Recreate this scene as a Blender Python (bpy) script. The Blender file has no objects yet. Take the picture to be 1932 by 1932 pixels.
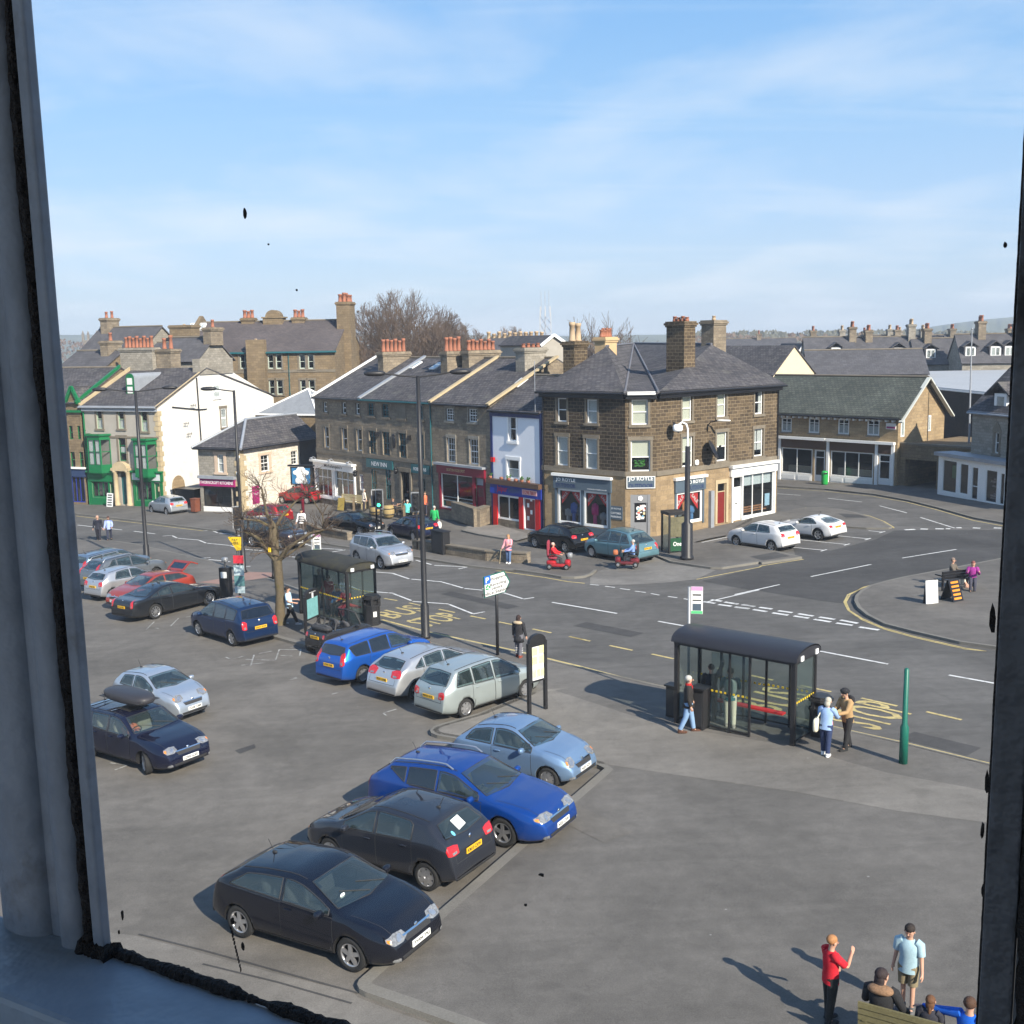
import bpy,bmesh,math,random
from mathutils import Vector,Matrix
from mathutils.bvhtree import BVHTree
from mathutils.geometry import tessellate_polygon
R=math.radians
random.seed(7)
sc=bpy.context.scene
col=sc.collection
# ---------------------- camera
FPX,PITCH,ROLL,CAMH=2108.278,0.1530123,-0.0172256,11.72807
SLX,SLY=0.0282994,-0.0143748
cp,sp=math.cos(PITCH),math.sin(PITCH)
cr_,sr_=math.cos(ROLL),math.sin(ROLL)
FW=Vector((0,cp,-sp));_R=Vector((1,0,0));_U=Vector((0,sp,cp))
RT=cr_*_R+sr_*_U;UP=-sr_*_R+cr_*_U
EYE=Vector((0,0,CAMH))
camd=bpy.data.cameras.new('camera');cam=bpy.data.objects.new('camera',camd);col.objects.link(cam)
m=Matrix((RT,UP,-FW)).transposed().to_4x4();m.translation=EYE
cam.matrix_world=m
camd.sensor_width=36;camd.lens=FPX/1932*36;camd.clip_start=0.02;camd.clip_end=20000
sc.camera=cam
# ---------------------- light
SUN_AZ,SUN_EL=146.5,33.0
w=bpy.data.worlds.new('World');sc.world=w;w.use_nodes=True
nt=w.node_tree;nt.nodes.clear()
def N(t,typ,**kw):
 n=t.nodes.new(typ)
 for k,v in kw.items():
  if k.startswith('i_'):n.inputs[int(k[2:])if k[2:].isdigit()else k[2:].replace('_',' ')].default_value=v
  else:setattr(n,k,v)
 return n
def LK(t,a,ai,b,bi):t.links.new(a.outputs[ai],b.inputs[bi])
sky=N(nt,'ShaderNodeTexSky',sky_type='NISHITA',sun_disc=False,sun_elevation=R(SUN_EL),sun_rotation=R(SUN_AZ),altitude=300,air_density=1.0,dust_density=0.6,ozone_density=3.0)
tc=N(nt,'ShaderNodeTexCoord')
sepv=N(nt,'ShaderNodeSeparateXYZ');LK(nt,tc,'Generated',sepv,0)
rampv=N(nt,'ShaderNodeValToRGB');LK(nt,sepv,2,rampv,0)
el=rampv.color_ramp.elements;el[0].position=0.0;el[0].color=(.475,.575,.73,1);el[1].position=1.0;el[1].color=(.10,.26,.62,1)
for p_,c_ in((.05,(.46,.595,.79)),(.11,(.40,.59,.86)),(.18,(.32,.56,.87)),(.27,(.225,.485,.86))):
 e_=el.new(p_);e_.color=c_+(1,)
scl=N(nt,'ShaderNodeVectorMath',operation='SCALE');LK(nt,rampv,0,scl,0);scl.inputs['Scale'].default_value=5.4
hs=N(nt,'ShaderNodeMix',data_type='RGBA',i_0=.80);LK(nt,sky,0,hs,6);LK(nt,scl,0,hs,7)
den=N(nt,'ShaderNodeMath',operation='ADD',i_1=0.12);LK(nt,sepv,2,den,0)
dx=N(nt,'ShaderNodeMath',operation='DIVIDE');LK(nt,sepv,0,dx,0);LK(nt,den,0,dx,1)
dy=N(nt,'ShaderNodeMath',operation='DIVIDE');LK(nt,sepv,1,dy,0);LK(nt,den,0,dy,1)
cb=N(nt,'ShaderNodeCombineXYZ');LK(nt,dx,0,cb,0);LK(nt,dy,0,cb,1)
mp1=N(nt,'ShaderNodeMapping');mp1.inputs['Scale'].default_value=(0.9,.75,1);mp1.inputs['Rotation'].default_value=(0,0,R(12));mp1.inputs['Location'].default_value=(7.9,5.3,0);LK(nt,cb,0,mp1,0)
n1=N(nt,'ShaderNodeTexNoise',i_Scale=1.15,i_Detail=7.0,i_Roughness=0.52,i_Distortion=0.2);LK(nt,mp1,0,n1,'Vector')
r1=N(nt,'ShaderNodeMapRange',i_1=0.47,i_2=0.72,i_3=0.0,i_4=0.6);LK(nt,n1,0,r1,0)
mp2=N(nt,'ShaderNodeMapping');mp2.inputs['Scale'].default_value=(0.30,2.2,1);mp2.inputs['Rotation'].default_value=(0,0,R(-9));LK(nt,cb,0,mp2,0)
n2=N(nt,'ShaderNodeTexNoise',i_Scale=1.3,i_Detail=8.0,i_Roughness=0.6,i_Distortion=0.6);LK(nt,mp2,0,n2,'Vector')
r2=N(nt,'ShaderNodeMapRange',i_1=0.52,i_2=0.95,i_3=0.0,i_4=0.45);LK(nt,n2,0,r2,0)
ad=N(nt,'ShaderNodeMath',operation='ADD',use_clamp=True);LK(nt,r1,0,ad,0);LK(nt,r2,0,ad,1)
cmix=N(nt,'ShaderNodeMix',data_type='RGBA');LK(nt,ad,0,cmix,0);LK(nt,hs,2,cmix,6);cmix.inputs[7].default_value=(4.5,4.85,5.25,1)
bg=N(nt,'ShaderNodeBackground',i_Strength=0.10);LK(nt,cmix,2,bg,0)
wo=N(nt,'ShaderNodeOutputWorld');LK(nt,bg,0,wo,0)
sd=bpy.data.lights.new('sun','SUN');sd.energy=4.3;sd.angle=R(0.53);sd.color=(1.0,0.915,0.78)
so=bpy.data.objects.new('sun',sd);col.objects.link(so)
_sa,_se=R(SUN_AZ),R(SUN_EL)
sdir=Vector((math.sin(_sa)*math.cos(_se),math.cos(_sa)*math.cos(_se),math.sin(_se)))
so.rotation_euler=(-sdir).to_track_quat('-Z','Y').to_euler();so.location=(30,-40,60)
sc.view_settings.view_transform='Standard';sc.view_settings.look='None'
sc.view_settings.exposure=1.0;sc.view_settings.gamma=1.0
try:sc.view_settings.use_curve_mapping=False
except Exception:pass
# ---------------------- surveying: picture points -> places on the sloping ground / on a wall plane
ZF={0:(0,0,2832/1932),1:(160,780,.41408),2:(820,780,.3623),3:(1400,840,.41408),4:(2032,840,.41408),5:(200,1350,.3623),6:(800,1350,.41408),7:(1400,1400,.3623),8:(2032,1500,.41408),9:(560,1950,.59006),10:(2032,2332,.41408),11:(200,1750,.3623),12:(600,1300,.15528),13:(780,1500,.16563),14:(860,1280,.20704),15:(160,1250,.24324),16:(1820,1750,.31056),17:(0,2332,.41408)}
def ray(z,x,y):
 o=ZF[z];X=(o[0]+x*o[2])*1932/2832;Y=(o[1]+y*o[2])*1932/2832
 return FW+RT*((X-966)/FPX)-UP*((Y-966)/FPX)
def gz(x,y):
 return SLX*max(-60,min(60,x))+SLY*(max(0,min(130,y))-40)
def G(z,x,y,h=0.0):
 d=ray(z,x,y);t=(CAMH+SLY*40-h)/(SLX*d.x+SLY*d.y-d.z)
 p=EYE+d*t
 if not(-60<p.x<60 and 0<p.y<130):
  t=5.0
  while t<900:
   q=EYE+d*t
   if q.z<=gz(q.x,q.y)+h:return q
   t+=0.25
 return p
def AT(z,x,y,dist):
 d=ray(z,x,y);return EYE+d*(dist/d.y)
def azv(az):a=R(az);return Vector((math.sin(a),math.cos(a),0))
class Fac:
 def __init__(s,P,az):s.P=Vector((P[0],P[1],0));s.az=az;s.D=azv(az);s.n=Vector((s.D.y,-s.D.x,0))
 def uz(s,z,x,y):
  d=ray(z,x,y);D=s.D;det=-d.x*D.y+d.y*D.x
  t=(-s.P.x*D.y+s.P.y*D.x)/det;p=EYE+d*t
  return((p-s.P).dot(D),p.z)
 def pt(s,u,zz,out=0.0):q=s.P+s.D*u+s.n*out;return Vector((q.x,q.y,zz))
 def rect(s,z,x0,y0,x1,y1):
  a=s.uz(z,x0,y0);b=s.uz(z,x1,y1);c=s.uz(z,x0,y1);d=s.uz(z,x1,y0)
  return(min(a[0],c[0])*.5+max(a[0],c[0])*.5,(b[0]+d[0])/2,(b[1]+c[1])/2,(a[1]+d[1])/2)
  # ---------------------- objects
def tag(o,label=None,cat=None,group=None,kind=None):
 if label:o['label']=label
 if cat:o['category']=cat
 if group:o['group']=group
 if kind:o['kind']=kind
 return o
WM={}
def thing(name,loc,label=None,cat=None,group=None,rz=0.0,M3=None):
 o=bpy.data.objects.new(name,None);col.objects.link(o);o.empty_display_size=0.3
 mw=Matrix.Translation(Vector(loc))@(M3.to_4x4()if M3 else Matrix.Rotation(rz,4,'Z'))
 o.matrix_world=mw;WM[o.name]=mw.copy()
 return tag(o,label,cat,group)
class MB:
 def __init__(s):s.v=[];s.f=[];s.mi=[];s.sm=[]
 def add(s,pts,faces,mi=0,smooth=False):
  b=len(s.v);s.v+=[Vector(p)for p in pts]
  for f in faces:s.f.append([b+i for i in f]);s.mi.append(mi);s.sm.append(smooth)
  return s
 def poly(s,pts,mi=0):return s.add(pts,[list(range(len(pts)))],mi)
 def box(s,c,size,ax=None,mi=0):
  X,Y,Z=ax if ax else(Vector((1,0,0)),Vector((0,1,0)),Vector((0,0,1)))
  c=Vector(c);X=X*size[0]/2;Y=Y*size[1]/2;Z=Z*size[2]/2
  p=[c+X*a+Y*b+Z*d for d in(-1,1)for b in(-1,1)for a in(-1,1)]
  return s.add(p,[(0,2,3,1),(4,5,7,6),(0,1,5,4),(2,6,7,3),(0,4,6,2),(1,3,7,5)],mi)
 def bar(s,a,b,w,t,up=Vector((0,0,1)),mi=0):
  a=Vector(a);b=Vector(b);Z=(b-a);L=Z.length
  if L<1e-6:return s
  Z=Z/L;X=Z.cross(up)
  if X.length<1e-4:X=Z.cross(Vector((1,0,0)))
  X.normalize();Y=X.cross(Z)
  return s.box((a+b)/2,(w,t,L),(X,Y,Z),mi)
 def tube(s,pts,rad,n=8,mi=0,cap=True,smooth=True):
  pts=[Vector(p)for p in pts];rs=rad if isinstance(rad,(list,tuple))else[rad]*len(pts)
  rings=[];ref=None
  for i,p in enumerate(pts):
   d=(pts[min(i+1,len(pts)-1)]-pts[max(i-1,0)]).normalized()
   if ref is None:ref=d.orthogonal().normalized()
   X=(ref-d*ref.dot(d))
   X=X.normalized()if X.length>1e-5 else d.orthogonal().normalized()
   ref=X;Y=d.cross(X)
   rings.append([p+(X*math.cos(2*math.pi*k/n)+Y*math.sin(2*math.pi*k/n))*rs[i]for k in range(n)])
  V=[q for r in rings for q in r];F=[]
  for i in range(len(pts)-1):
   for k in range(n):k2=(k+1)%n;F.append((i*n+k,i*n+k2,(i+1)*n+k2,(i+1)*n+k))
  s.add(V,F,mi,smooth)
  if cap:s.add(rings[0],[list(range(n))[::-1]],mi);s.add(rings[-1],[list(range(n))],mi)
  return s
 def lathe(s,prof,c,n=16,ax=None,mi=0,smooth=True,cap=True):
  X,Y,Z=ax if ax else(Vector((1,0,0)),Vector((0,1,0)),Vector((0,0,1)));c=Vector(c)
  V=[c+(X*math.cos(2*math.pi*k/n)+Y*math.sin(2*math.pi*k/n))*r+Z*z for r,z in prof for k in range(n)];F=[]
  for i in range(len(prof)-1):
   for k in range(n):k2=(k+1)%n;F.append((i*n+k,i*n+k2,(i+1)*n+k2,(i+1)*n+k))
  if cap:F.append(list(range(n))[::-1]);F.append([(len(prof)-1)*n+k for k in range(n)])
  return s.add(V,F,mi,smooth)
 def prism(s,pts,vec,mi=0,both=True):
  pts=[Vector(p)for p in pts];n=len(pts);vec=Vector(vec)
  s.add(pts+[p+vec for p in pts],[(i,(i+1)%n,n+(i+1)%n,n+i)for i in range(n)],mi)
  tri=tessellate_polygon([pts])
  s.add([p+vec for p in pts],[t for t in tri],mi)
  if both:s.add(pts,[t[::-1]for t in tri],mi)
  return s
 def ico(s,c,size,ax=None,mi=0,seg=10,rings=6):
  X,Y,Z=ax if ax else(Vector((1,0,0)),Vector((0,1,0)),Vector((0,0,1)));c=Vector(c)
  V=[];F=[]
  for i in range(rings+1):
   th=math.pi*i/rings
   for k in range(seg):
    ph=2*math.pi*k/seg;V.append(c+X*size[0]*math.sin(th)*math.cos(ph)+Y*size[1]*math.sin(th)*math.sin(ph)+Z*size[2]*math.cos(th))
  for i in range(rings):
   for k in range(seg):k2=(k+1)%seg;F.append((i*seg+k,(i+1)*seg+k,(i+1)*seg+k2,i*seg+k2))
  return s.add(V,F,mi,True)
 def blob(s,c,size,ax=None,mi=0,p=3.0,seg=16,rings=10):
  X,Y,Z=ax if ax else(Vector((1,0,0)),Vector((0,1,0)),Vector((0,0,1)));c=Vector(c)
  V=[];F=[];e=2.0/p
  sg=lambda t:math.copysign(abs(t)**e,t)
  for i in range(rings+1):
   th=math.pi*i/rings
   for k in range(seg):
    ph=2*math.pi*k/seg;st=sg(math.sin(th))
    V.append(c+X*size[0]*st*sg(math.cos(ph))+Y*size[1]*st*sg(math.sin(ph))+Z*size[2]*sg(math.cos(th)))
  for i in range(rings):
   for k in range(seg):k2=(k+1)%seg;F.append((i*seg+k,(i+1)*seg+k,(i+1)*seg+k2,i*seg+k2))
  return s.add(V,F,mi,True)
 def build(s,name,mats,parent=None,bevel=0,weld=False,local=False):
  me=bpy.data.meshes.new(name)
  V=s.v
  root=parent
  while root is not None and root.parent is not None:root=root.parent
  if root is not None and root.name in WM and not local:
   inv=WM[root.name].inverted()
  else:inv=None
  me.from_pydata([tuple(v)for v in V],[],s.f)
  mats=mats if isinstance(mats,(list,tuple))else[mats]
  for mt in mats:me.materials.append(mt)
  me.polygons.foreach_set('material_index',s.mi);me.polygons.foreach_set('use_smooth',s.sm)
  uv=me.uv_layers.new(name='UVMap');Zv=Vector((0,0,1))
  for p in me.polygons:
   n=p.normal;t=Zv.cross(n)
   if t.length<0.05:t=Vector((1,0,0));b=Vector((0,1,0))
   else:t.normalize();b=n.cross(t)
   for li in p.loop_indices:
    q=V[me.loops[li].vertex_index];uv.data[li].uv=(q.dot(t),q.dot(b))
  if inv is not None:me.transform(inv)
  if weld:
   bm=bmesh.new();bm.from_mesh(me);bmesh.ops.remove_doubles(bm,verts=bm.verts,dist=1e-4);bm.to_mesh(me);bm.free()
  me.update()
  o=bpy.data.objects.new(name,me);col.objects.link(o)
  if parent is not None:o.parent=parent
  if bevel:
   bv=o.modifiers.new('bevel','BEVEL');bv.width=bevel;bv.segments=2;bv.limit_method='ANGLE';bv.angle_limit=R(40)
  return o
def children_of(o):return[c for c in bpy.data.objects if c.parent==o]
def copy_tree(o,loc=None,rz=None,parent=None):
 c=o.copy();col.objects.link(c)
 if parent is not None:c.parent=parent
 if loc is not None:c.location=loc
 if rz is not None:c.rotation_euler=(0,0,rz)
 for ch in list(o.children):copy_tree(ch,parent=c)
 return c
 # ---------------------- materials
MATS={}
def pm(name,c,rough=.8,metal=0,var=.18,scale=2.0,fine=25.0,bump=0.0,spec=.4,coat=0.0,space='Object',alpha=1.0,emit=None,dirt=None):
 if name in MATS:return MATS[name]
 mt=bpy.data.materials.new(name);mt.use_nodes=True;t=mt.node_tree;b=t.nodes['Principled BSDF']
 b.inputs['Roughness'].default_value=rough;b.inputs['Metallic'].default_value=metal
 b.inputs['Specular IOR Level'].default_value=spec;b.inputs['Coat Weight'].default_value=coat;b.inputs['Coat Roughness'].default_value=.04
 c4=tuple(c)+(1,)
 if var>0:
  tc=N(t,'ShaderNodeTexCoord')
  na=N(t,'ShaderNodeTexNoise',i_Scale=scale,i_Detail=5.0,i_Roughness=.6);LK(t,tc,space,na,'Vector')
  nb=N(t,'ShaderNodeTexNoise',i_Scale=fine,i_Detail=3.0,i_Roughness=.6);LK(t,tc,space,nb,'Vector')
  ad=N(t,'ShaderNodeMath',operation='ADD');LK(t,na,0,ad,0);LK(t,nb,0,ad,1)
  mr=N(t,'ShaderNodeMapRange',i_1=.6,i_2=1.4,i_3=1-var,i_4=1+var);LK(t,ad,0,mr,0)
  mx=N(t,'ShaderNodeMix',data_type='RGBA',blend_type='MULTIPLY',i_0=1.0);mx.inputs[6].default_value=c4;LK(t,mr,0,mx,7)
  outc=(mx,2)
  if dirt:
   nd=N(t,'ShaderNodeTexNoise',i_Scale=dirt[1],i_Detail=6.0,i_Roughness=.65);LK(t,tc,space,nd,'Vector')
   rd=N(t,'ShaderNodeMapRange',i_1=dirt[2],i_2=dirt[3],i_3=0.,i_4=dirt[4]if len(dirt)>4 else .8);LK(t,nd,0,rd,0)
   m2=N(t,'ShaderNodeMix',data_type='RGBA');LK(t,rd,0,m2,0);LK(t,mx,2,m2,6);m2.inputs[7].default_value=tuple(dirt[0])+(1,)
   outc=(m2,2)
  LK(t,outc[0],outc[1],b,'Base Color')
  if bump:
   bn=N(t,'ShaderNodeBump',i_Strength=bump,i_Distance=.02);LK(t,nb,0,bn,'Height');LK(t,bn,0,b,'Normal')
 else:b.inputs['Base Color'].default_value=c4
 if emit:b.inputs['Emission Color'].default_value=tuple(emit[0])+(1,);b.inputs['Emission Strength'].default_value=emit[1]
 MATS[name]=mt;return mt
def brick(name,c1,c2,mortar,bw=.42,bh=.2,ms=.018,rough=.9,var=.3,bump=.35,scale=.6,dirt=None,off=.5):
 if name in MATS:return MATS[name]
 mt=bpy.data.materials.new(name);mt.use_nodes=True;t=mt.node_tree;b=t.nodes['Principled BSDF']
 b.inputs['Roughness'].default_value=rough;b.inputs['Specular IOR Level'].default_value=.25
 uv=N(t,'ShaderNodeUVMap')
 nz=N(t,'ShaderNodeTexNoise',i_Scale=1.7,i_Detail=2.0);LK(t,uv,0,nz,'Vector')
 mixv=N(t,'ShaderNodeMix',data_type='RGBA',i_0=.02,blend_type='ADD');LK(t,uv,0,mixv,6);LK(t,nz,1,mixv,7)
 bk=N(t,'ShaderNodeTexBrick',offset=off,i_Scale=1.0,i_Mortar_Size=ms,i_Mortar_Smooth=.3,i_Bias=0.0,i_Brick_Width=bw,i_Row_Height=bh)
 bk.inputs['Color1'].default_value=tuple(c1)+(1,);bk.inputs['Color2'].default_value=tuple(c2)+(1,);bk.inputs['Mortar'].default_value=tuple(mortar)+(1,)
 LK(t,mixv,2,bk,'Vector')
 na=N(t,'ShaderNodeTexNoise',i_Scale=scale,i_Detail=6.0,i_Roughness=.65);LK(t,uv,0,na,'Vector')
 nb=N(t,'ShaderNodeTexNoise',i_Scale=9.0,i_Detail=4.0,i_Roughness=.7);LK(t,uv,0,nb,'Vector')
 ad=N(t,'ShaderNodeMath',operation='ADD');LK(t,na,0,ad,0);LK(t,nb,0,ad,1)
 mr=N(t,'ShaderNodeMapRange',i_1=.65,i_2=1.35,i_3=1-var,i_4=1+var);LK(t,ad,0,mr,0)
 mx=N(t,'ShaderNodeMix',data_type='RGBA',blend_type='MULTIPLY',i_0=1.0);LK(t,bk,0,mx,6);LK(t,mr,0,mx,7)
 outc=mx
 if dirt:
  nd=N(t,'ShaderNodeTexNoise',i_Scale=dirt[1],i_Detail=6.0,i_Roughness=.65);LK(t,uv,0,nd,'Vector')
  rd=N(t,'ShaderNodeMapRange',i_1=dirt[2],i_2=dirt[3],i_3=0.,i_4=.8);LK(t,nd,0,rd,0)
  outc=N(t,'ShaderNodeMix',data_type='RGBA');LK(t,rd,0,outc,0);LK(t,mx,2,outc,6);outc.inputs[7].default_value=tuple(dirt[0])+(1,)
 LK(t,outc,2,b,'Base Color')
 bn=N(t,'ShaderNodeBump',i_Strength=bump,i_Distance=.03);
 sb=N(t,'ShaderNodeMath',operation='SUBTRACT',i_0=1.0);LK(t,bk,1,sb,1)
 a2=N(t,'ShaderNodeMath',operation='ADD');LK(t,sb,0,a2,0);LK(t,nb,0,a2,1)
 LK(t,a2,0,bn,'Height');LK(t,bn,0,b,'Normal')
 MATS[name]=mt;return mt
def fres(t,ior):
 g=N(t,'ShaderNodeNewGeometry');mr=N(t,'ShaderNodeMapRange',i_1=0.,i_2=1.,i_3=ior,i_4=1/ior);LK(t,g,'Backfacing',mr,0);fr=N(t,'ShaderNodeFresnel');LK(t,mr,0,fr,0);return fr
def glassm(name,tint=(.03,.04,.045),trans=.5,rough=.02,tcol=(.55,.62,.62),ior=1.6):
 if name in MATS:return MATS[name]
 mt=bpy.data.materials.new(name);mt.use_nodes=True;t=mt.node_tree;t.nodes.clear()
 tr=N(t,'ShaderNodeBsdfTransparent');tr.inputs[0].default_value=tuple(tcol)+(1,)
 pb=N(t,'ShaderNodeBsdfPrincipled');pb.inputs['Base Color'].default_value=tuple(tint)+(1,);pb.inputs['Roughness'].default_value=rough
 mx=N(t,'ShaderNodeMixShader',i_0=1-trans);LK(t,tr,0,mx,1);LK(t,pb,0,mx,2)
 gl=N(t,'ShaderNodeBsdfGlossy');gl.inputs['Roughness'].default_value=rough;gl.inputs[0].default_value=(.9,.95,1,1)
 fr=fres(t,ior);m2=N(t,'ShaderNodeMixShader');LK(t,fr,0,m2,0);LK(t,mx,0,m2,1);LK(t,gl,0,m2,2)
 o=N(t,'ShaderNodeOutputMaterial');LK(t,m2,0,o,0)
 MATS[name]=mt;return mt
def text_obj(name,txt,mat,parent,origin,right,up,height,width=None,depth=.004,align='CENTER',bold=.012):
 cu=bpy.data.curves.new(name,'FONT');cu.body=txt;cu.size=1.0;cu.align_x='LEFT';cu.extrude=0.0;cu.resolution_u=2;cu.offset=bold
 tmp=bpy.data.objects.new(name,cu);col.objects.link(tmp)
 dg=bpy.context.evaluated_depsgraph_get();me=bpy.data.meshes.new_from_object(tmp.evaluated_get(dg))
 bpy.data.objects.remove(tmp);bpy.data.curves.remove(cu)
 if not len(me.vertices):return None
 xs=[v.co.x for v in me.vertices];ys=[v.co.y for v in me.vertices]
 x0,x1,y0,y1=min(xs),max(xs),min(ys),max(ys);sy=height/(y1-y0);sx=width/(x1-x0)if width else sy
 right=Vector(right).normalized();up=Vector(up).normalized();nn=right.cross(up);o=Vector(origin)
 V=[]
 for v in me.vertices:
  X=(v.co.x-(x0+x1)/2)*sx if align=='CENTER' else(v.co.x-x0)*sx
  V.append(o+right*X+up*((v.co.y-(y0+y1)/2)*sy)+nn*depth)
 b=MB();b.add(V,[list(p.vertices)for p in me.polygons]);bpy.data.meshes.remove(me)
 return b.build(name,mat,parent)
 #  ground, roads, pavements, markings
M={}
def asphalt(name,c,var=.30,spk=.36,dirt=None,patch=.11):
 mt=bpy.data.materials.new(name);mt.use_nodes=True;t=mt.node_tree;b=t.nodes['Principled BSDF']
 b.inputs['Roughness'].default_value=.88;b.inputs['Specular IOR Level'].default_value=.3
 tc=N(t,'ShaderNodeTexCoord')
 a1=N(t,'ShaderNodeTexNoise',i_Scale=.22,i_Detail=7.0,i_Roughness=.62,i_Distortion=.6);LK(t,tc,'Object',a1,'Vector')
 a2=N(t,'ShaderNodeTexNoise',i_Scale=2.4,i_Detail=5.0,i_Roughness=.65);LK(t,tc,'Object',a2,'Vector')
 a3=N(t,'ShaderNodeTexNoise',i_Scale=38.0,i_Detail=3.0,i_Roughness=.8);LK(t,tc,'Object',a3,'Vector')
 mp=N(t,'ShaderNodeMapping');mp.inputs['Rotation'].default_value=(0,0,R(42));mp.inputs['Scale'].default_value=(.18,1.6,1);LK(t,tc,'Object',mp,0)
 a4=N(t,'ShaderNodeTexNoise',i_Scale=1.0,i_Detail=5.0,i_Roughness=.6,i_Distortion=.8);LK(t,mp,0,a4,'Vector')
 val=None
 for nd,k in((a1,var*2.2),(a2,var),(a3,spk*1.6),(a4,patch*2)):
  mr=N(t,'ShaderNodeMapRange',i_1=.25,i_2=.75,i_3=1-k/2,i_4=1+k/2);mr.clamp=False;LK(t,nd,0,mr,0)
  if val is None:val=mr
  else:
   mu=N(t,'ShaderNodeMath',operation='MULTIPLY');LK(t,val,0,mu,0);LK(t,mr,0,mu,1);val=mu
 mx=N(t,'ShaderNodeMix',data_type='RGBA',blend_type='MULTIPLY',i_0=1.0);mx.inputs[6].default_value=tuple(c)+(1,);LK(t,val,0,mx,7)
 vo=N(t,'ShaderNodeTexVoronoi',i_Scale=.9,i_Randomness=1.0);LK(t,tc,'Object',vo,'Vector')
 rs=N(t,'ShaderNodeMapRange',i_1=.018,i_2=.03,i_3=.55,i_4=0.0);LK(t,vo,0,rs,0)
 m3=N(t,'ShaderNodeMix',data_type='RGBA');LK(t,rs,0,m3,0);LK(t,mx,2,m3,6);m3.inputs[7].default_value=(.34,.33,.31,1)
 n5=N(t,'ShaderNodeTexNoise',i_Scale=.55,i_Detail=5.0,i_Roughness=.6);LK(t,tc,'Object',n5,'Vector')
 r5=N(t,'ShaderNodeMapRange',i_1=.62,i_2=.74,i_3=0.0,i_4=.45);LK(t,n5,0,r5,0)
 m4=N(t,'ShaderNodeMix',data_type='RGBA');LK(t,r5,0,m4,0);LK(t,m3,2,m4,6);m4.inputs[7].default_value=(c[0]*.6,c[1]*.6,c[2]*.6,1)
 vc=N(t,'ShaderNodeTexVoronoi',feature='DISTANCE_TO_EDGE',i_Scale=.16);
 wv=N(t,'ShaderNodeMix',data_type='RGBA',blend_type='ADD',i_0=.6);LK(t,tc,'Object',wv,6);LK(t,a2,1,wv,7);LK(t,wv,2,vc,'Vector')
 rc=N(t,'ShaderNodeMapRange',i_1=.0,i_2=.006,i_3=.16,i_4=0.0);LK(t,vc,0,rc,0)
 m6=N(t,'ShaderNodeMix',data_type='RGBA');LK(t,rc,0,m6,0);LK(t,m4,2,m6,6);m6.inputs[7].default_value=(c[0]*.45,c[1]*.45,c[2]*.45,1)
 LK(t,m6,2,b,'Base Color')
 bn=N(t,'ShaderNodeBump',i_Strength=.35,i_Distance=.01);LK(t,a3,0,bn,'Height');LK(t,bn,0,b,'Normal')
 return mt
M['carpark']=asphalt('car_park_asphalt',(.134,.123,.108))
M['road']=asphalt('road_asphalt',(.104,.099,.092),patch=.16)
M['dark_road']=asphalt('dark_road_asphalt',(.062,.060,.058))
M['pave']=asphalt('footway_asphalt',(.124,.115,.103))
M['pave2']=asphalt('plaza_asphalt',(.168,.155,.136))
M['pave3']=asphalt('worn_paving',(.19,.177,.16))
M['dropk']=asphalt('crossover_asphalt',(.17,.16,.145))
M['kerb']=pm('kerb_stone',(.165,.155,.135),rough=.9,var=.3,scale=.7)
M['yellow']=pm('yellow_line_paint',(.50,.40,.17),rough=.85,var=.35,scale=1.5,dirt=((.14,.13,.11),5.0,.52,.66,.7))
M['white']=pm('white_line_paint',(.62,.62,.60),rough=.85,var=.2,scale=1.5,dirt=((.16,.155,.15),4.0,.55,.68,.75))
M['wornwhite']=pm('worn_white_paint',(.40,.40,.38),rough=.9,var=.3,scale=2.5,dirt=((.11,.105,.1),5.0,.45,.6,.95))
M['tactile']=pm('red_tactile_paving',(.27,.17,.14),rough=.9,var=.2)
xs=[-3000,-900,-300,-120,-60,-30,0,30,60,120,300,900,3000];ys=[-400,-60,0,40,80,130,200,400,900,2000,6000,9000]
b=MB();P=[(x,y,gz(x,y))for y in ys for x in xs];nx=len(xs)
b.add(P,[(j*nx+i,j*nx+i+1,(j+1)*nx+i+1,(j+1)*nx+i)for j in range(len(ys)-1)for i in range(nx-1)])
tag(b.build('ground',M['carpark']),kind='structure')
def sheet(name,pts,mt,h,kind='structure',side=0.0,raw=False):
 P3=[Vector(p)if raw else G(*p,h=0)for p in pts]
 Q=[Vector((p.x,p.y,gz(p.x,p.y)+h))for p in P3]
 b=MB();tri=tessellate_polygon([Q]);
 T=[]
 for t in tri:
  a,c,d=(Q[i]for i in t);T.append(t if(c-a).cross(d-a).z>0 else t[::-1])
 b.add(Q,T)
 return tag(b.build(name,mt),kind=kind)
def stripw(name,pts,wd,mt,h,off=0.0,kind='structure',b=None,raw=False):
 own=b is None;b=b or MB()
 Q=[Vector(p)if raw else G(*p)for p in pts];n=len(Q);L=[]
 for i in range(n):
  d=(Q[min(i+1,n-1)]-Q[max(i-1,0)]);d.z=0;d.normalize();s=Vector((d.y,-d.x,0))
  for k in(off-wd/2,off+wd/2):
   p=Q[i]+s*k;L.append((p.x,p.y,gz(p.x,p.y)+h))
 F=[]
 for i in range(n-1):
  f=(2*i,2*i+1,2*i+3,2*i+2);a,c,d=(Vector(L[j])for j in f[:3])
  F.append(f if(c-a).cross(d-a).z>0 else f[::-1])
 b.add(L,F)
 if own:return tag(b.build(name,mt),kind=kind)
def smooth_line(pts,it=2):
 Q=[G(*p)for p in pts]
 for _ in range(it):
  N_=[Q[0]]
  for i in range(len(Q)-1):N_+=[Q[i]*.75+Q[i+1]*.25,Q[i]*.25+Q[i+1]*.75]
  N_.append(Q[-1]);Q=N_
 return Q
KH=.11
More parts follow.
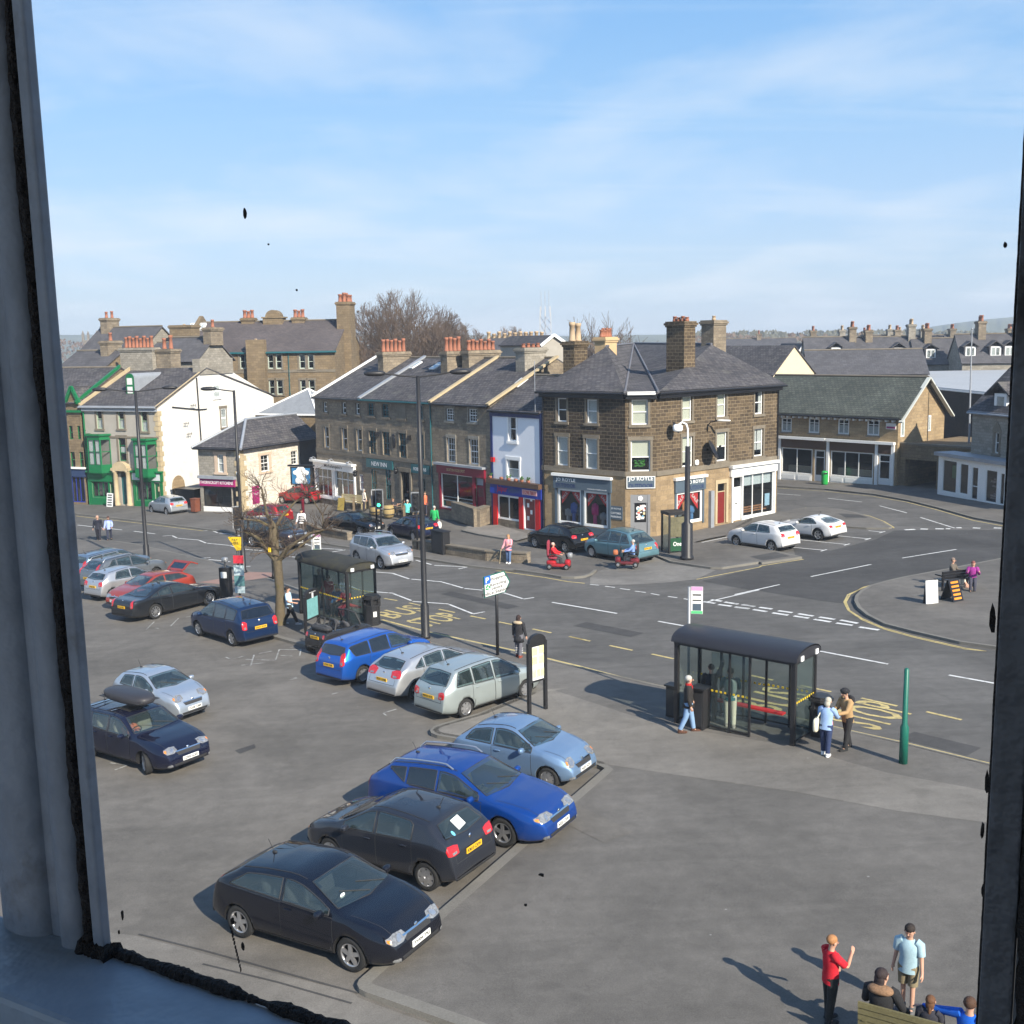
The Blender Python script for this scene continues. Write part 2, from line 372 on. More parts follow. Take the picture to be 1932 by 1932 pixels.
def kerb(Q,h=KH,wd=.15,side=1):
 b=MB();n=len(Q);S=[]
 for i in range(n):
  d=(Q[min(i+1,n-1)]-Q[max(i-1,0)]);d.z=0
  d=d.normalized()if d.length>1e-6 else Vector((1,0,0));s=Vector((d.y,-d.x,0))*side
  p=Q[i];q=p+s*wd
  S.append([Vector((p.x,p.y,gz(p.x,p.y)-.05)),Vector((p.x,p.y,gz(p.x,p.y)+h+.004)),Vector((q.x,q.y,gz(q.x,q.y)+h+.004))])
 V=[v for r in S for v in r];F=[]
 for i in range(n-1):
  for k in(0,1):F.append((3*i+k,3*i+k+1,3*i+3+k+1,3*i+3+k))
 b.add(V,F);o=tag(b.build('kerb',M['kerb']),kind='structure');return o
px=lambda x,y:(0,x,y)
near_kerb=[(5,-100,395),(5,40,405),(5,330,415),(5,480,435),(5,720,490),(5,1010,555),(5,1300,628),(0,640,1141),(6,600,898),(6,920,978),(6,1500,1106),(6,1932,1212),(7,870,1322),(7,1290,1418),(8,790,1285),(8,1130,1362),(8,1700,1504),(8,2100,1600),(8,3000,1830)]
far_kerb=[(5,-100,185),(5,35,205),(5,560,265),(5,1000,320),(5,1200,345),(14,120,1090),(14,520,1150),(6,830,470),(6,1200,530),(6,1500,565),(7,0,490),(7,290,530),(7,420,553),(7,520,556),(7,600,548),(7,660,525),(7,690,500)]
NK=[G(*p)for p in near_kerb];FK=[G(*p)for p in far_kerb]
road=NK+[G(8,3000,900),G(8,2300,600)]+[G(4,2300,1500),G(4,1830,1475),G(4,1600,1435),G(4,1350,1365),G(4,1150,1316),G(4,930,1276),G(4,600,1241),G(4,285,1221),G(3,1830,1260),G(3,1650,1420),G(7,1932,320),G(7,1250,435),G(7,1130,385),G(7,690,500)]+FK[::-1][1:]
sheet('road',road,M['road'],.004,raw=True)
sheet('side_street',[(7,1490,572),(7,1932,468),(8,180,150),(8,460,112),(8,410,100),(4,390,1632),(4,640,1650),(4,940,1575),(4,1065,1515),(4,1300,1512),(4,1830,1512),(4,2200,1520),(8,2200,60),(8,1810,100),(8,1400,180),(8,1000,262),(8,850,312),(8,735,410),(8,600,395),(8,0,300),(7,1932,655)],M['dark_road'],.008)
bay=[(9,1150,1500),(9,960,1441),(9,860,1405),(9,765,1372),(9,735,1355),(9,725,1335),(9,735,1312),(9,760,1290),(9,1885,314),(9,1850,297),(9,1600,250),(9,1100,158),(9,1072,147),(9,1066,132),(9,1085,115),(9,1130,100),(9,1290,55),(6,1590,1392),(6,1650,1350),(6,1560,1300),(0,1012,1288),(0,920,1257),(0,800,1216),(0,712,1196),(0,690,1201),(0,600,1233),(5,1800,1225),(5,1540,1152),(0,430,1160),(0,395,1118),(0,250,1085),(0,100,1045)]
BY=[G(*p)for p in bay]
BY[0]=BY[1]+(BY[1]-BY[2]).normalized()*30
plaza=NK+[G(8,4200,2400),BY[0]+Vector((12,-2,0))]+BY
sheet('pavement',plaza,M['pave'],KH,raw=True)
sheet('paved_band',[(8,3000,2060),(8,1700,1692),(8,1000,1562),(8,650,1462),(8,370,1385),(7,1340,1722),(7,950,1622),(7,560,1492),(7,370,1432),(6,1880,1352),(0,1037,1306),(6,1590,1396),(9,1290,62),(9,1130,108),(9,1090,122),(9,1080,134),(9,1100,150),(9,1600,242),(9,1850,290),(0,1360,1482),(0,1500,1502),(0,1690,1538),(0,1870,1562),(0,2300,1640)],M['pave2'],KH+.004)
inner=[(8,3000,2060),(8,1700,1692),(8,1000,1562),(8,650,1462),(8,370,1385),(7,1340,1722),(7,950,1622),(7,560,1492),(7,370,1432),(6,1880,1352),(6,1560,1240),(6,1250,1130),(6,900,1030),(0,790,1200),(0,640,1190),(0,560,1150),(0,470,1110),(0,400,1085)]
foot=[(5,1120,590),(5,1300,634),(0,640,1146),(6,600,905),(6,920,985),(6,1500,1113),(6,1932,1219),(7,870,1329),(7,1290,1426),(8,790,1292),(8,1130,1369),(8,1700,1511),(8,2100,1608),(8,3000,1840)]
sheet('footway',foot+inner,M['pave'],KH+.004)
sheet('footway',[(5,960,735),(5,1180,700),(5,1330,655),(5,1520,660),(5,1545,690),(5,1300,728),(5,1150,752)],M['tactile'],KH+.008)
kerb(BY,wd=.26,side=1)
kerb(NK,side=1)
sheet('paving_strip',[(9,-1600,900),(9,-300,1085),(9,0,1165),(9,350,1262),(9,700,1345),(9,730,1372),(9,860,1422),(9,1120,1512),(9,1120,1800),(9,-1600,1900)],M['pave2'],.006)
for a,c in(((0,1150),(730,1352)),((-300,1075),(0,1150)),((0,1215),(350,1300)),((350,1300),(700,1400))):
 stripw('gutter_line',[(9,)+a,(9,)+c],.05,M['dark_road'],.010)
wall_line=[(6,1610,505),(6,1400,480),(6,1060,432),(6,840,395),(14,500,1020),(14,100,955),(12,1000,900),(5,1200,250)]
farpave=FK+[G(7,640,470),G(7,180,435)]+[G(*p)for p in wall_line[1:]]+[G(5,900,200),G(5,560,150),G(5,300,140),G(5,35,130),G(5,-100,125)]
sheet('pavement',farpave,M['pave'],KH,raw=True)
kerb(FK,side=-1)
sheet('forecourt',[(5,900,205),(5,1200,255),(14,100,958),(14,500,1022),(6,840,397),(6,1060,434),(7,180,437),(7,640,472),(7,690,505),(7,1130,385),(7,1100,330),(7,900,260),(7,500,130),(7,0,20),(6,700,40),(14,300,500),(12,1900,400),(12,1000,500),(12,0,600),(5,1000,170)],M['pave'],.010)
sheet('apron',[(6,1150,292),(6,1260,318),(6,1520,362),(6,1640,330),(6,1400,255),(6,1190,262)],M['pave3'],KH)
kerb([G(6,1190,262),G(6,1150,292),G(6,1260,318),G(6,1520,362)],side=-1)
sheet('crossover',[(7,640,592),(7,720,603),(7,950,600),(7,1200,588),(7,1450,560),(7,1600,490),(7,1250,438),(7,1130,388),(7,1000,400),(7,860,430),(7,690,505),(7,640,545)],M['dropk'],.012)
jr=[(7,1100,330),(7,1130,385),(7,1250,435),(7,1420,462),(7,1560,482),(7,1650,483),(7,1932,440),(8,180,150),(8,400,118),(8,450,110),(8,400,98),(8,250,64),(8,0,28),(7,1600,292),(7,1425,290),(7,1540,262),(7,1690,234),(3,1500,1520),(3,1640,1460),(3,1640,1440),(3,1240,1545),(3,960,1545),(3,700,1490)]
JQ=[G(*p)for p in jr];sheet('pavement',JQ,M['pave'],KH,raw=True)
kerb(JQ[1:14],side=-1)
tri=[(3,1500,1520),(3,1640,1440),(3,1830,1395),(4,330,1400),(4,430,1375),(4,580,1370),(4,700,1382),(4,800,1402),(4,900,1432),(4,990,1468),(4,1050,1500),(4,1030,1508),(4,880,1508),(4,740,1498),(4,550,1500),(4,300,1500)]
TQ=[G(*p)for p in tri];sheet('pavement',TQ,M['pave'],KH,raw=True)
kerb(TQ[4:14],side=1)
rp=[(4,220,1218),(4,285,1225),(4,600,1245),(4,930,1280),(4,1150,1320),(4,1350,1370),(4,1600,1440),(4,1830,1480),(4,2200,1570),(4,2600,1650),(4,2600,1480),(4,1830,1360),(4,1340,1250),(4,1060,1215),(4,290,1165),(4,220,1160)]
RQ=[G(*p)for p in rp];sheet('pavement',RQ,M['pave'],KH,raw=True);kerb(RQ[:10],side=-1)
isl=[(8,2300,10),(8,1810,112),(8,1400,193),(8,1130,243),(8,1000,273),(8,900,302),(8,840,335),(8,805,370),(8,797,405),(8,820,450),(8,880,500),(8,1000,561),(8,1200,613),(8,1500,682),(8,1790,722),(8,2300,800)]
IQ=[G(*p)for p in isl];sheet('island',IQ+[G(8,3500,500)],M['pave'],KH,raw=True);kerb(IQ,side=-1)
# -- painted lines
def line(pts,wd,mt='white',name='road_marking',h=.012):stripw(name,pts,wd,M[mt],h)
def many(lst,wd,mt='white',h=.012):
 b=MB()
 for pts in lst:stripw('',pts,wd,None,h,b=b)
 tag(b.build('road_marking',M[mt]),kind='structure')
z=lambda k,*xy:[(k,xy[i],xy[i+1])for i in range(0,len(xy),2)]
line(z(6,620,880,920,960,1500,1085,1932,1190)+z(7,870,1305,1290,1400)+z(8,790,1265,1130,1340,1700,1480,2400,1660),.13,'yellow')
line(z(7,-350,440,0,505,290,545,470,577,600,590),.10,'yellow')
line(z(7,1450,560,1932,467)+z(8,180,158,460,114),.10,'yellow')
for o in(0,14):line([(8,1810,108+o*.3-6),(8,1400,188-4+o*.2),(8,1000,262+o*.3),(8,860,300+o*.3),(8,770-o,350),(8,742-o*.8,400),(8,765-o*.5,455),(8,850,510+o*.6),(8,1000,575+o*.5),(8,1200,630+o*.5),(8,1540,708+o*.5),(8,1680,728)],.07,'yellow')
for o in(0,10):line([(4,470,1366-o*.3),(4,700,1380-o*.4),(4,900,1424-o*.6),(4,1000,1462-o*.6),(4,1065,1500-o*.4)],.07,'yellow')
line(z(4,1150,1326,1350,1377,1600,1450,1830,1492),.1,'yellow')
line(z(5,30,214,560,274,1000,328),.1,'yellow');line(z(4,290,1232,600,1253,930,1288,1150,1326),.08,'yellow')
many([z(6,475,700,560,718),z(6,635,738,720,752),z(6,800,768,880,785),z(6,1000,810,1105,832),z(6,1210,855,1310,875),z(6,1400,895,1500,915),z(6,1625,942,1750,968),z(6,1870,992,1960,1012),z(7,483,997,643,1032),z(7,790,1065,963,1102),z(7,1110,1130,1280,1167),z(16,525,315,585,328),z(16,795,375,1025,425),z(16,1265,470,1540,528),z(8,845,1042,1085,1095),z(8,1280,1133,1515,1187),z(8,1730,1228,1950,1280)],.12,'yellow')
many([z(7,350,735,845,820),z(7,1160,880,1775,990),z(8,355,687,1025,815),z(8,1430,888,2050,1000),z(5,40,283,380,320),z(5,470,330,635,350),z(5,-200,255,-60,272)],.12)
many([z(6,560,560,690,570),z(6,690,570,800,607),z(6,815,609,1020,627),z(6,1020,628,1160,668),z(6,1170,671,1290,683),z(6,1290,672,1430,702),z(6,1430,700,1560,740),z(6,1565,742,1635,732),z(6,395,652,480,685),z(6,480,687,695,703),z(6,695,706,815,752),z(6,825,758,1065,775),z(6,1068,778,1225,840),z(6,1228,842,1305,827),z(6,845,482,950,512),z(6,968,517,1190,527),z(6,1190,528,1130,541),z(5,690,367,755,362),z(5,762,364,800,382),z(5,808,384,965,397),z(5,968,399,1020,420),z(5,1030,422,1200,438),z(5,1205,440,1280,464),z(5,1290,466,1450,478),z(5,1570,515,1725,530),z(5,985,537,1055,531),z(5,1040,546,1205,562),z(5,1310,603,1360,597),z(5,1000,327,1060,321),z(5,1062,323,1110,342),z(5,1120,344,1220,354),z(5,1250,358,1330,372),z(13,520,95,1010,122),z(13,530,215,1060,127),z(6,20,368,125,380),z(12,1430,1305,1560,1310),z(12,1570,1315,1690,1360)],.11)
many([z(8,*q)for q in((0,410,20,413),(50,418,135,430),(165,435,250,447),(290,458,385,471),(425,478,525,494),(565,500,668,516),(705,520,822,542),(0,432,98,444),(122,450,215,464),(252,472,357,488),(395,493,495,508),(530,515,642,533),(678,540,788,556),(832,567,963,587))]+[z(7,*q)for q in((1565,715,1645,727),(1668,733,1770,750),(1800,752,1895,768),(1505,730,1595,743),(1620,752,1720,765),(1743,772,1855,785))],.2)
many([z(7,*q)for q in((640,598,710,605),(755,612,830,622),(868,630,945,640),(983,650,1065,660),(1105,668,1170,680),(1235,690,1305,700),(1355,708,1400,715))],.1)
many([z(8,1118,106,1480,48),z(8,508,230,912,148),z(8,0,350,300,283),z(7,1520,735,1932,640),z(4,285,1270,440,1280),z(4,620,1300,850,1325),z(4,965,1350,1150,1398),z(4,1240,1428,1470,1500)],.1)
many([z(4,*q)for q in((1135,1511,1205,1508),(1240,1505,1290,1507),(1340,1504,1395,1505),(1410,1503,1440,1504),(1480,1498,1515,1497),(1590,1498,1640,1500),(1730,1498,1780,1500))],.3)
many([z(4,390,1628,600,1648),z(4,615,1643,575,1654),z(4,430,1577,750,1609),z(4,768,1604,730,1615),z(4,680,1550,890,1571),z(4,908,1567,870,1579),z(4,893,1517,990,1526),z(4,1005,1521,965,1532),z(7,1425,292,1690,236),z(7,1580,290,1932,330)],.1)
many([z(5,*q)for q in((625,1022,565,1080),(810,995,750,1055),(630,1070,660,1072),(870,985,930,975))]+[z(11,*q)for q in((1170,188,1215,205),(1215,205,1310,180),(1320,205,1555,212),(1580,130,1550,215),(1390,165,1360,255),(1425,160,1525,142),(1575,130,1745,130),(1745,130,1735,180),(1590,175,1685,180),(1640,120,1700,108),(1665,360,1720,348),(290,995,420,1015),(420,1015,325,1050),(1290,250,1470,230))]+[z(6,*q)for q in((625,1505,715,1478),(625,1505,650,1520),(285,1378,350,1362),(10,1275,50,1265),(820,1440,880,1428))],.055,'wornwhite')
lane=(G(7,870,1305)-G(6,620,880));lane.z=0;lane.normalize();across=Vector((-lane.y,lane.x,0))
if across.y<0:across=-across
def ground_text(txt,c,height,width):
 o=text_obj('road_marking',txt,M['yellow'],None,(c.x,c.y,0),across,-lane,height,width,0)
 for v in o.data.vertices:v.co.z=gz(v.co.x,v.co.y)+.013
 tag(o,kind='structure');return o
ground_text('BUS',G(6,748,826),1.75,2.1);ground_text('STOP',G(6,975,878),1.75,2.1)
ground_text('BUS',G(16,1010,600),1.9,2.3);ground_text('STOP',G(8,900,1150),1.9,2.3)
stripw('tar_patch',[(9,1500,420),(9,1950,640)],.9,M['carpark'],KH+.006);stripw('tar_patch',[(7,560,900),(7,1000,985)],.8,M['dark_road'],.0095);stripw('tar_patch',[(6,1050,700),(6,1500,800)],.7,M['dark_road'],.0095);stripw('tar_patch',[(8,1150,1290),(8,1600,1400)],.8,M['dark_road'],.0095)
sheet('tar_patch',[(11,1240,900),(11,1390,850),(11,1400,880),(11,1280,925)],M['dark_road'],.006)
sheet('tar_patch',[(4,690,1412),(4,830,1420),(4,890,1442),(4,740,1440)],M['dark_road'],KH+.006)
sheet('tar_patch',[(8,100,110),(8,270,78),(8,370,105),(8,190,135)],M['dark_road'],KH+.006)
#  buildings
Zv=Vector((0,0,1))
M['slate']=brick('welsh_slate',(.108,.100,.102),(.056,.054,.060),(.030,.029,.031),bw=.34,bh=.26,ms=.022,var=.42,bump=.3,scale=.35,dirt=((.13,.125,.11),.8,.56,.75))
M['slate_brown']=brick('school_slate',(.105,.088,.086),(.078,.068,.070),(.05,.045,.045),bw=.35,bh=.25,ms=.012,var=.35,bump=.25,scale=.25)
M['slate_green']=brick('green_slate',(.098,.105,.090),(.060,.068,.060),(.03,.036,.03),bw=.32,bh=.24,ms=.022,var=.4,bump=.3,scale=.35)
M['slate_far']=brick('far_slate',(.095,.092,.098),(.072,.070,.076),(.05,.05,.055),bw=.5,bh=.4,ms=.015,var=.3,bump=.2)
M['soot']=brick('sooty_gritstone',(.118,.086,.053),(.062,.046,.031),(.20,.155,.10),bw=.46,bh=.215,ms=.02,var=.42,bump=.6,scale=.5,dirt=((.05,.04,.03),.7,.55,.8))
M['soot_shade']=brick('sooty_shaded_gritstone',(.062,.047,.034),(.034,.027,.021),(.15,.12,.08),bw=.46,bh=.215,ms=.02,var=.5,bump=.6,scale=.5,dirt=((.11,.08,.05),.6,.6,.8))  # left front: soot, plus the dimness of grazing sun put into the colour
M['tanstone']=brick('cleaned_gritstone',(.31,.225,.13),(.235,.17,.10),(.22,.165,.11),bw=.6,bh=.3,ms=.012,var=.3,bump=.25,scale=.8,dirt=((.13,.09,.05),1.1,.55,.8))
M['greystone']=brick('grey_limestone',(.255,.21,.152),(.175,.142,.104),(.16,.134,.104),bw=.42,bh=.22,ms=.016,var=.38,bump=.45,scale=.6,dirt=((.10,.09,.075),.5,.52,.8))
M['greystone2']=brick('pale_grey_limestone',(.31,.285,.24),(.23,.21,.175),(.21,.19,.16),bw=.4,bh=.2,ms=.016,var=.32,bump=.4,scale=.7)
M['cladstone']=brick('cream_limestone',(.70,.66,.58),(.56,.51,.43),(.60,.55,.47),bw=.34,bh=.16,ms=.02,var=.3,bump=.6,scale=1.2,dirt=((.3,.24,.16),1.3,.56,.75))
M['schoolstone']=brick('brown_gritstone',(.22,.165,.10),(.16,.12,.075),(.13,.10,.065),bw=.5,bh=.25,ms=.015,var=.3,bump=.3,scale=.4)
M['warmstone']=brick('warm_gritstone',(.335,.25,.145),(.255,.185,.108),(.22,.165,.105),bw=.5,bh=.24,ms=.014,var=.3,bump=.35,scale=.5)
M['sashstone']=pm('window_surround_stone',(.17,.145,.11),rough=.9,var=.3,scale=1.5,fine=14)
M['quoin']=pm('yellow_quoin_stone',(.43,.345,.215),rough=.9,var=.25,scale=1.2)
M['render_white']=pm('white_render',(.68,.66,.61),rough=.9,var=.08,scale=.7,dirt=((.48,.45,.40),.9,.52,.72,.55))
M['render_blue']=pm('pale_painted_render',(.74,.76,.80),rough=.85,var=.05,scale=.8)
M['renderpeb']=pm('grey_render',(.34,.315,.275),rough=.95,var=.18,scale=.9,fine=40,bump=.3)
M['cream']=pm('cream_render',(.62,.52,.36),rough=.9,var=.12,scale=.6)
M['pwhite']=pm('white_gloss_paint',(.80,.80,.78),rough=.4,var=.06)
M['pgreen']=pm('green_gloss_paint',(.006,.135,.045),rough=.35,var=.12)
M['pteal']=pm('teal_gloss_paint',(.015,.10,.115),rough=.4,var=.1)
M['pmaroon']=pm('maroon_gloss_paint',(.20,.012,.030),rough=.35,var=.1)
M['pred']=pm('red_gloss_paint',(.52,.010,.012),rough=.35,var=.08)
M['pblue']=pm('blue_fascia',(.018,.035,.27),rough=.4,var=.06)
M['pnavy']=pm('navy_gloss_paint',(.010,.022,.10),rough=.35,var=.08)
M['pgrey']=pm('slate_grey_paint',(.075,.105,.135),rough=.5,var=.08)
M['pplum']=pm('plum_fascia',(.30,.012,.12),rough=.45,var=.06)
M['pblack']=pm('black_gloss_paint',(.012,.012,.014),rough=.35,var=.1)
M['pbrown']=pm('brown_fascia',(.10,.055,.035),rough=.5,var=.1)
M['lead']=pm('lead_flashing',(.30,.32,.35),rough=.55,var=.2,metal=.2)
M['terracotta']=pm('terracotta_pot',(.30,.122,.075),rough=.9,var=.22,scale=1.3)
M['buff']=pm('buff_pot',(.42,.31,.20),rough=.85,var=.22,scale=1.3)
M['gold']=pm('gold_lettering',(.55,.42,.2),rough=.5,var=0)
M['lettw']=pm('white_lettering',(.82,.82,.80),rough=.5,var=0)
M['lettd']=pm('dark_lettering',(.03,.03,.03),rough=.5,var=0)
M['glass']=glassm('window_glass',tint=(.02,.024,.028),trans=.82,tcol=(.86,.9,.9))
M['shopglass']=glassm('shop_glass',tint=(.02,.024,.028),trans=.80,tcol=(.9,.93,.93))
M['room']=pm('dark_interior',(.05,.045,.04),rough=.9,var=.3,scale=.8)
M['blind']=pm('cream_blind',(.72,.70,.58),rough=.9,var=.06)
M['curtain']=pm('net_curtain',(.66,.66,.64),rough=.9,var=.12,scale=6)
M['goods']=pm('window_goods',(.26,.22,.2),rough=.8,var=.8,scale=2.2,fine=5)
M['salered']=pm('sale_banner_red',(.66,.03,.03),rough=.6,var=.05)
M['lino']=pm('shop_floor',(.16,.13,.11),rough=.6,var=.2)
def facade(b,F,u0,u1,zf,z1,holes,rev=.16,mi=0,rmi=None):
 """wall with real openings; zf(u) is the foot of the wall"""
 us=sorted(set([u0,u1]+[h[k]for h in holes for k in(0,1)]));us=[u for u in us if u0<=u<=u1]
 z0=min(zf(u0),zf(u1));zs=sorted(set([z1,z0]+[h[k]for h in holes for k in(2,3)]));zs=[q for q in zs if z0<=q<=z1]
 for i in range(len(us)-1):
  for j in range(len(zs)-1):
   uc=(us[i]+us[i+1])/2;zc=(zs[j]+zs[j+1])/2
   if any(h[0]<uc<h[1]and h[2]<zc<h[3]for h in holes):continue
   a=zs[j]if j else zf(us[i])-.3;c=zs[j]if j else zf(us[i+1])-.3
   b.poly([F.pt(us[i],a),F.pt(us[i+1],c),F.pt(us[i+1],zs[j+1]),F.pt(us[i],zs[j+1])],mi)
 r=mi if rmi is None else rmi
 for h in holes:
  a,c,d,e=h[:4]
  b.poly([F.pt(a,d),F.pt(a,e),F.pt(a,e,-rev),F.pt(a,d,-rev)],r);b.poly([F.pt(c,e),F.pt(c,d),F.pt(c,d,-rev),F.pt(c,e,-rev)],r)
  b.poly([F.pt(a,e),F.pt(c,e),F.pt(c,e,-rev),F.pt(a,e,-rev)],r);b.poly([F.pt(a,d,0),F.pt(a,d,-rev),F.pt(c,d,-rev),F.pt(c,d,0)],r)
def fbox(b,F,u0,u1,z0,z1,o0,o1,mi=0):
 c=F.pt((u0+u1)/2,(z0+z1)/2,(o0+o1)/2);return b.box(c,(abs(u1-u0),abs(o1-o0),abs(z1-z0)),(F.D,F.n,Zv),mi)
def window(root,F,h,frame,nx=1,ny=2,bars=None,rev=.12,blind=None,bm_=None,fw=.055,glass=None,sill=None,midrail=.5,door=False,name=None):
 u0,u1,z0,z1=h[:4];b=MB();o0,o1=-rev-.045,-rev+.03
 fbox(b,F,u0,u0+fw,z0,z1,o0,o1);fbox(b,F,u1-fw,u1,z0,z1,o0,o1)
 fbox(b,F,u0+fw,u1-fw,z0,z0+fw*1.3,o0,o1);fbox(b,F,u0+fw,u1-fw,z1-fw,z1,o0,o1)
 iu0,iu1,iz0,iz1=u0+fw,u1-fw,z0+fw*1.3,z1-fw
 ts=[midrail]if ny==2 else[k/ny for k in range(1,ny)]
 for t in ts:zz=iz0+(iz1-iz0)*t;fbox(b,F,iu0,iu1,zz-.028,zz+.028,o0+.004,o1-.004)
 for k in range(1,nx):uu=iu0+(iu1-iu0)*k/nx;fbox(b,F,uu-.028,uu+.028,iz0,iz1,o0+.008,o1-.008)
 if bars:
  bx,by=bars
  for k in range(1,bx):uu=iu0+(iu1-iu0)*k/bx;fbox(b,F,uu-.012,uu+.012,iz0,iz1,o0+.03,o1-.02)
  for k in range(1,by):zz=iz0+(iz1-iz0)*k/by;fbox(b,F,iu0,iu1,zz-.012,zz+.012,o0+.032,o1-.022)
 wo_=b.build(name or 'window',frame,root)
 g=MB();g.poly([F.pt(iu0,iz0,-rev-.008),F.pt(iu1,iz0,-rev-.008),F.pt(iu1,iz1,-rev-.008),F.pt(iu0,iz1,-rev-.008)])
 g.build('pane',glass or M['glass'],wo_)
 if blind is not None:
  q=MB();a,c=blind[:2];za=iz0+(iz1-iz0)*a;zb=iz0+(iz1-iz0)*c
  if len(blind)>2:
   for(x0,x1)in((0,blind[2]),(1-blind[2],1)):
    fbox(q,F,iu0+(iu1-iu0)*x0,iu0+(iu1-iu0)*x1,za,zb,-rev-.09,-rev-.05)
  else:fbox(q,F,iu0,iu1,za,zb,-rev-.075,-rev-.055)
  q.build('blind' if len(blind)==2 else 'curtain',bm_ or M['blind'],wo_)
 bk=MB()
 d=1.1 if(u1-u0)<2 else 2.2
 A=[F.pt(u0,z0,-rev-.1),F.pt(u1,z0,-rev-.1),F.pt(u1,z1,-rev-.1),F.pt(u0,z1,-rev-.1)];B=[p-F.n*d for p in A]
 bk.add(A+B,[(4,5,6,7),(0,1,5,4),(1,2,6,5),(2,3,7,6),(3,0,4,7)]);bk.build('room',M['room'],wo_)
 if sill:
  s=MB();fbox(s,F,u0-.08,u1+.08,z0-.13,z0-.002,-rev,.09);s.build('sill',sill,wo_)
 return wo_
def surround(b,F,h,wd=.13,o=.035,mi=0,sill=True,head=True):
 u0,u1,z0,z1=h[:4]
 fbox(b,F,u0-wd,u0-.004,z0,z1,-.02,o,mi);fbox(b,F,u1+.004,u1+wd,z0,z1,-.02,o,mi)
 if head:fbox(b,F,u0-wd*1.3,u1+wd*1.3,z1+.003,z1+.22,-.02,o+.012,mi)
 if sill:fbox(b,F,u0-wd*1.3,u1+wd*1.3,z0-.16,z0-.003,-.02,o+.06,mi)
def chimney(root,c,zb,zt,sx,sy,az,mt,pots,potmat,ph=.75,name='chimney',cap=True,pr=.13,rows=1):
 D=azv(az);n=Vector((D.y,-D.x,0));b=MB();c=Vector((c[0],c[1],0))
 def bx(z0,z1,ex):b.box((c.x,c.y,(z0+z1)/2),(sx+ex,sy+ex,z1-z0),(D,n,Zv))
 hh=zt-zb
 bx(zb,zt-.36 if cap else zt,0)
 if cap:bx(zt-.36,zt-.24,.13);bx(zt-.24,zt-.1,.26);bx(zt-.1,zt,.12)
 o=b.build(name,mt,root)
 k=0
 for rr in range(rows):
  for i in range(pots):
   p=c+D*((i+.5)/pots-.5)*(sx*.9)+n*((rr+.5)/rows-.5)*sy*.8
   if pots==1:p=c+n*((rr+.5)/rows-.5)*sy*.8
   q=MB();v=1+.25*math.sin(i*2.3+rr);hgt=ph*(.85+.25*abs(math.sin(i*1.7+zb)))
   q.lathe([(pr*1.15,0),(pr*1.15,.08),(pr,.1),(pr*.85,hgt*.8),(pr*1.05,hgt*.82),(pr*1.05,hgt),(pr*.75,hgt),(pr*.7,hgt-.12)],(p.x,p.y,zt),10)
   q.build('chimney_pot',potmat,o)
 return o
def roofquad(b,pts,th=.10,mi=0):
 pts=[Vector(p)for p in pts];n=(pts[1]-pts[0]).cross(pts[2]-pts[0]).normalized()
 if n.z<0:pts=pts[::-1];n=-n
 b.prism(pts,-n*th,mi)
def drainpipe(root,F,u,z0,z1,mt,r=.045,o=.07):
 b=MB();b.tube([F.pt(u,z0,o),F.pt(u,z1,o)],r,8)
 k=z0+.8
 while k<z1:fbox(b,F,u-.08,u+.08,k,k+.05,0,o);k+=1.9
 return b.build('drainpipe',mt,root)
def gutter(root,F,u0,u1,zz,mt,o=.34,name='gutter'):
 b=MB();b.tube([F.pt(u0,zz,o),F.pt(u1,zz,o)],.07,8);fbox(b,F,u0,u1,zz-.02,zz+.14,o-.14,o-.07);return b.build(name,mt,root)
def lettering(root,F,txt,uc,zc,h,w,mt,o,name='lettering'):
 return text_obj(name,txt,mt,root,F.pt(uc,zc,o),F.D,Zv,h,w,.004)
def P2(p):return(p[0],p[1])
# ---------------------- corner building of dark stone
RC=G(3,1803,1403)
FR_=Fac(RC,49.9)
u_cr=FR_.uz(3,1003,1000)[0];CR=FR_.pt(u_cr,0)
FC=Fac(CR,91.0);u_cl=FC.uz(3,795,1000)[0];CL=FC.pt(u_cl,0)
FL=Fac(CL,132.0);u_l=FL.uz(3,245,1000)[0];LC=FL.pt(u_l,0)
ZE=8.52
jb=thing('corner_shop_building',(CL.x,CL.y,gz(CL.x,CL.y)),'dark sooty stone corner building with slate roof and an outdoor shop at its chamfered corner','building')
band=3.62
wu=MB();wg=MB();sur=MB();fg=lambda F:(lambda u:gz(*P2(F.pt(u,0))))
zb_=lambda F:(lambda u:band+.3)
def up(F,z,x0,y0,x1,y1):return F.rect(z,x0,y0,x1,y1)
JL=[up(FL,3,340,630,403,788),up(FL,3,537,640,607,798),up(FL,3,338,888,412,1080),up(FL,3,528,900,608,1105)]
JC=[up(FC,3,838,640,946,808),up(FC,3,832,912,962,1120)]
JR_=[up(FR_,3,1175,617,1240,782),up(FR_,3,1408,597,1468,755),up(FR_,3,1660,583,1714,737),up(FR_,3,1175,888,1246,1088),up(FR_,3,1405,858,1474,1050),up(FR_,3,1655,835,1715,1018)]
facade(wu,FL,u_l,0,zb_(FL),ZE,JL,mi=1);facade(wu,FC,u_cl,0,zb_(FC),ZE,JC);facade(wu,FR_,u_cr,0,zb_(FR_),ZE,JR_)
for F,hs_ in((FL,JL),(FC,JC),(FR_,JR_)):
 for h in hs_:surround(sur,F,h,.14)
BL=LC+azv(42)*9.0;BR=FR_.pt(0,0)+azv(-40.1)*9.0
BI=CL+azv(2)*13
for A,B_ in((BL,LC),(FR_.pt(0,0),BR),(BR,BI),(BI,BL)):
 wu.poly([(A.x,A.y,gz(*P2(A))-.3),(B_.x,B_.y,gz(*P2(B_))-.3),(B_.x,B_.y,ZE),(A.x,A.y,ZE)])
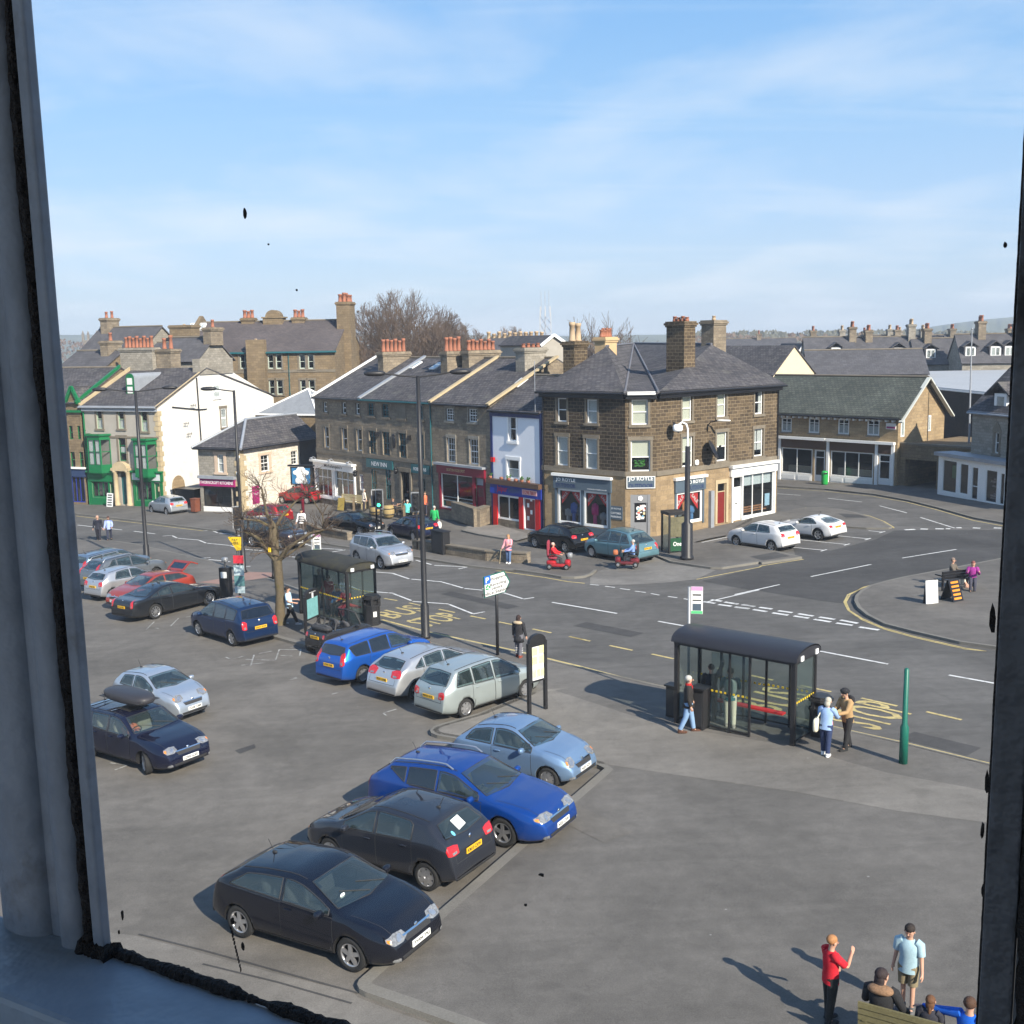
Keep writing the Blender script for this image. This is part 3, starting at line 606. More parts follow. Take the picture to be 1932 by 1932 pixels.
S1=up(FL,3,345,1245,682,1480);S1=(S1[0],S1[1],S1[2]-.05,S1[3])
Dc=up(FC,3,830,1275,962,1545);Dc=(Dc[0],Dc[1],gz(*P2(CR))+.11,Dc[3])
S2=up(FR_,3,1135,1250,1308,1465);D2=up(FR_,3,1408,1200,1466,1470);D2=(D2[0],D2[1],fg(FR_)(D2[0])+.12,D2[3])
S3=up(FR_,3,1572,1130,1783,1410);D3=up(FR_,3,1510,1160,1572,1440);D3=(D3[0],S3[0],fg(FR_)(D3[0])+.1,D3[3]);S3=(S3[0]+.02,min(S3[1],-.15),S3[2],S3[3])
facade(wg,FL,u_l,0,fg(FL),band,[S1]);facade(wg,FC,u_cl,0,fg(FC),band,[Dc]);facade(wg,FR_,u_cr,0,fg(FR_),band,[S2,D2,D3,S3])
wu.build('upper_wall',[M['soot'],M['soot_shade']],jb);wg.build('ground_floor_wall',M['tanstone'],jb);
for F,a,c in((FL,u_l-.04,.03),(FC,u_cl,0),(FR_,u_cr-.03,.04)):fbox(sur,F,a,c,band-.02,band+.28,-.05,.09);fas=MB();fbox(fas,F,a,c,ZE-.34,ZE-.02,-.05,.30);fas.build('eaves_board',M['pblack'],jb)
sur.build('stone_trim',M['sashstone'],jb)
wsp=dict(sill=None,fw=.06)
for i,h in enumerate(JL):window(jb,FL,h,M['pwhite'],1,2,blind=[None,(0,1),(0,1),(0,1)][i],bm_=M['curtain'],**wsp)
window(jb,FC,JC[0],M['pwhite'],1,2,blind=(0,1),**wsp);window(jb,FC,JC[1],M['pwhite'],1,2,blind=(.45,1),midrail=.45,**wsp)
pl=MB()
for k in range(26):
 c=FC.pt(JC[1][0]+.25+random.random()*(JC[1][1]-JC[1][0]-.5),JC[1][2]+.25+random.random()*.4,-.3-random.random()*.15);pl.ico(c,(.10,.10,.06),seg=6,rings=4)
pl.build('pot_plant_leaves',pm('house_plant_leaf',(.05,.22,.03),rough=.6,var=.3),jb)
for i,h in enumerate(JR_):window(jb,FR_,h,M['pwhite'],1,2,blind=[(0,1),(0,1),(0,1,.28),(.1,1),(.5,1),(.2,1,.45)][i],bm_=M['curtain']if i in(2,5)else None,**wsp)
ov=.38;zr_e=ZE+.04
EL=FL.pt(u_l-.25,zr_e,ov);ECL=FC.pt(u_cl-.05,zr_e,ov+.02);ECR=FC.pt(.05,zr_e,ov+.02);ER=FR_.pt(.35,zr_e,ov)
VL=Fac(LC,42.0);VR=Fac(FR_.pt(0,0),-40.1)
bl,zl_=VL.uz(3,690,305);br,zr2=VR.uz(3,1350,256)
ZR=(zl_+zr2)/2
ridL=LC+azv(42)*bl-azv(132)*.25;ridL.z=ZR;ridR=FR_.pt(.35,0)+azv(-40.1)*br;ridR.z=ZR
_d=ray(3,850,267);apex=EYE+_d*((ZR+.05-CAMH)/_d.z)
rf=MB()
roofquad(rf,[EL,ECL,apex,ridL]);roofquad(rf,[ECR,ER,ridR,apex]);roofquad(rf,[ECL,ECR,apex])
bkL=LC+azv(42)*9.3-azv(132)*.25;bkL.z=ZE;bkR=FR_.pt(.35,0)+azv(-40.1)*9.3;bkR.z=ZE;bkI=Vector((BI.x,BI.y,ZE))
roofquad(rf,[ridL,apex,bkI,bkL]);roofquad(rf,[ridR,apex,bkI,bkR][::-1])
rf.build('roof',M['slate'],jb)
rt=MB()
for a,c in((ECL,apex),(ECR,apex),(ridL,apex),(apex,ridR)):rt.tube([a+Zv*.04,c+Zv*.04],.085,8)
rt.build('ridge_tile',pm('slate_ridge_roll',(.125,.125,.14),rough=.7,var=.25),jb)
for A,Bk,Rg in((LC,BL,ridL),(FR_.pt(0,0),BR,ridR)):gb=MB();gb.poly([(A.x,A.y,ZE),(Bk.x,Bk.y,ZE),(Rg.x,Rg.y,ZR-.15)]);gb.build('gable_wall',M['soot'],jb)
gutter(jb,FL,u_l-.25,.1,ZE-.05,M['pblack'],o=ov);gutter(jb,FR_,u_cr-.1,.35,ZE-.05,M['pblack'],o=ov);gutter(jb,FC,u_cl+.1,-.1,ZE-.05,M['pwhite'],o=ov+.02)
def roofpoint(z,x,y,F,depth):
 V=Fac(F.pt(0,0)-F.n*depth,F.az);u,zz=V.uz(z,x,y);return V.pt(u,zz)
c1=roofpoint(3,1165,390,FR_,3.4);t1=roofpoint(3,1165,118,FR_,3.4);chimney(jb,c1,c1.z-.9,t1.z,1.5,1.05,49.9-90,M['soot'],4,M['terracotta'],.3)
c2=roofpoint(3,1385,300,FR_,6.6);t2=roofpoint(3,1385,110,FR_,6.6);chimney(jb,c2,c2.z-1.5,t2.z,1.35,1.1,49.9,M['greystone'],1,M['buff'],.35)
c3=roofpoint(3,462,430,FL,4.4);t3=roofpoint(3,462,250,FL,4.4);chimney(jb,c3,c3.z-1.4,t3.z,1.35,.95,42,M['soot'],2,M['buff'],1.15,pr=.2)
c4=roofpoint(3,665,330,FL,8.2);t4=roofpoint(3,665,222,FL,8.2);chimney(jb,c4,c4.z-1.5,t4.z,1.3,.9,42,pm('buff_brick',(.5,.36,.2),var=.15),6,M['terracotta'],.55,pr=.11)
def shopfront(root,F,h,frame,nx,stall=.0,sillm=None,top=None,name='shop_window',gl=None,fw=.09):
 o=window(root,F,(h[0],h[1],h[2]+stall,h[3]),frame,nx,1,rev=.06,fw=fw,glass=gl or M['shopglass'],name=name)
 if stall>.02:
  b=MB();fbox(b,F,h[0],h[1],h[2],h[2]+stall-.003,-.10,-.02)
  k=max(1,int((h[1]-h[0])/.9))
  for i in range(k):fbox(b,F,h[0]+(h[1]-h[0])*(i+.12)/k,h[0]+(h[1]-h[0])*(i+.88)/k,h[2]+stall*.2,h[2]+stall*.8,-.03,-.005)
  b.build('stall_riser',sillm or frame,o)
 return o
def sale(root,F,h,txt=True):
 u0,u1,z0,z1=h;uc=(u0+u1)/2;zt=z1-.12;b=MB()
 L=(u1-u0)*.46
 for s in(-1,1):
  e=uc+s*(u1-u0)*.44
  pts=[F.pt(uc+s*.04,zt,-.16),F.pt(e,zt,-.16),F.pt(e,zt-L*1.05,-.16),F.pt(e-s*L*.5,zt-L*.52,-.16)]
  if s<0:pts=pts[::-1]
  b.prism(pts,F.n*.01)
 o=b.build('sale_banner',M['salered'],root)
 for s in(-1,1):
  rr=(F.D*1-s*Zv*1.0).normalized()if s<0 else(F.D+Zv*-1).normalized()
  rr=(F.D*.7+Zv*.7)if s<0 else(F.D*.7-Zv*.7)
  upv=F.n.cross(rr.normalized())
  text_obj('lettering','SALE',M['lettw'],root,F.pt(uc+s*(u1-u0)*.31,zt-L*.36,-.145),rr,upv,L*.22,L*.75)
def mannequins(root,F,h,cols,zfoot=None):
 for k,(uu,cc,hh)in enumerate(cols):
  b=MB();u=h[0]+(h[1]-h[0])*uu;z0=h[2]+.05
  b.ico(F.pt(u,z0+hh*.62,-.45),(.23,.14,hh*.26),(F.D,F.n,Zv));b.ico(F.pt(u-.2,z0+hh*.6,-.45),(.07,.08,hh*.22),(F.D,F.n,Zv));b.ico(F.pt(u+.2,z0+hh*.6,-.45),(.07,.08,hh*.22),(F.D,F.n,Zv))
  b.tube([F.pt(u,z0,-.45),F.pt(u,z0+hh*.4,-.45)],.12,8)
  b.build('display_garment',pm('garment_%.2f_%.2f_%.2f'%cc,cc,rough=.8,var=.15),root)
um=(S1[0]+S1[1])/2
sf=MB();zf0=up(FL,3,320,1165,690,1250)
fbox(sf,FL,S1[0]-.18,S1[0]-.005,S1[2]-.4,S1[3],-.02,.08);fbox(sf,FL,S1[1]+.005,S1[1]+.2,S1[2]-.4,S1[3],-.02,.08);fbox(sf,FL,um-.09,um+.09,S1[2],S1[3]-.003,-.10,.05)
fbox(sf,FL,S1[0]-.25,S1[1]+.28,S1[3]+.003,S1[3]+.78,-.02,.14);fbox(sf,FL,S1[0]-.18,S1[1]+.2,S1[2]-.45,S1[2]-.006,-.01,.05)
sf.build('shop_fascia',M['pgrey'],jb)
sfw=MB();fbox(sfw,FL,S1[0]-.32,S1[1]+.35,S1[3]+.785,S1[3]+.95,-.02,.26);sfw.build('fascia_cornice',M['pwhite'],jb)
lettering(jb,FL,'JO ROYLE',S1[0]+.75,S1[3]+.54,.26,1.55,M['lettw'],.145);lettering(jb,FL,'OUTDOOR',S1[0]+.75,S1[3]+.22,.24,1.55,M['pnavy'],.145)
lettering(jb,FL,'www.jo-royle.co.uk',S1[1]-.75,S1[3]+.13,.10,1.5,M['lettw'],.145)
for(a,c)in((S1[0]+.02,um-.1),(um+.1,S1[1]-.02)):
 hh=(a,c,S1[2]+.04,S1[3]-.02);window(jb,FL,hh,M['pwhite'],1,1,rev=.05,fw=.12,glass=M['shopglass'],name='shop_window');sale(jb,FL,(a+.1,c-.1,hh[2],hh[3]-.05))
mannequins(jb,FL,S1,[(.24,(.03,.12,.45),1.5),(.36,(.1,.12,.16),1.2),(.66,(.65,.03,.22),1.6),(.82,(.25,.27,.3),1.0),(.12,(.3,.32,.34),1.0)])
sg=MB();hs2=up(FC,3,803,1152,994,1232);fbox(sg,FC,hs2[0],hs2[1],hs2[2],hs2[3],.0,.08);so_=sg.build('shop_sign',M['pgrey'],jb)
sb=MB()
for(a,c,d,e)in((hs2[0],hs2[1],hs2[3]-.04,hs2[3]),(hs2[0],hs2[1],hs2[2],hs2[2]+.04),(hs2[0],hs2[0]+.04,hs2[2]+.04,hs2[3]-.04),(hs2[1]-.04,hs2[1],hs2[2]+.04,hs2[3]-.04)):fbox(sb,FC,a,c,d,e,.08,.095)
sb.build('sign_border',M['lettw'],so_)
uc=(hs2[0]+hs2[1])/2;zc=(hs2[2]+hs2[3])/2
lettering(jb,FC,'JO ROYLE',uc,zc+.19,.30,(hs2[1]-hs2[0])*.86,M['lettw'],.085);lettering(jb,FC,'OUTDOOR',uc,zc-.22,.28,(hs2[1]-hs2[0])*.86,M['pnavy'],.085)
db=MB();fbox(db,FC,Dc[0],Dc[0]+.16,Dc[2],Dc[3],-.14,.0);fbox(db,FC,Dc[1]-.16,Dc[1],Dc[2],Dc[3],-.14,.0);fbox(db,FC,Dc[0]+.16,Dc[1]-.16,Dc[3]-.5,Dc[3],-.14,-.02)
fbox(db,FC,Dc[0]+.16,Dc[1]-.16,Dc[2],Dc[2]+.85,-.14,-.06);fbox(db,FC,Dc[0]+.16,Dc[0]+.24,Dc[2]+.85,Dc[3]-.5,-.14,-.06);fbox(db,FC,Dc[1]-.24,Dc[1]-.16,Dc[2]+.85,Dc[3]-.5,-.14,-.06)
do=db.build('shop_door',pm('grey_door_paint',(.20,.205,.215),rough=.5,var=.08),jb)
g_=MB();g_.poly([FC.pt(Dc[0]+.24,Dc[2]+.85,-.1),FC.pt(Dc[1]-.24,Dc[2]+.85,-.1),FC.pt(Dc[1]-.24,Dc[3]-.5,-.1),FC.pt(Dc[0]+.24,Dc[3]-.5,-.1)]);g_.build('pane',M['pblack'],do)
stk=[[MB()for _ in range(1)][0]for _ in range(4)]
for i in range(46):
 u=Dc[0]+.34+random.random()*(Dc[1]-Dc[0]-.75);zz=Dc[2]+1.0+random.random()*(Dc[3]-Dc[2]-1.75);k=[0,0,0,1,2,3,0][i%7]
 fbox(stk[k],FC,u,u+.08+random.random()*.12,zz,zz+.06+random.random()*.09,-.098+i*.0002,-.09+i*.0002)
for k,cc in enumerate(((.75,.75,.73),(.5,.1,.08),(.15,.35,.5),(.6,.5,.3))):stk[k].build('window_stickers',pm('sticker_%d'%k,cc,var=.1),do)
hb=MB();hb.lathe([(.0,0),(.16,.0),(.16,.03),(0,.03)],FC.pt((Dc[0]+Dc[1])/2,Dc[3]-.22,0),5,(FC.D,Zv,FC.n),smooth=False,cap=False);hb.build('door_emblem',M['lettw'],do)
pq=MB();ps=up(FL,3,695,1352,778,1440);fbox(pq,FL,ps[0],ps[1],ps[2],ps[3],0,.04);pqo=pq.build('wall_sign',M['pgrey'],jb)
uq=(ps[0]+ps[1])/2
for t_,zz in(('JO ROYLE',.8),('CUSTOMER',.47),('PARKING',.2)):lettering(jb,FL,t_,uq,ps[2]+(ps[3]-ps[2])*zz,.12,.75,M['lettw'],.045)
sf=MB();fbox(sf,FR_,S2[0]-.16,S2[0]-.005,S2[2]-.1,S2[3],-.02,.06);fbox(sf,FR_,S2[1]+.005,S2[1]+.14,S2[2]-.1,S2[3],-.02,.06);fbox(sf,FR_,S2[0]-.2,S2[1]+.2,S2[3]+.003,S2[3]+.75,-.02,.13);sf.build('shop_fascia',M['pgrey'],jb)
sfw=MB();fbox(sfw,FR_,S2[0]-.28,S2[1]+.28,S2[3]+.755,S2[3]+.92,-.02,.24);sfw.build('fascia_cornice',M['pwhite'],jb)
lettering(jb,FR_,'JO ROYLE',S2[1]-.75,S2[3]+.52,.28,1.5,M['lettw'],.135);lettering(jb,FR_,'OUTDOOR',S2[1]-.75,S2[3]+.2,.25,1.5,M['pnavy'],.135)
window(jb,FR_,S2,M['pwhite'],1,1,rev=.05,fw=.14,glass=M['shopglass'],name='shop_window');sale(jb,FR_,(S2[0]+.1,S2[1]-.1,S2[2],S2[3]-.05));mannequins(jb,FR_,S2,[(.55,(.5,.22,.08),1.5),(.8,(.1,.25,.5),1.1),(.3,(.4,.4,.42),.9)])
db=MB();fbox(db,FR_,D2[0]+.05,D2[1]-.05,D2[2],D2[3]-.55,-.15,-.09);do=db.build('front_door',pm('dark_red_door',(.17,.02,.018),rough=.4,var=.1),jb)
g_=MB();g_.poly([FR_.pt(D2[0]+.05,D2[3]-.5,-.12),FR_.pt(D2[1]-.05,D2[3]-.5,-.12),FR_.pt(D2[1]-.05,D2[3]-.05,-.12),FR_.pt(D2[0]+.05,D2[3]-.05,-.12)]);g_.build('fanlight',M['glass'],jb)
fr=MB();fbox(fr,FR_,D2[0],D2[0]+.05,D2[2],D2[3],-.15,-.05);fbox(fr,FR_,D2[1]-.05,D2[1],D2[2],D2[3],-.15,-.05);fbox(fr,FR_,D2[0]+.05,D2[1]-.05,D2[3]-.55,D2[3]-.5,-.15,-.05)
fbox(fr,FR_,D2[0]-.2,D2[0]-.005,D2[2],D2[3]+.25,-.02,.05);fbox(fr,FR_,D2[1]+.005,D2[1]+.2,D2[2],D2[3]+.25,-.02,.05);fbox(fr,FR_,D2[0]-.004,D2[1]+.004,D2[3]+.003,D2[3]+.25,-.02,.05);fr.build('door_surround',M['quoin'],jb)
fbw=MB();zc0=up(FR_,3,1480,1100,1810,1160)
for a,c in((D3[0]-.12,D3[0]-.004),(D3[1]-.04,D3[1]+.05),(S3[1]+.004,S3[1]+.12)):fbox(fbw,FR_,a,c,D3[2]-.1,S3[3]+.0,-.1,.1)
fbox(fbw,FR_,D3[0]-.3,S3[1]+.2,S3[3]+.004,S3[3]+.55,-.05,.16);fbox(fbw,FR_,D3[0]-.4,S3[1]+.25,S3[3]+.555,S3[3]+.72,-.05,.34);fbox(fbw,FR_,S3[0]-.0,S3[1],S3[2]-.16,S3[2]-.004,-.05,.12)
fbw.build('shop_fascia',M['pwhite'],jb)
lettering(jb,FR_,'HIGH PEAK FINANCIAL SERVICES',(D3[0]+S3[1])/2,S3[3]+.28,.2,3.3,M['lead'],.165)
window(jb,FR_,S3,M['pwhite'],3,1,rev=.04,fw=.07,glass=M['shopglass'],name='shop_window')
bl_=MB();fbox(bl_,FR_,S3[0]+.1,S3[1]-.1,S3[3]-.75,S3[3]-.1,-.2,-.18);bl_.build('roller_blind',pm('pale_blue_blind',(.55,.62,.64),var=.04),jb)
it=MB();
for k in range(3):fbox(it,FR_,S3[0]+.25,S3[1]-.2,S3[2]+.2+k*.16,S3[2]+.28+k*.16,-.5+k*.05,-.4+k*.05)
it.build('window_bench',pm('varnished_wood',(.34,.16,.07),var=.2),jb)
pp=MB();fbox(pp,FR_,S3[1]-.75,S3[1]-.25,S3[2]+.5,S3[2]+1.3,-.12,-.11);pp.build('window_poster',pm('poster_blue',(.35,.55,.7),var=.15),jb)
db=MB();fbox(db,FR_,D3[0]+.05,D3[1]-.06,D3[2],D3[3]-.62,-.12,-.05);
for k in range(2):fbox(db,FR_,D3[0]+.16,D3[1]-.17,D3[2]+.2+k*.95,D3[2]+.95+k*.9,-.06,-.035)
do=db.build('front_door',M['pwhite'],jb);lt=MB();fbox(lt,FR_,D3[0]+.3,D3[0]+.55,D3[2]+1.05,D3[2]+1.11,-.05,-.03);lt.build('letter_box',M['pblack'],do)
fl=MB();ctr=FR_.pt((D3[0]+D3[1])/2,D3[3]-.55,-.1);rr=(D3[1]-D3[0])/2-.08
fl.poly([ctr+FR_.D*rr*math.cos(a*math.pi/12)+Zv*rr*1.1*math.sin(a*math.pi/12)for a in range(13)]);fl.build('fanlight',M['glass'],jb)
ab=MB();fbox(ab,FR_,D3[0]-.004,D3[1],D3[3]+.02,S3[3],-.12,.08);ab.build('door_head',M['pwhite'],jb)
def dish(z,x,y,F,r,mt,nm):
 u,zz=F.uz(z,x,y);o=.45;c=F.pt(u,zz,o);t=thing('satellite_dish',F.pt(u,zz,.03),nm,'satellite dish','satellite dishes on the dark corner building')
 ax=(F.n*.6+F.D*.35+Zv*.35).normalized();X=ax.orthogonal().normalized();Y=ax.cross(X);b=MB()
 b.lathe([(r,.12*r+.05),(r*.7,.05),(r*.3,.01),(0.01,0),(.01,-.02),(r*.7,.02),(r,.1*r+.03)],c,18,(X,Y,ax),cap=False);b.build('dish',mt,t)
 b=MB();b.tube([F.pt(u,zz,0),F.pt(u,zz,o-.02)],.03,6);b.tube([c-Y*r*.9,c+ax*r*.9],.015,6);b.blob(c+ax*r*.9,(.05,.05,.09),(X,Y,ax));b.build('bracket',M['pblack'],t)
dish(3,1088,828,FR_,.38,M['pblack'],'round dark satellite dish on stone wall beside the corner window');dish(3,1335,975,FR_,.62,M['pblack'],'large dark mesh satellite dish seen nearly edge-on on stone wall')
u,zz=FR_.uz(3,1268,1060);al=MB();al.blob(FR_.pt(u,zz,.07),(.17,.06,.17),(FR_.D,FR_.n,Zv));al.build('alarm_box',M['pwhite'],jb)
u,zz=FR_.uz(3,1340,800);t=thing('wall_lamp',FR_.pt(u,zz-.4,.02),'white street light on a curved arm fixed to dark stone wall','wall lamp');b=MB();b.tube([FR_.pt(u,zz-.5,.05),FR_.pt(u,zz-.1,.1),FR_.pt(u+.05,zz+.1,.25),FR_.pt(u+.25,zz+.17,.6)],.035,8);b.build('arm',M['pblack'],t);b=MB();b.blob(FR_.pt(u+.45,zz+.2,.95),(.09,.42,.06),(FR_.D,(FR_.n+FR_.D*.4).normalized(),Zv));b.build('lamp_head',M['pwhite'],t)
drainpipe(jb,FL,u_l+.1,fg(FL)(u_l),ZE,M['pblack']);drainpipe(jb,FR_,-.08,3.4,ZE,M['pblack'])
jp=MB();pu=up(FR_,3,1350,1275,1372,1505);fbox(jp,FR_,pu[0],pu[1],fg(FR_)(pu[0]),pu[3]+.25,0,.22);jp.build('cable_box',M['lead'],jb)
# ---------------------- the terrace: food shop, inn, restaurant, painted takeaway
TA=139.0
FT=Fac(LC,TA)
uT=[FT.uz(2,1483,1200)[0],FT.uz(2,1040,1200)[0],FT.uz(2,505,1200)[0],FT.uz(2,150,1200)[0]]
ft=fg(FT);VT=Fac(FT.pt(uT[3],0),TA-90)
bT,zT=VT.uz(2,605,578)
ZT=7.42
def terrace_house(name,label,ua,ub,ze,holes,mt,sidel=True,sider=True,ridge=None,depth=None,slate='slate',front_h=0.0):
 t=thing(name,(FT.pt((ua+ub)/2,0).x,FT.pt((ua+ub)/2,0).y,ft((ua+ub)/2)),label,'building','stone terrace beside the square')
 b=MB();facade(b,FT,ua,ub,ft,ze,holes);d=depth or bT;zr=ridge or zT
 n=-FT.n
 for u in(ua,ub):
  A=FT.pt(u,0);C=A+n*2*d;Rg=A+n*d
  pts=[(A.x,A.y,ft(u)-.3),(C.x,C.y,ft(u)-.3),(C.x,C.y,ze),(Rg.x,Rg.y,zr-.1),(A.x,A.y,ze)]
  b.poly(pts if u==ub else pts[::-1])
 A=FT.pt(ua,0)+n*2*d;C=FT.pt(ub,0)+n*2*d
 b.poly([(C.x,C.y,ft(ub)-.3),(A.x,A.y,ft(ua)-.3),(A.x,A.y,ze),(C.x,C.y,ze)])
 b.build('wall',mt,t)
 r=MB();e0=FT.pt(ua,ze+.03,.28);e1=FT.pt(ub,ze+.03,.28);r0=FT.pt(ua,zr,-d);r1=FT.pt(ub,zr,-d);k0=FT.pt(ua,ze+.03,-2*d-.25);k1=FT.pt(ub,ze+.03,-2*d-.25)
 roofquad(r,[e0,e1,r1,r0]);roofquad(r,[r0,r1,k1,k0]);ro=r.build('roof',M[slate],t)
 q=MB();q.tube([r0+Zv*.03,r1+Zv*.03],.09,8);q.build('ridge_tile',M['sashstone'],ro)
 return t,ro
def coping(root,u,ze,zr,d,mt,wd=.3,name='coping'):
 b=MB();a=FT.pt(u,ze+.12,.3);c=FT.pt(u,zr+.12,-d);dd=(c-a).normalized();nn=FT.D.cross(dd)
 b.box((a+c)/2,(wd,(c-a).length,.14),(FT.D,dd,nn));return b.build(name,mt,root)
rT=lambda*a:FT.rect(2,*a)
mh=[rT(205,915,235,992),rT(348,920,378,1003),rT(452,925,482,1010),rT(215,1105,248,1262),rT(350,1115,388,1278),rT(462,1122,500,1288)]
ms=rT(160,1430,445,1645);mw1=(ms[0]+.05,ms[0]+(ms[1]-ms[0])*.43,ms[2],ms[3]);mw2=(ms[0]+(ms[1]-ms[0])*.52,ms[1]-.1,ms[2]+.1,ms[3])
mw3=rT(482,1470,510,1590)
tM,ro=terrace_house('stone_restaurant','grey stone end house with white restaurant front at the left end of the terrace',uT[3],uT[2]-.01,ZT,mh+[mw1,mw2,mw3],M['greystone'])
tr=MB();
for h in mh:surround(tr,FT,h,.1,head=True)
fbox(tr,FT,uT[3],uT[2]-.01,rT(150,1285,505,1315)[2],rT(150,1285,505,1310)[3]+.02,-.02,.08)
tr.build('stone_trim',M['sashstone'],tM)
for h in mh:window(tM,FT,h,M['pwhite'],1,2,fw=.05)
for h,n_ in((mw1,3),(mw2,3)):
 window(tM,FT,h,M['pwhite'],n_,2,midrail=.68,rev=.03,glass=M['shopglass'],fw=.06,name='shop_window')
 it=MB()
 for k in range(n_):fbox(it,FT,h[0]+.1+(h[1]-h[0])*k/n_,h[0]+(h[1]-h[0])*(k+.8)/n_,h[2]+.1,h[2]+.75+.3*(k==1),-.9,-.6)
 it.build('table_settings',pm('red_tableware',(.45,.03,.03),var=.5),tM)
window(tM,FT,mw3,M['pwhite'],2,2,rev=.06)
fs=MB();fz=rT(140,1375,448,1435)
fbox(fs,FT,ms[0]-.25,ms[1]+.2,fz[2],fz[3]-.1,-.02,.2);fbox(fs,FT,ms[0]-.4,ms[1]+.3,fz[3]-.1,fz[3]+.05,-.02,.45);
for u in(ms[0]-.12,mw1[1]+.12,mw2[0]-.12,ms[1]+.08):fbox(fs,FT,u-.09,u+.09,ms[2]-.2,fz[2]-.004,-.02,.12)
fbox(fs,FT,mw1[0],mw1[1],ms[2]-.2,ms[2]-.006,-.02,.1);fbox(fs,FT,mw2[0],mw2[1],ms[2]-.1,mw2[2]-.006,-.02,.1)
fs.build('shop_fascia',M['pwhite'],tM)
lettering(tM,FT,'Michelangelo\'s',(ms[0]+ms[1])/2,(fz[2]+fz[3])/2-.04,.34,2.6,M['lettd'],.205)
spl=MB()
for k in range(3):u=ms[0]+.1+k*(ms[1]-ms[0]-.2)/2;spl.tube([FT.pt(u,fz[3]+.1,.1),FT.pt(u,fz[3]+.3,.35),FT.pt(u,fz[3]+.22,.5)],.025,6);spl.blob(FT.pt(u,fz[3]+.18,.55),(.18,.08,.07),(FT.D,FT.n,Zv))
spl.build('spot_lamps',M['lead'],tM)
nh=[rT(545,925,592,1020),rT(655,932,705,1030),rT(932,945,965,1048)];nh2=[rT(558,1135,608,1310),rT(660,1145,712,1320),rT(787,1155,838,1340),rT(940,1165,972,1350)]
nb_=rT(778,938,830,1040)
nd=rT(808,1450,870,1690);nw=[rT(575,1430,615,1640),rT(683,1430,722,1660),rT(950,1500,985,1640)]
nd=(nd[0],nd[1],ft(nd[0])+.1,nd[3])
tN,ro=terrace_house('stone_inn','brown stone inn with teal windows and teal name boards in the middle of the terrace',uT[2],uT[1]-.01,ZT+.05,nh+nh2+[nd]+nw,M['greystone'])
tr=MB()
for h in nh+[nb_]:surround(tr,FT,h,.12)
for h in nh2:surround(tr,FT,h,.1,sill=False)
fbox(tr,FT,nb_[0],nb_[1],nb_[2],nb_[3],-.02,.02)
sz=rT(505,1325,1030,1385);fbox(tr,FT,uT[2],uT[1]-.02,3.05,3.32,-.02,.09)
fbox(tr,FT,nd[0]-.22,nd[0]-.004,nd[2],nd[3]+.0,-.02,.1);fbox(tr,FT,nd[1]+.004,nd[1]+.22,nd[2],nd[3],-.02,.1);fbox(tr,FT,nd[0]-.22,nd[1]+.22,nd[3]+.003,nd[3]+.3,-.02,.12)
tr.build('stone_trim',M['sashstone'],tN)
for h in nh+nh2:window(tN,FT,h,M['pteal'],2,2,bars=(2,4),fw=.06)
for h in nw:window(tN,FT,h,M['pteal'],2,2,rev=.05)
gutter(tN,FT,uT[2],uT[1],ZT-.02,M['pteal'],o=.26)
db=MB();fbox(db,FT,nd[0]+.02,nd[1]-.02,nd[2],nd[3]-.02,-.5,-.4);db.build('front_door',M['pblack'],tN)
h=rT(540,1355,740,1425);b=MB();fbox(b,FT,h[0],h[1],h[2]+.03,h[3],.0,.1);so2=b.build('name_board',M['pteal'],tN);lettering(tN,FT,'NEW INN',(h[0]+h[1])/2,(h[2]+h[3])/2,.33,2.0,M['lettw'],.105)
h=rT(882,1395,1020,1462);b=MB();fbox(b,FT,h[0],h[1],h[2],h[3],.0,.1);b.build('name_board',M['pteal'],tN);lettering(tN,FT,'ROBINSONS',(h[0]+h[1])/2,(h[2]+h[3])/2,.24,1.5,M['lettw'],.105)
drainpipe(tN,FT,uT[1]-.12,ft(uT[1]),ZT,M['pteal'])
u,zz=FT.uz(2,745,1220);b=MB();b.blob(FT.pt(u,zz,.05),(.24,.05,.48),(FT.D,FT.n,Zv),p=2.2);b.blob(FT.pt(u,zz+.5,.05),(.16,.05,.1),(FT.D,FT.n,Zv));b.build('wall_plaque',M['pblack'],tN)
lb=MB()
for x,y in((800,1425),(490,1450),(985,1530)):
 u,zz=FT.uz(2,x,y);lb.tube([FT.pt(u-.4,zz,.05),FT.pt(u-.2,zz+.15,.4),FT.pt(u+.1,zz+.1,.6)],.03,6);lb.ico(FT.pt(u+.15,zz-.12,.62),(.17,.17,.2));lb.lathe([(.2,0),(.05,.2)],FT.pt(u+.15,zz+.02,.62),8)
lb.build('wall_lanterns',M['pblack'],tN)
for x,y in((625,1162),(868,1187)):u,zz=FT.uz(2,x,y);b=MB();fbox(b,FT,u-.12,u+.12,zz-.16,zz+.16,0,.2);b.build('flood_lamp',M['pblack'],tN)
fh=[rT(1140,965,1200,1058),rT(1313,970,1378,1068),rT(1152,1188,1213,1375),rT(1322,1200,1388,1390)]
fsw=rT(1108,1470,1352,1735);fdr=rT(1372,1500,1435,1740)
tF,ro=terrace_house('stone_food_shop','brown stone house with maroon food shop front, right of the inn',uT[1],uT[0]-.01,ZT,fh+[fsw,(fdr[0],fdr[1],fdr[2],fdr[3])],M['greystone'])
tr=MB()
for h in fh:surround(tr,FT,h,.09,sill=True)
tr.build('stone_trim',M['greystone2'],tF)
for h in fh:window(tF,FT,h,M['pwhite'],1,2,bars=(3,4),fw=.05)
window(tF,FT,fsw,M['pwhite'],2,1,rev=.04,glass=M['shopglass'],name='shop_window',fw=.07)
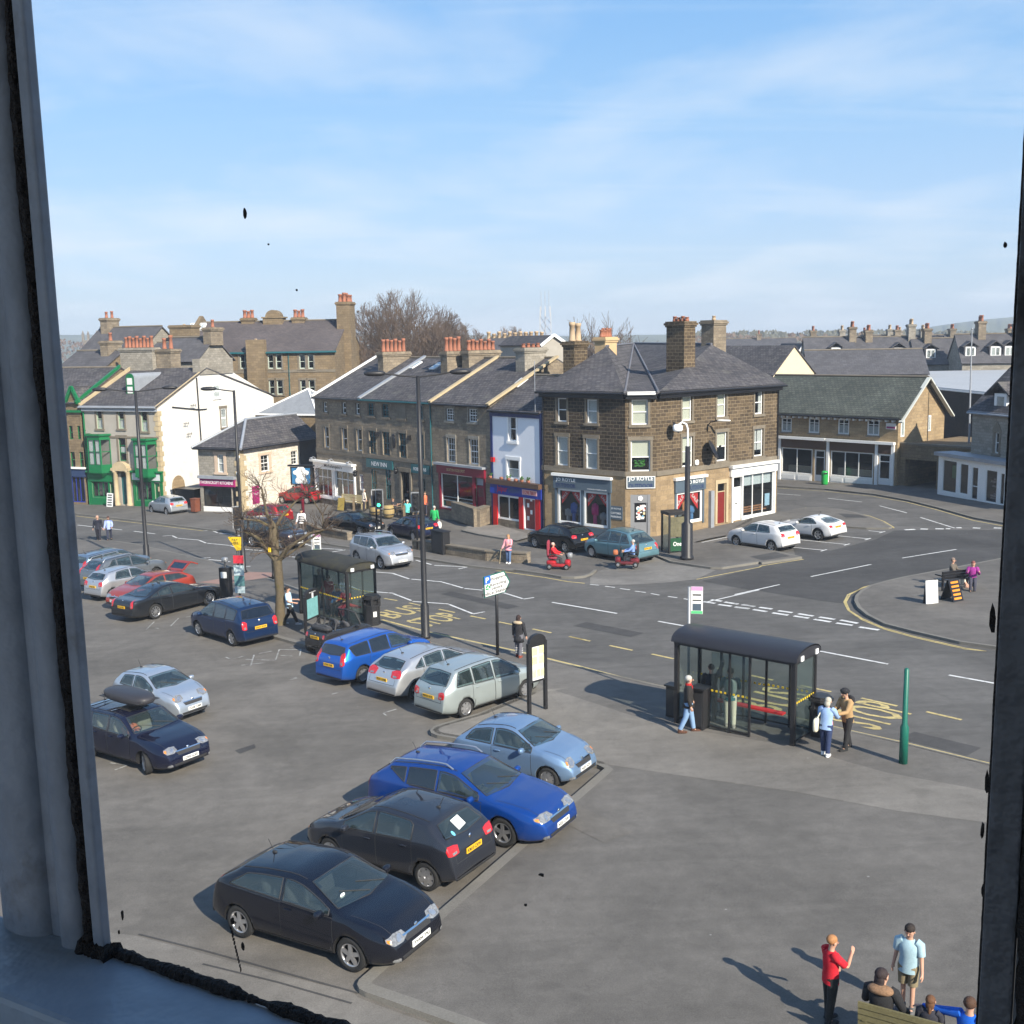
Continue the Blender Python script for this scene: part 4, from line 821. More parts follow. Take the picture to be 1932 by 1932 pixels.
it=MB();fbox(it,FT,fsw[0]+.1,fsw[1]-.1,fsw[2]+.12,fsw[2]+.4,-.5,-.3);it.build('window_display',pm('fruit_display',(.5,.2,.04),var=.7,scale=5),tF)
it=MB();fbox(it,FT,fsw[0]+.07,fsw[1]-.07,fsw[2]+.5,fsw[2]+.56,-.14,-.1);fbox(it,FT,fsw[0]+.07,fsw[1]-.07,fsw[2]+.75,fsw[2]+.8,-.14,-.1);it.build('window_rail',M['pwhite'],tF)
fs=MB();zt_=fsw[3]
fbox(fs,FT,fsw[0]-.2,fsw[0]-.004,fsw[2]-.15,zt_,-.02,.1);fbox(fs,FT,fsw[1]+.004,fdr[0]-.004,fdr[2],zt_,-.02,.1);fbox(fs,FT,fdr[1]+.004,fdr[1]+.14,fdr[2],zt_,-.02,.1)
fbox(fs,FT,fsw[0]-.3,fdr[1]+.2,zt_+.004,zt_+.6,-.02,.18);fbox(fs,FT,fsw[0],fsw[1],fsw[2]-.12,fsw[2]-.004,-.02,.1);fs.build('shop_fascia',M['pmaroon'],tF)
b=MB();fbox(b,FT,fsw[0]-.4,fdr[1]+.28,zt_+.605,zt_+.75,-.02,.4);b.build('fascia_cornice',M['lead'],tF)
lettering(tF,FT,'BUXTON FOOD SPOT',(fsw[0]+fsw[1])/2+.1,zt_+.3,.2,2.0,M['gold'],.185)
db=MB();fbox(db,FT,fdr[0]+.04,fdr[1]-.04,fdr[2],fdr[3]-.5,-.12,-.06);do=db.build('shop_door',M['pmaroon'],tF)
g_=MB();g_.poly([FT.pt(fdr[0]+.18,fdr[2]+.9,-.055),FT.pt(fdr[1]-.18,fdr[2]+.9,-.055),FT.pt(fdr[1]-.18,fdr[3]-.65,-.055),FT.pt(fdr[0]+.18,fdr[3]-.65,-.055)]);g_.build('pane',M['glass'],do)
b=MB();fbox(b,FT,fdr[0]+.03,fdr[1]-.03,fdr[3]-.47,fdr[3]-.02,-.12,-.07);b.build('fanlight',M['lead'],tF)
kh=[rT(1622,1030,1678,1215),rT(1612,1358,1700,1500)]
ksw=rT(1540,1635,1705,1815);kdr=rT(1745,1660,1825,1885);kdr=(kdr[0],kdr[1],ft(kdr[0])+.08,kdr[3])
tK,ro=terrace_house('rendered_takeaway','narrow pale painted takeaway with blue fascia and red pilasters',uT[0],-.02,ZT-.25,kh+[ksw,kdr],M['render_blue'],depth=bT*.62,ridge=ZT+1.9)
for h in kh:window(tK,FT,h,M['pwhite'],1,2,fw=.06,blind=(0,.45)if h is kh[1]else None,bm_=M['curtain'])
tr=MB();
for h in kh:surround(tr,FT,h,.14,o=.05)
tr.build('window_surround',M['pwhite'],tK)
b=MB();fbox(b,FT,uT[0]+.02,-.03,ZT-.62,ZT-.27,-.02,.1);fbox(b,FT,uT[0]+.02,uT[0]+.2,ft(uT[0])-.1,ZT-.63,-.02,.07);fbox(b,FT,-.24,-.04,ft(0)-.1,ZT-.63,-.02,.07);b.build('navy_trim',M['pnavy'],tK)
fz=rT(1485,1555,1868,1630);b=MB();fbox(b,FT,uT[0]+.05,-.06,fz[2]-.02,fz[3],-.02,.17);b.build('shop_fascia',M['pblue'],tK)
lettering(tK,FT,'Jaipur',uT[0]+1.25,(fz[2]+fz[3])/2,.5,1.05,M['pred'],.175);lettering(tK,FT,'TAKEAWAY',uT[0]+2.45,(fz[2]+fz[3])/2,.3,1.2,M['pgrey'],.176);
b=MB();h=rT(1738,1590,1850,1632);fbox(b,FT,h[0],h[1],h[2]+.05,h[3]+.02,.17,.185);b.build('phone_panel',pm('pink_panel',(.75,.45,.42),var=.05),tK);lettering(tK,FT,'01298 78833',(h[0]+h[1])/2,(h[2]+h[3])/2+.03,.24,(h[1]-h[0])*.9,M['pred'],.19)
b=MB();h=rT(1493,1565,1525,1605);fbox(b,FT,h[0],h[1],h[2],h[3],.17,.182);b.build('access_panel',pm('access_blue',(.05,.1,.5),var=0),tK)
b=MB();fbox(b,FT,uT[0]-.1,-.04,fz[3]+.004,fz[3]+.32,-.02,.4);b.build('flower_shelf',M['pbrown'],tK)
fl=MB()
for x in(1500,1585,1640,1695,1740,1790):u,_z=FT.uz(2,x,1500);fl.blob(FT.pt(u,fz[3]+.42,.25),(.14,.1,.1),(FT.D,FT.n,Zv))
fl.build('flower_pots',M['terracotta'],tK)
gl2=MB()
for x in(1500,1640,1740,1790):
 u,_z=FT.uz(2,x,1500)
 for k in range(14):gl2.ico(FT.pt(u+random.uniform(-.15,.15),fz[3]+.5+random.uniform(0,.18),.25+random.uniform(-.1,.1)),(.06,.05,.04),seg=5,rings=3)
gl2.build('shelf_plants',pm('plant_green',(.05,.12,.03),var=.4),tK)
b=MB();zp=ft(-1)+.0
fbox(b,FT,uT[0]+.22,ksw[0]-.004,zp-.1,fz[2]-.025,-.02,.1);fbox(b,FT,ksw[1]+.004,kdr[0]-.1,zp-.1,fz[2]-.025,-.02,.1);fbox(b,FT,kdr[1]+.06,-.25,zp-.1,fz[2]-.025,-.02,.1);b.build('pilaster',M['pred'],tK)
window(tK,FT,ksw,M['pwhite'],2,1,rev=.04,glass=M['shopglass'],name='shop_window',fw=.08)
b=MB();fbox(b,FT,ksw[0],ksw[1],zp-.1,ksw[2]-.006,-.02,.05);b.build('stone_stall_riser',M['greystone'],tK)
b=MB();fbox(b,FT,kdr[0]-.095,kdr[0],kdr[2],kdr[3]+.1,-.1,.06);fbox(b,FT,kdr[1],kdr[1]+.055,kdr[2],kdr[3]+.1,-.1,.06);b.build('door_frame',M['pwhite'],tK)
db=MB();fbox(db,FT,kdr[0]+.03,kdr[1]-.03,kdr[2],kdr[3],-.12,-.06);do=db.build('shop_door',pm('brown_red_door',(.2,.05,.04),var=.15),tK)
b=MB()
for k in range(4):fbox(b,FT,kdr[0]+.15+.3*(k%2),kdr[0]+.35+.3*(k%2),kdr[2]+.55+.42*k,kdr[2]+.82+.42*k,-.058,-.05)
b.build('door_notices',M['lettw'],do)
u,zz=FT.uz(2,1500,1352);b=MB();fbox(b,FT,u-.02,u+.28,zz-.15,zz+.15,.07,.2);b.build('alarm_box',M['pred'],tK)
def dpt(x,y,d):return roofpoint(2,x,y,FT,d)
def chim(root,x,yb,yt,d,sx,sy,az,mt,pots,pm_,ph=.8,x2=None,**k):
 c=dpt(x,yb,d);t_=dpt(x,yt,d);return chimney(root,c,c.z-1.2,t_.z,sx,sy,az,mt,pots,pm_,ph,**k)
chim(tM,745,640,532,bT*.78,2.6,.75,TA-90,M['greystone'],6,M['terracotta'],.95,pr=.15)
chim(tN,1195,640,528,bT*.75,1.7,.8,TA-90,M['greystone'],4,M['terracotta'],1.0,pr=.15);chim(tN,1410,620,520,bT*1.0,3.0,.8,TA-90,M['greystone'],7,M['terracotta'],.75,pr=.15)
chim(tF,1790,620,500,bT*.85,2.0,.95,TA-90,M['greystone2'],4,M['terracotta'],.28)
coping(tM,uT[3]+.08,ZT,zT,bT,M['pwhite'],.2);coping(tN,uT[2]+.1,ZT,zT,bT,M['lead'],.35);coping(tF,uT[1]+.1,ZT,zT,bT,M['quoin'],.3);coping(tK,uT[0]+.05,ZT,zT,bT,M['quoin'],.3)
gutter(tM,FT,uT[3],uT[2],ZT-.04,M['pblack'],o=.26);gutter(tF,FT,uT[1],uT[0],ZT-.04,M['pblack'],o=.26);gutter(tK,FT,uT[0],-.05,ZT-.29,M['pblack'],o=.26)
def skylight(root,x,y,F,za,zr,d,w_=.7,h_=1.1,fr='pwhite'):
 V=F.uz(2,x,y);
 best=None
 for k in range(1,60):
  dd=d*k/60;p=roofpoint(2,x,y,F,dd);zz=za+(zr-za)*dd/d
  if best is None or abs(p.z-zz)<best[0]:best=(abs(p.z-zz),p,zz)
 p=best[1];sl=(Vector((0,0,zr-za))-F.n*d).normalized();nn=F.D.cross(sl)
 b=MB();b.box(Vector((p.x,p.y,best[2]))+nn*.06,(w_,h_,.1),(F.D,sl,nn));o=b.build('skylight',M[fr],root)
 b=MB();b.box(Vector((p.x,p.y,best[2]))+nn*.115,(w_-.16,h_-.16,.02),(F.D,sl,nn));b.build('pane',M['glass'],o)
skylight(tN,905,640,FT,ZT+.1,zT,bT);skylight(tN,1072,645,FT,ZT+.1,zT,bT);skylight(tK,1705,775,FT,ZT-.2,ZT+1.9,bT*.62)
u,zz=FT.uz(2,1840,995);b=MB();b.tube([FT.pt(u,zz,.2),FT.pt(u,zz+3.2,.2)],.02,6);b.build('aerial_pole',M['lead'],tK)
#  left side: white gabled house, small stone shop, school
def gabled(root,F,u0,u1,ze,depth,zr,holes,wallm,roofm,side_holes=None,sidem=None,ovh=.3,eo=.3,back=True,bz=None,left=True,right=True,zfoot=None):
 """house with its eaves on F: front wall with openings, two gables, back wall and a roof"""
 ft_=zfoot or fg(F);b=MB();facade(b,F,u0,u1,ft_,ze,holes);b.build('wall',wallm,root)
 g=MB();bd=2*depth;bz=bz or ze
 for u,sgn in((u0,-1),(u1,1)):
  A=F.pt(u,0)
  pts=[F.pt(u,ft_(u)-.4),F.pt(u,gz(*P2(F.pt(u,0,-bd)))-.4,-bd),F.pt(u,bz,-bd),F.pt(u,zr-.08,-depth),F.pt(u,ze,0)]
  g.poly(pts if sgn>0 else pts[::-1])
 g.poly([F.pt(u1,ft_(u1)-.4,-bd),F.pt(u0,ft_(u0)-.4,-bd),F.pt(u0,bz,-bd),F.pt(u1,bz,-bd)])
 g.build('gable_wall',sidem or wallm,root)
 r=MB();e0,e1=F.pt(u0-ovh,ze+.02,eo),F.pt(u1+ovh,ze+.02,eo);r0,r1=F.pt(u0-ovh,zr,-depth),F.pt(u1+ovh,zr,-depth);k0,k1=F.pt(u0-ovh,bz+.02,-bd-eo),F.pt(u1+ovh,bz+.02,-bd-eo)
 roofquad(r,[e0,e1,r1,r0]);roofquad(r,[r0,r1,k1,k0]);ro=r.build('roof',roofm,root)
 q=MB();q.tube([r0+Zv*.03,r1+Zv*.03],.09,6);q.build('ridge_tile',M['sashstone'],ro)
 return ro
WC=G(1,706,1500);FW_=Fac(WC,112.5);wl=FW_.uz(1,195,1200)[0];fw_=fg(FW_)
zeW=FW_.uz(1,700,838)[1];VW=Fac(WC,22.5)
uA,zA=VW.uz(1,945,605);uA2,zA2=VW.uz(1,1165,600);uB,zB=VW.uz(1,1440,770)
tW=thing('white_gabled_house',(WC.x,WC.y,gz(WC.x,WC.y)),'grey rendered house with green bay windows and a tall white painted gable wall','building')
w1=lambda*a:FW_.rect(1,*a)
wh=[w1(258,852,296,980),w1(402,855,442,980),w1(555,862,598,998)]
arch=w1(408,1040,455,1195);wd_=w1(425,1270,468,1490);wd_=(wd_[0],wd_[1],fw_(wd_[0])+.15,wd_[3])
ws1=w1(232,1330,345,1440);ws1=(ws1[0],ws1[1]-.05,ws1[2],ws1[3]);ws1d=w1(352,1330,382,1480)
ws2=w1(525,1330,632,1460);ws2d=w1(650,1345,690,1480)
b=MB();facade(b,FW_,wl,0,fw_,zeW,wh+[arch,wd_,ws1,ws1d,ws2,ws2d]);b.build('wall',M['renderpeb'],tW)
g=MB();zr_w=max(zA,zA2)
WB=VW.pt(uB,0)
g.poly([VW.pt(0,fw_(0)-.4),VW.pt(uB,gz(WB.x,WB.y)-.4),VW.pt(uB,zB),VW.pt(uA2,zA2),VW.pt(uA,zA),VW.pt(0,zeW)])
g.build('gable_wall',M['render_white'],tW)
uR,zR_=uA,zA+.15
r=MB();ridge_u=(uA+uA2)/2;zrW=VW.uz(1,930,522)[1];rd=uA+.9
sl_=(zA-zeW)/uA;zrW=zeW+sl_*rd
e0,e1=FW_.pt(wl-.3,zeW+.03,.35),FW_.pt(.12,zeW+.03,.35);r0,r1=FW_.pt(wl-.3,zrW,-rd),FW_.pt(.12,zrW,-rd);k0,k1=FW_.pt(wl-.3,zB+.2,-uB-.2),FW_.pt(.12,zB+.2,-uB-.2)
roofquad(r,[e0,e1,r1,r0]);roofquad(r,[r0,r1,k1,k0]);ro=r.build('roof',M['slate'],tW)
b=MB();b.poly([FW_.pt(wl,fw_(wl)-.4,-uB),FW_.pt(wl,fw_(wl)-.4),FW_.pt(wl,zeW),FW_.pt(wl,zrW-.1,-rd),FW_.pt(wl,zB,-uB)]);b.build('gable_wall',M['renderpeb'],tW)
b=MB();c_=VW.pt((uA+uA2)/2,0);
b.box(VW.pt((uA+uA2)/2,(zA+VW.uz(1,1050,525)[1])/2+.0,-.3),(uA2-uA,.8,VW.uz(1,1050,525)[1]-zA+.4),(VW.D,VW.n,Zv));b.build('chimney',M['greystone2'],tW)
b=MB();
for k in range(int((zeW-fw_(0))/.42)):
 z_=fw_(0)+k*.42;ww=.42 if k%2 else .26;fbox(b,FW_,-ww,.03,z_+.01,z_+.40,-.02,.04);fbox(b,VW,-.03,.45 if k%2==0 else .28,z_+.01,z_+.40,-.02,.04)
b.build('quoins',M['quoin'],tW)
b=MB();fbox(b,FW_,wl,-.0,zeW-.35,zeW-.02,-.02,.25);b.build('cornice',M['lead'],tW);gutter(tW,FW_,wl-.2,.1,zeW-.02,M['lead'],o=.38)
b=MB();a_,c_=VW.pt(-.3,zeW-.02,.03),VW.pt(uA,zA-.02,.03);b.bar(a_,c_,.22,.10,VW.n);b.build('verge',M['quoin'],tW)
b=MB();a_,c_=FW_.pt(wl-.1,zeW+.15,.3),FW_.pt(wl-.1,zrW+.15,-rd);b.bar(a_,c_,.3,.15,FW_.D);b.build('coping',M['quoin'],tW)
st_=MB()
for h in wh:surround(st_,FW_,h,.16)
surround(st_,FW_,arch,.18);fbox(st_,FW_,wl,0,wh[0][2]-.75,wh[0][2]-.60,-.02,.06);st_.build('stone_trim',M['sashstone'],tW)
for h in wh:window(tW,FW_,h,pm('sage_window_paint',(.30,.40,.28),rough=.5,var=.1),1,2,blind=(0,.45),bm_=M['curtain'])
window(tW,FW_,arch,M['pgreen'],1,3,blind=(.3,.6),bm_=M['curtain'])
def baywin(root,F,x0,y0,x1,y1,frame):
 h=F.rect(1,x0,y0,x1,y1);u0,u1,z0,z1=h;d=.75;b=MB();g_=MB();w3=(u1-u0)
 P=[F.pt(u0,0,0),F.pt(u0+.45,0,d),F.pt(u1-.45,0,d),F.pt(u1,0,0)]
 def zz(p,z_):return Vector((p.x,p.y,z_))
 for i in range(3):
  A,B=P[i],P[i+1];D=(B-A).normalized();L=(B-A).length;n=Vector((D.y,-D.x,0));FF=Fac(A,math.degrees(math.atan2(D.x,D.y)))
  fbox(b,FF,0,L,z0,z0+.62,-.05,.0);fbox(b,FF,0,L,z1-.45,z1-.1,-.05,.0);fbox(b,FF,-.05,L+.05,z1-.1,z1+.05,-.2,.15)
  fbox(b,FF,0,.08,z0+.62,z1-.45,-.08,.0);fbox(b,FF,L-.08,L,z0+.62,z1-.45,-.08,.0);fbox(b,FF,.08,L-.08,(z0+z1)/2+.1,(z0+z1)/2+.16,-.07,-.01)
  if i==1:fbox(b,FF,L/2-.04,L/2+.04,z0+.62,z1-.45,-.07,-.01)
  g_.poly([FF.pt(.08,z0+.62,-.05),FF.pt(L-.08,z0+.62,-.05),FF.pt(L-.08,z1-.45,-.05),FF.pt(.08,z1-.45,-.05)])
 b.poly([zz(p,z0)for p in P]);b.poly([zz(p,z1)for p in P][::-1])
 o=b.build('bay_window',frame,root);g_.build('pane',M['glass'],o)
 c=MB()
 for k in(0,1,2):
  if k<2:c.box(zz(P[1]*(1-(k+.5)/2)+P[2]*((k+.5)/2),(z0+z1)/2+.1)-F.n*.14,(w3*.22,.03,z1-z0-1.1),(F.D,F.n,Zv))
 c.box(zz((P[0]+P[1])/2,(z0+z1)/2+.1)-F.n*.1+F.D*.1,(.5,.03,z1-z0-1.1),((P[1]-P[0]).normalized(),(P[1]-P[0]).normalized().cross(Zv),Zv));c.build('curtain',M['curtain'],o)
 t=MB();
 for i in range(4):
  z_=z0-.12*i-.1;s=1-.16*i;c0=(P[0]+P[3])/2
  pts=[c0+(p-c0)*s for p in P];t.prism([zz(p,z_)for p in pts][::-1],(0,0,.11))
 t.build('bay_base',frame,o)
baywin(tW,FW_,215,1015,355,1262,M['pgreen']);baywin(tW,FW_,522,1045,665,1290,M['pgreen'])
for h,hd_ in((ws1,ws1d),(ws2,ws2d)):
 window(tW,FW_,h,M['pgreen'],3,1,rev=.05,glass=M['shopglass'],name='shop_window',fw=.09)
 it=MB()
 for k in range(12):fbox(it,FW_,h[0]+.15+random.random()*(h[1]-h[0]-.6),h[0]+.35+random.random()*(h[1]-h[0]-.5),h[2]+.15+random.random()*.9,h[2]+.4+random.random()*1.1,-.35-k*.02,-.34-k*.02)
 it.build('window_goods',M['goods'],tW)
 db=MB();fbox(db,FW_,hd_[0],hd_[1],hd_[2],hd_[3],-.14,-.08);do=db.build('shop_door',M['pgreen'],tW)
 g_=MB();g_.poly([FW_.pt(hd_[0]+.14,hd_[2]+.6,-.07),FW_.pt(hd_[1]-.14,hd_[2]+.6,-.07),FW_.pt(hd_[1]-.14,hd_[3]-.15,-.07),FW_.pt(hd_[0]+.14,hd_[3]-.15,-.07)]);g_.build('pane',M['glass'],do)
 fs=MB();z0_=fw_(h[0])
 fbox(fs,FW_,h[0]-.25,h[0]-.004,z0_-.1,h[3],-.02,.1);fbox(fs,FW_,h[1]+.004,hd_[0]-.004,z0_-.1,h[3],-.02,.1);fbox(fs,FW_,hd_[1]+.004,hd_[1]+.22,z0_-.1,h[3],-.02,.1);fbox(fs,FW_,h[0],h[1],z0_-.1,h[2]-.004,-.02,.08)
 fbox(fs,FW_,h[0]-.3,hd_[1]+.3,h[3]+.004,h[3]+.75,-.02,.16);fbox(fs,FW_,h[0]-.35,hd_[1]+.35,h[3]+.755,h[3]+.9,-.02,.32);fs.build('shop_fascia',M['pgreen'],tW)
b=MB();fbox(b,FW_,ws2[0]-.2,ws2d[1]+.1,ws2[3]+.1,ws2[3]+.68,.16,.19);b.build('name_board',pm('pale_grey_board',(.5,.54,.55),var=.05),tW);lettering(tW,FW_,'TOWN & COUNTRY',(ws2[0]+ws2d[1])/2,ws2[3]+.4,.22,2.0,M['lettd'],.195)
b=MB()
for u in(wd_[0]-.32,wd_[1]+.32):
 b.lathe([(.27,0),(.27,.3),(.2,.36),(.19,2.9),(.26,3.0),(.28,3.15)],FW_.pt(u,fw_(u)-.05,.25),14)
fbox(b,FW_,wd_[0]-.6,wd_[1]+.6,wd_[3]+.15,wd_[3]+.38,-.02,.5);ctr=FW_.pt((wd_[0]+wd_[1])/2,wd_[3]+.38,.0)
b.prism([ctr+FW_.D*.75*math.cos(a*math.pi/10)+Zv*.55*math.sin(a*math.pi/10)for a in range(11)],FW_.n*.5);b.build('door_surround',M['quoin'],tW)
b=MB();fbox(b,FW_,wd_[0],wd_[1],wd_[2],wd_[3]-.4,-.14,-.08);b.build('front_door',M['pteal'],tW)
gw1=VW.rect(1,1038,690,1080,772);gw2=VW.rect(1,1088,845,1122,970)
for h in(gw1,gw2):
 b=MB();fbox(b,VW,h[0]-.15,h[1]+.15,h[2]-.15,h[2]-.01,0,.1);fbox(b,VW,h[0]-.12,h[0],h[2],h[3],0,.05);fbox(b,VW,h[1],h[1]+.12,h[2],h[3],0,.05);fbox(b,VW,h[0]-.2,h[1]+.2,h[3]+.01,h[3]+.25,0,.06);b.build('window_surround',M['sashstone']if h is gw2 else M['pwhite'],tW)
 b=MB();fbox(b,VW,h[0],h[1],h[2],h[3],.0,.02);o=b.build('window',M['pwhite'],tW)
 g_=MB();
 for k in(0,1):fbox(g_,VW,h[0]+.07,h[1]-.07,h[2]+.08+(h[3]-h[2])*k*.5,h[2]+(h[3]-h[2])*(k+1)*.5-.05,.02,.028)
 g_.build('pane',M['glass'],o)
b=MB();h=VW.rect(1,760,1290,845,1415);c0=VW.pt((h[0]+h[1])/2,h[3]-.9,.03);rr=(h[1]-h[0])/2
pts=[VW.pt(h[0],h[2]-.5,.03),VW.pt(h[1],h[2]-.5,.03)]+[c0+VW.D*rr*math.cos(a*math.pi/8)+Zv*.9*math.sin(a*math.pi/8)for a in range(9)]
b.prism(pts,VW.n*.03);b.build('blocked_arch',M['warmstone'],tW)
b=MB();up_,zp_=VW.uz(1,935,700);b.tube([VW.pt(VW.uz(1,922,640)[0],VW.uz(1,922,640)[1],.08),VW.pt(VW.uz(1,952,1055)[0],VW.uz(1,952,1055)[1],.08)],.06,6);u1_,z1_=VW.uz(1,760,835);b.tube([VW.pt(u1_,z1_,.08),VW.pt(*VW.uz(1,940,852),.08),VW.pt(*VW.uz(1,990,848),.08)],.05,6);b.build('drainpipe',M['pblack'],tW)
b=MB()
for(x,y)in((885,825),(840,945),(860,1015)):
 u_,z_=VW.uz(1,x,y);b.tube([VW.pt(u_,z_,0),VW.pt(u_,z_,.35)],.02,5);b.bar(VW.pt(u_-.3,z_,.35),VW.pt(u_+.3,z_+.02,.35),.03,.03)
 for k in(-1,0,1):b.bar(VW.pt(u_+k*.22,z_-.12,.35),VW.pt(u_+k*.22,z_+.14,.35),.03,.03)
b.build('wall_aerial',M['trim']if 'trim' in M else M['pblack'],tW)
ud,zd=FW_.uz(1,480,700);dep=None
for k in range(2,60):
 dd=uA*k/60;V=Fac(FW_.pt(0,0)-FW_.n*dd,FW_.az);u_,z_=V.uz(1,480,752)
 if z_<=zeW+sl_*(dd)+.1:dep=dd;break
dep=dep or 2.0
V=Fac(FW_.pt(0,0)-FW_.n*dep,FW_.az);h=V.rect(1,457,640,507,755);uc=(h[0]+h[1])/2;ww=(h[1]-h[0])/2
b=MB();fbox(b,V,h[0],h[1],h[2],h[3],-.05,.02);cc=V.pt(uc,h[3],-.05);b.prism([cc+V.D*ww*math.cos(a*math.pi/8)+Zv*ww*.9*math.sin(a*math.pi/8)for a in range(9)],V.n*.07);do=b.build('dormer',M['pgreen'],tW)
b=MB();
for k in(0,1):fbox(b,V,h[0]+.12,h[1]-.12,h[2]+.15+k*(h[3]-h[2])*.5,h[2]+(h[3]-h[2])*(k+1)*.5-.02,.02,.03)
b.build('pane',M['curtain'],do)
b=MB();n_=8
for a in range(n_):
 t0,t1=math.pi*a/n_,math.pi*(a+1)/n_;ln=lambda t:(ww*.9*math.sin(t)+h[3]-h[2])/max(.2,sl_)
 p0=cc+V.D*ww*1.08*math.cos(t0)+Zv*ww*.95*math.sin(t0);p1=cc+V.D*ww*1.08*math.cos(t1)+Zv*ww*.95*math.sin(t1)
 b.poly([p0,p1,p1-V.n*ln(t1),p0-V.n*ln(t0)])
for s in(-1,1):e=cc+V.D*ww*1.08*s;b.poly([e,e-V.n*((h[3]-h[2])/max(.2,sl_)),e-Zv*(h[3]-h[2])])
b.build('dormer_roof',M['lead'],do)
def wpt(x,y,d):V=Fac(FW_.pt(0,0)-FW_.n*d,FW_.az);return V.pt(*V.uz(1,x,y))
c=wpt(552,570,rd);t_=wpt(552,438,rd);chimney(tW,c,c.z-1.0,t_.z,3.6,1.0,112.5,M['greystone2'],8,M['terracotta'],.95,pr=.16)
c=wpt(740,530,rd+.6);t_=wpt(740,447,rd+.6);chimney(tW,c,c.z-1.0,t_.z,1.6,1.3,112.5,M['greystone'],2,M['terracotta'],1.1,pr=.18)
drainpipe(tW,FW_,wl+.05,fw_(wl),zeW,M['pgreen'],r=.07)
tX=thing('stone_gabled_house',FW_.pt(wl-4.2,gz(*P2(FW_.pt(wl-4,0))),0),'stone house with green bargeboards at the left window edge','building')
zeX=FW_.uz(1,120,880)[1];zrX=FW_.uz(1,130,700)[1]
xh=[w1(130,960,152,1050),w1(145,1135,172,1240),w1(75,960,100,1050),w1(85,1135,115,1240)];xs_=w1(95,1300,180,1470)
Vx=Fac(FW_.pt(wl-.35,0),22.5);ux,zx=Vx.uz(1,418,570)
ro=gabled(tX,FW_,wl-9,wl-.35,zeX+.9,ux,zx,xh+[xs_],M['schoolstone'],M['slate'],ovh=.1)
for h in xh:window(tX,FW_,h,M['pgreen'],1,2)
window(tX,FW_,xs_,M['pblue'],3,1,rev=.05,glass=M['shopglass'],name='shop_window')
b=MB();fbox(b,FW_,xs_[0]-.4,xs_[1]+.3,xs_[3]+.02,xs_[3]+.7,-.02,.16);b.build('shop_fascia',pm('dark_blue_fascia',(.02,.04,.10),var=.1),tX)
b=MB();fbox(b,FW_,xs_[0]-.5,xs_[1]+.4,xs_[3]+.705,xs_[3]+.85,-.02,.3);b.build('fascia_cornice',M['pwhite'],tX)
b=MB();a_,c_=Vx.pt(-.4,zeX+.95,-.05),Vx.pt(ux,zx+.1,-.05);b.bar(a_,c_,.3,.2,Vx.n);b.build('bargeboard',M['pgreen'],tX)
gc=w1(60,705,145,800);b=MB();um_=(gc[0]+gc[1])/2
for s in(-1,1):b.bar(FW_.pt(um_+s*(gc[1]-gc[0])*.55,gc[2]-.1,.2),FW_.pt(um_,gc[3]+.1,.2),.25,.2,FW_.n)
fbox(b,FW_,gc[0]-.2,gc[1]+.2,gc[2]-.9,gc[2]-.7,-.1,.25);b.build('gable_trim',M['pgreen'],tX)
b=MB();b.prism([FW_.pt(gc[0],gc[2]-.2,.0),FW_.pt(gc[1],gc[2]-.2,.0),FW_.pt(um_,gc[3],0)],FW_.n*.1);b.poly([FW_.pt(gc[0],gc[2]-1.2,.05),FW_.pt(gc[1],gc[2]-1.2,.05),FW_.pt(gc[1],gc[2]-.2,.05),FW_.pt(gc[0],gc[2]-.2,.05)]);b.build('dormer_gable',M['schoolstone'],tX)
r=MB();roofquad(r,[FW_.pt(gc[0]-.2,gc[2]-.2,.2),FW_.pt(um_,gc[3]+.12,.2),FW_.pt(um_,gc[3]+.12,-4),FW_.pt(gc[0]-.2,gc[2]-.2,-4)]);roofquad(r,[FW_.pt(gc[1]+.2,gc[2]-.2,.2),FW_.pt(um_,gc[3]+.12,.2),FW_.pt(um_,gc[3]+.12,-4),FW_.pt(gc[1]+.2,gc[2]-.2,-4)]);r.build('dormer_roof',M['slate'],tX)
# ---------------------- small stone shop with hipped roof
KC=G(1,1237,1535);FK1=Fac(KC,114.0);FK2=Fac(KC,25.2)
kl=FK1.uz(1,945,1300)[0];kr=FK2.uz(1,1700,1200)[0];km=FK2.uz(1,1618,1200)[0];zk=FK1.uz(1,1243,1118)[1]
tT=thing('hipped_stone_shop',(KC.x,KC.y,gz(KC.x,KC.y)),'low stone shop with plum fascia, cream side wall and hipped slate roof','building')
k1=FK1.rect(1,1065,1152,1108,1272);ks=FK1.rect(1,975,1365,1160,1500);kd=FK1.rect(1,1165,1365,1212,1520);kd=(kd[0],kd[1]-.05,ft(0)*0+fg(FK1)(-.5)+.1,kd[3])
k2=FK2.rect(1,1355,1155,1412,1265);k3=FK2.rect(1,1558,1128,1600,1220);k4=FK2.rect(1,1298,1362,1345,1465);k5=FK2.rect(1,1565,1310,1610,1400)
b=MB();facade(b,FK1,kl,0,fg(FK1),zk,[k1,ks,kd]);b.build('front_wall',M['greystone2'],tT)
b=MB();facade(b,FK2,0,km,fg(FK2),zk,[k2,k3,k4,k5]);b.build('side_wall',M['cladstone'],tT)
b=MB();facade(b,FK2,km,kr+.6,fg(FK2),zk,[])
KB=FK2.pt(kr+.6,0);KLp=FK1.pt(kl,0);KB2=KLp+(KB-KC)
for A,B_ in((KB,KB2),(KB2,KLp)):b.poly([(A.x,A.y,gz(*P2(A))-.4),(B_.x,B_.y,gz(*P2(B_))-.4),(B_.x,B_.y,zk),(A.x,A.y,zk)])
b.build('rear_wall',pm('shaded_stone',(.10,.095,.09),var=.3),tT)  # shade on the side extension is put into this stone colour
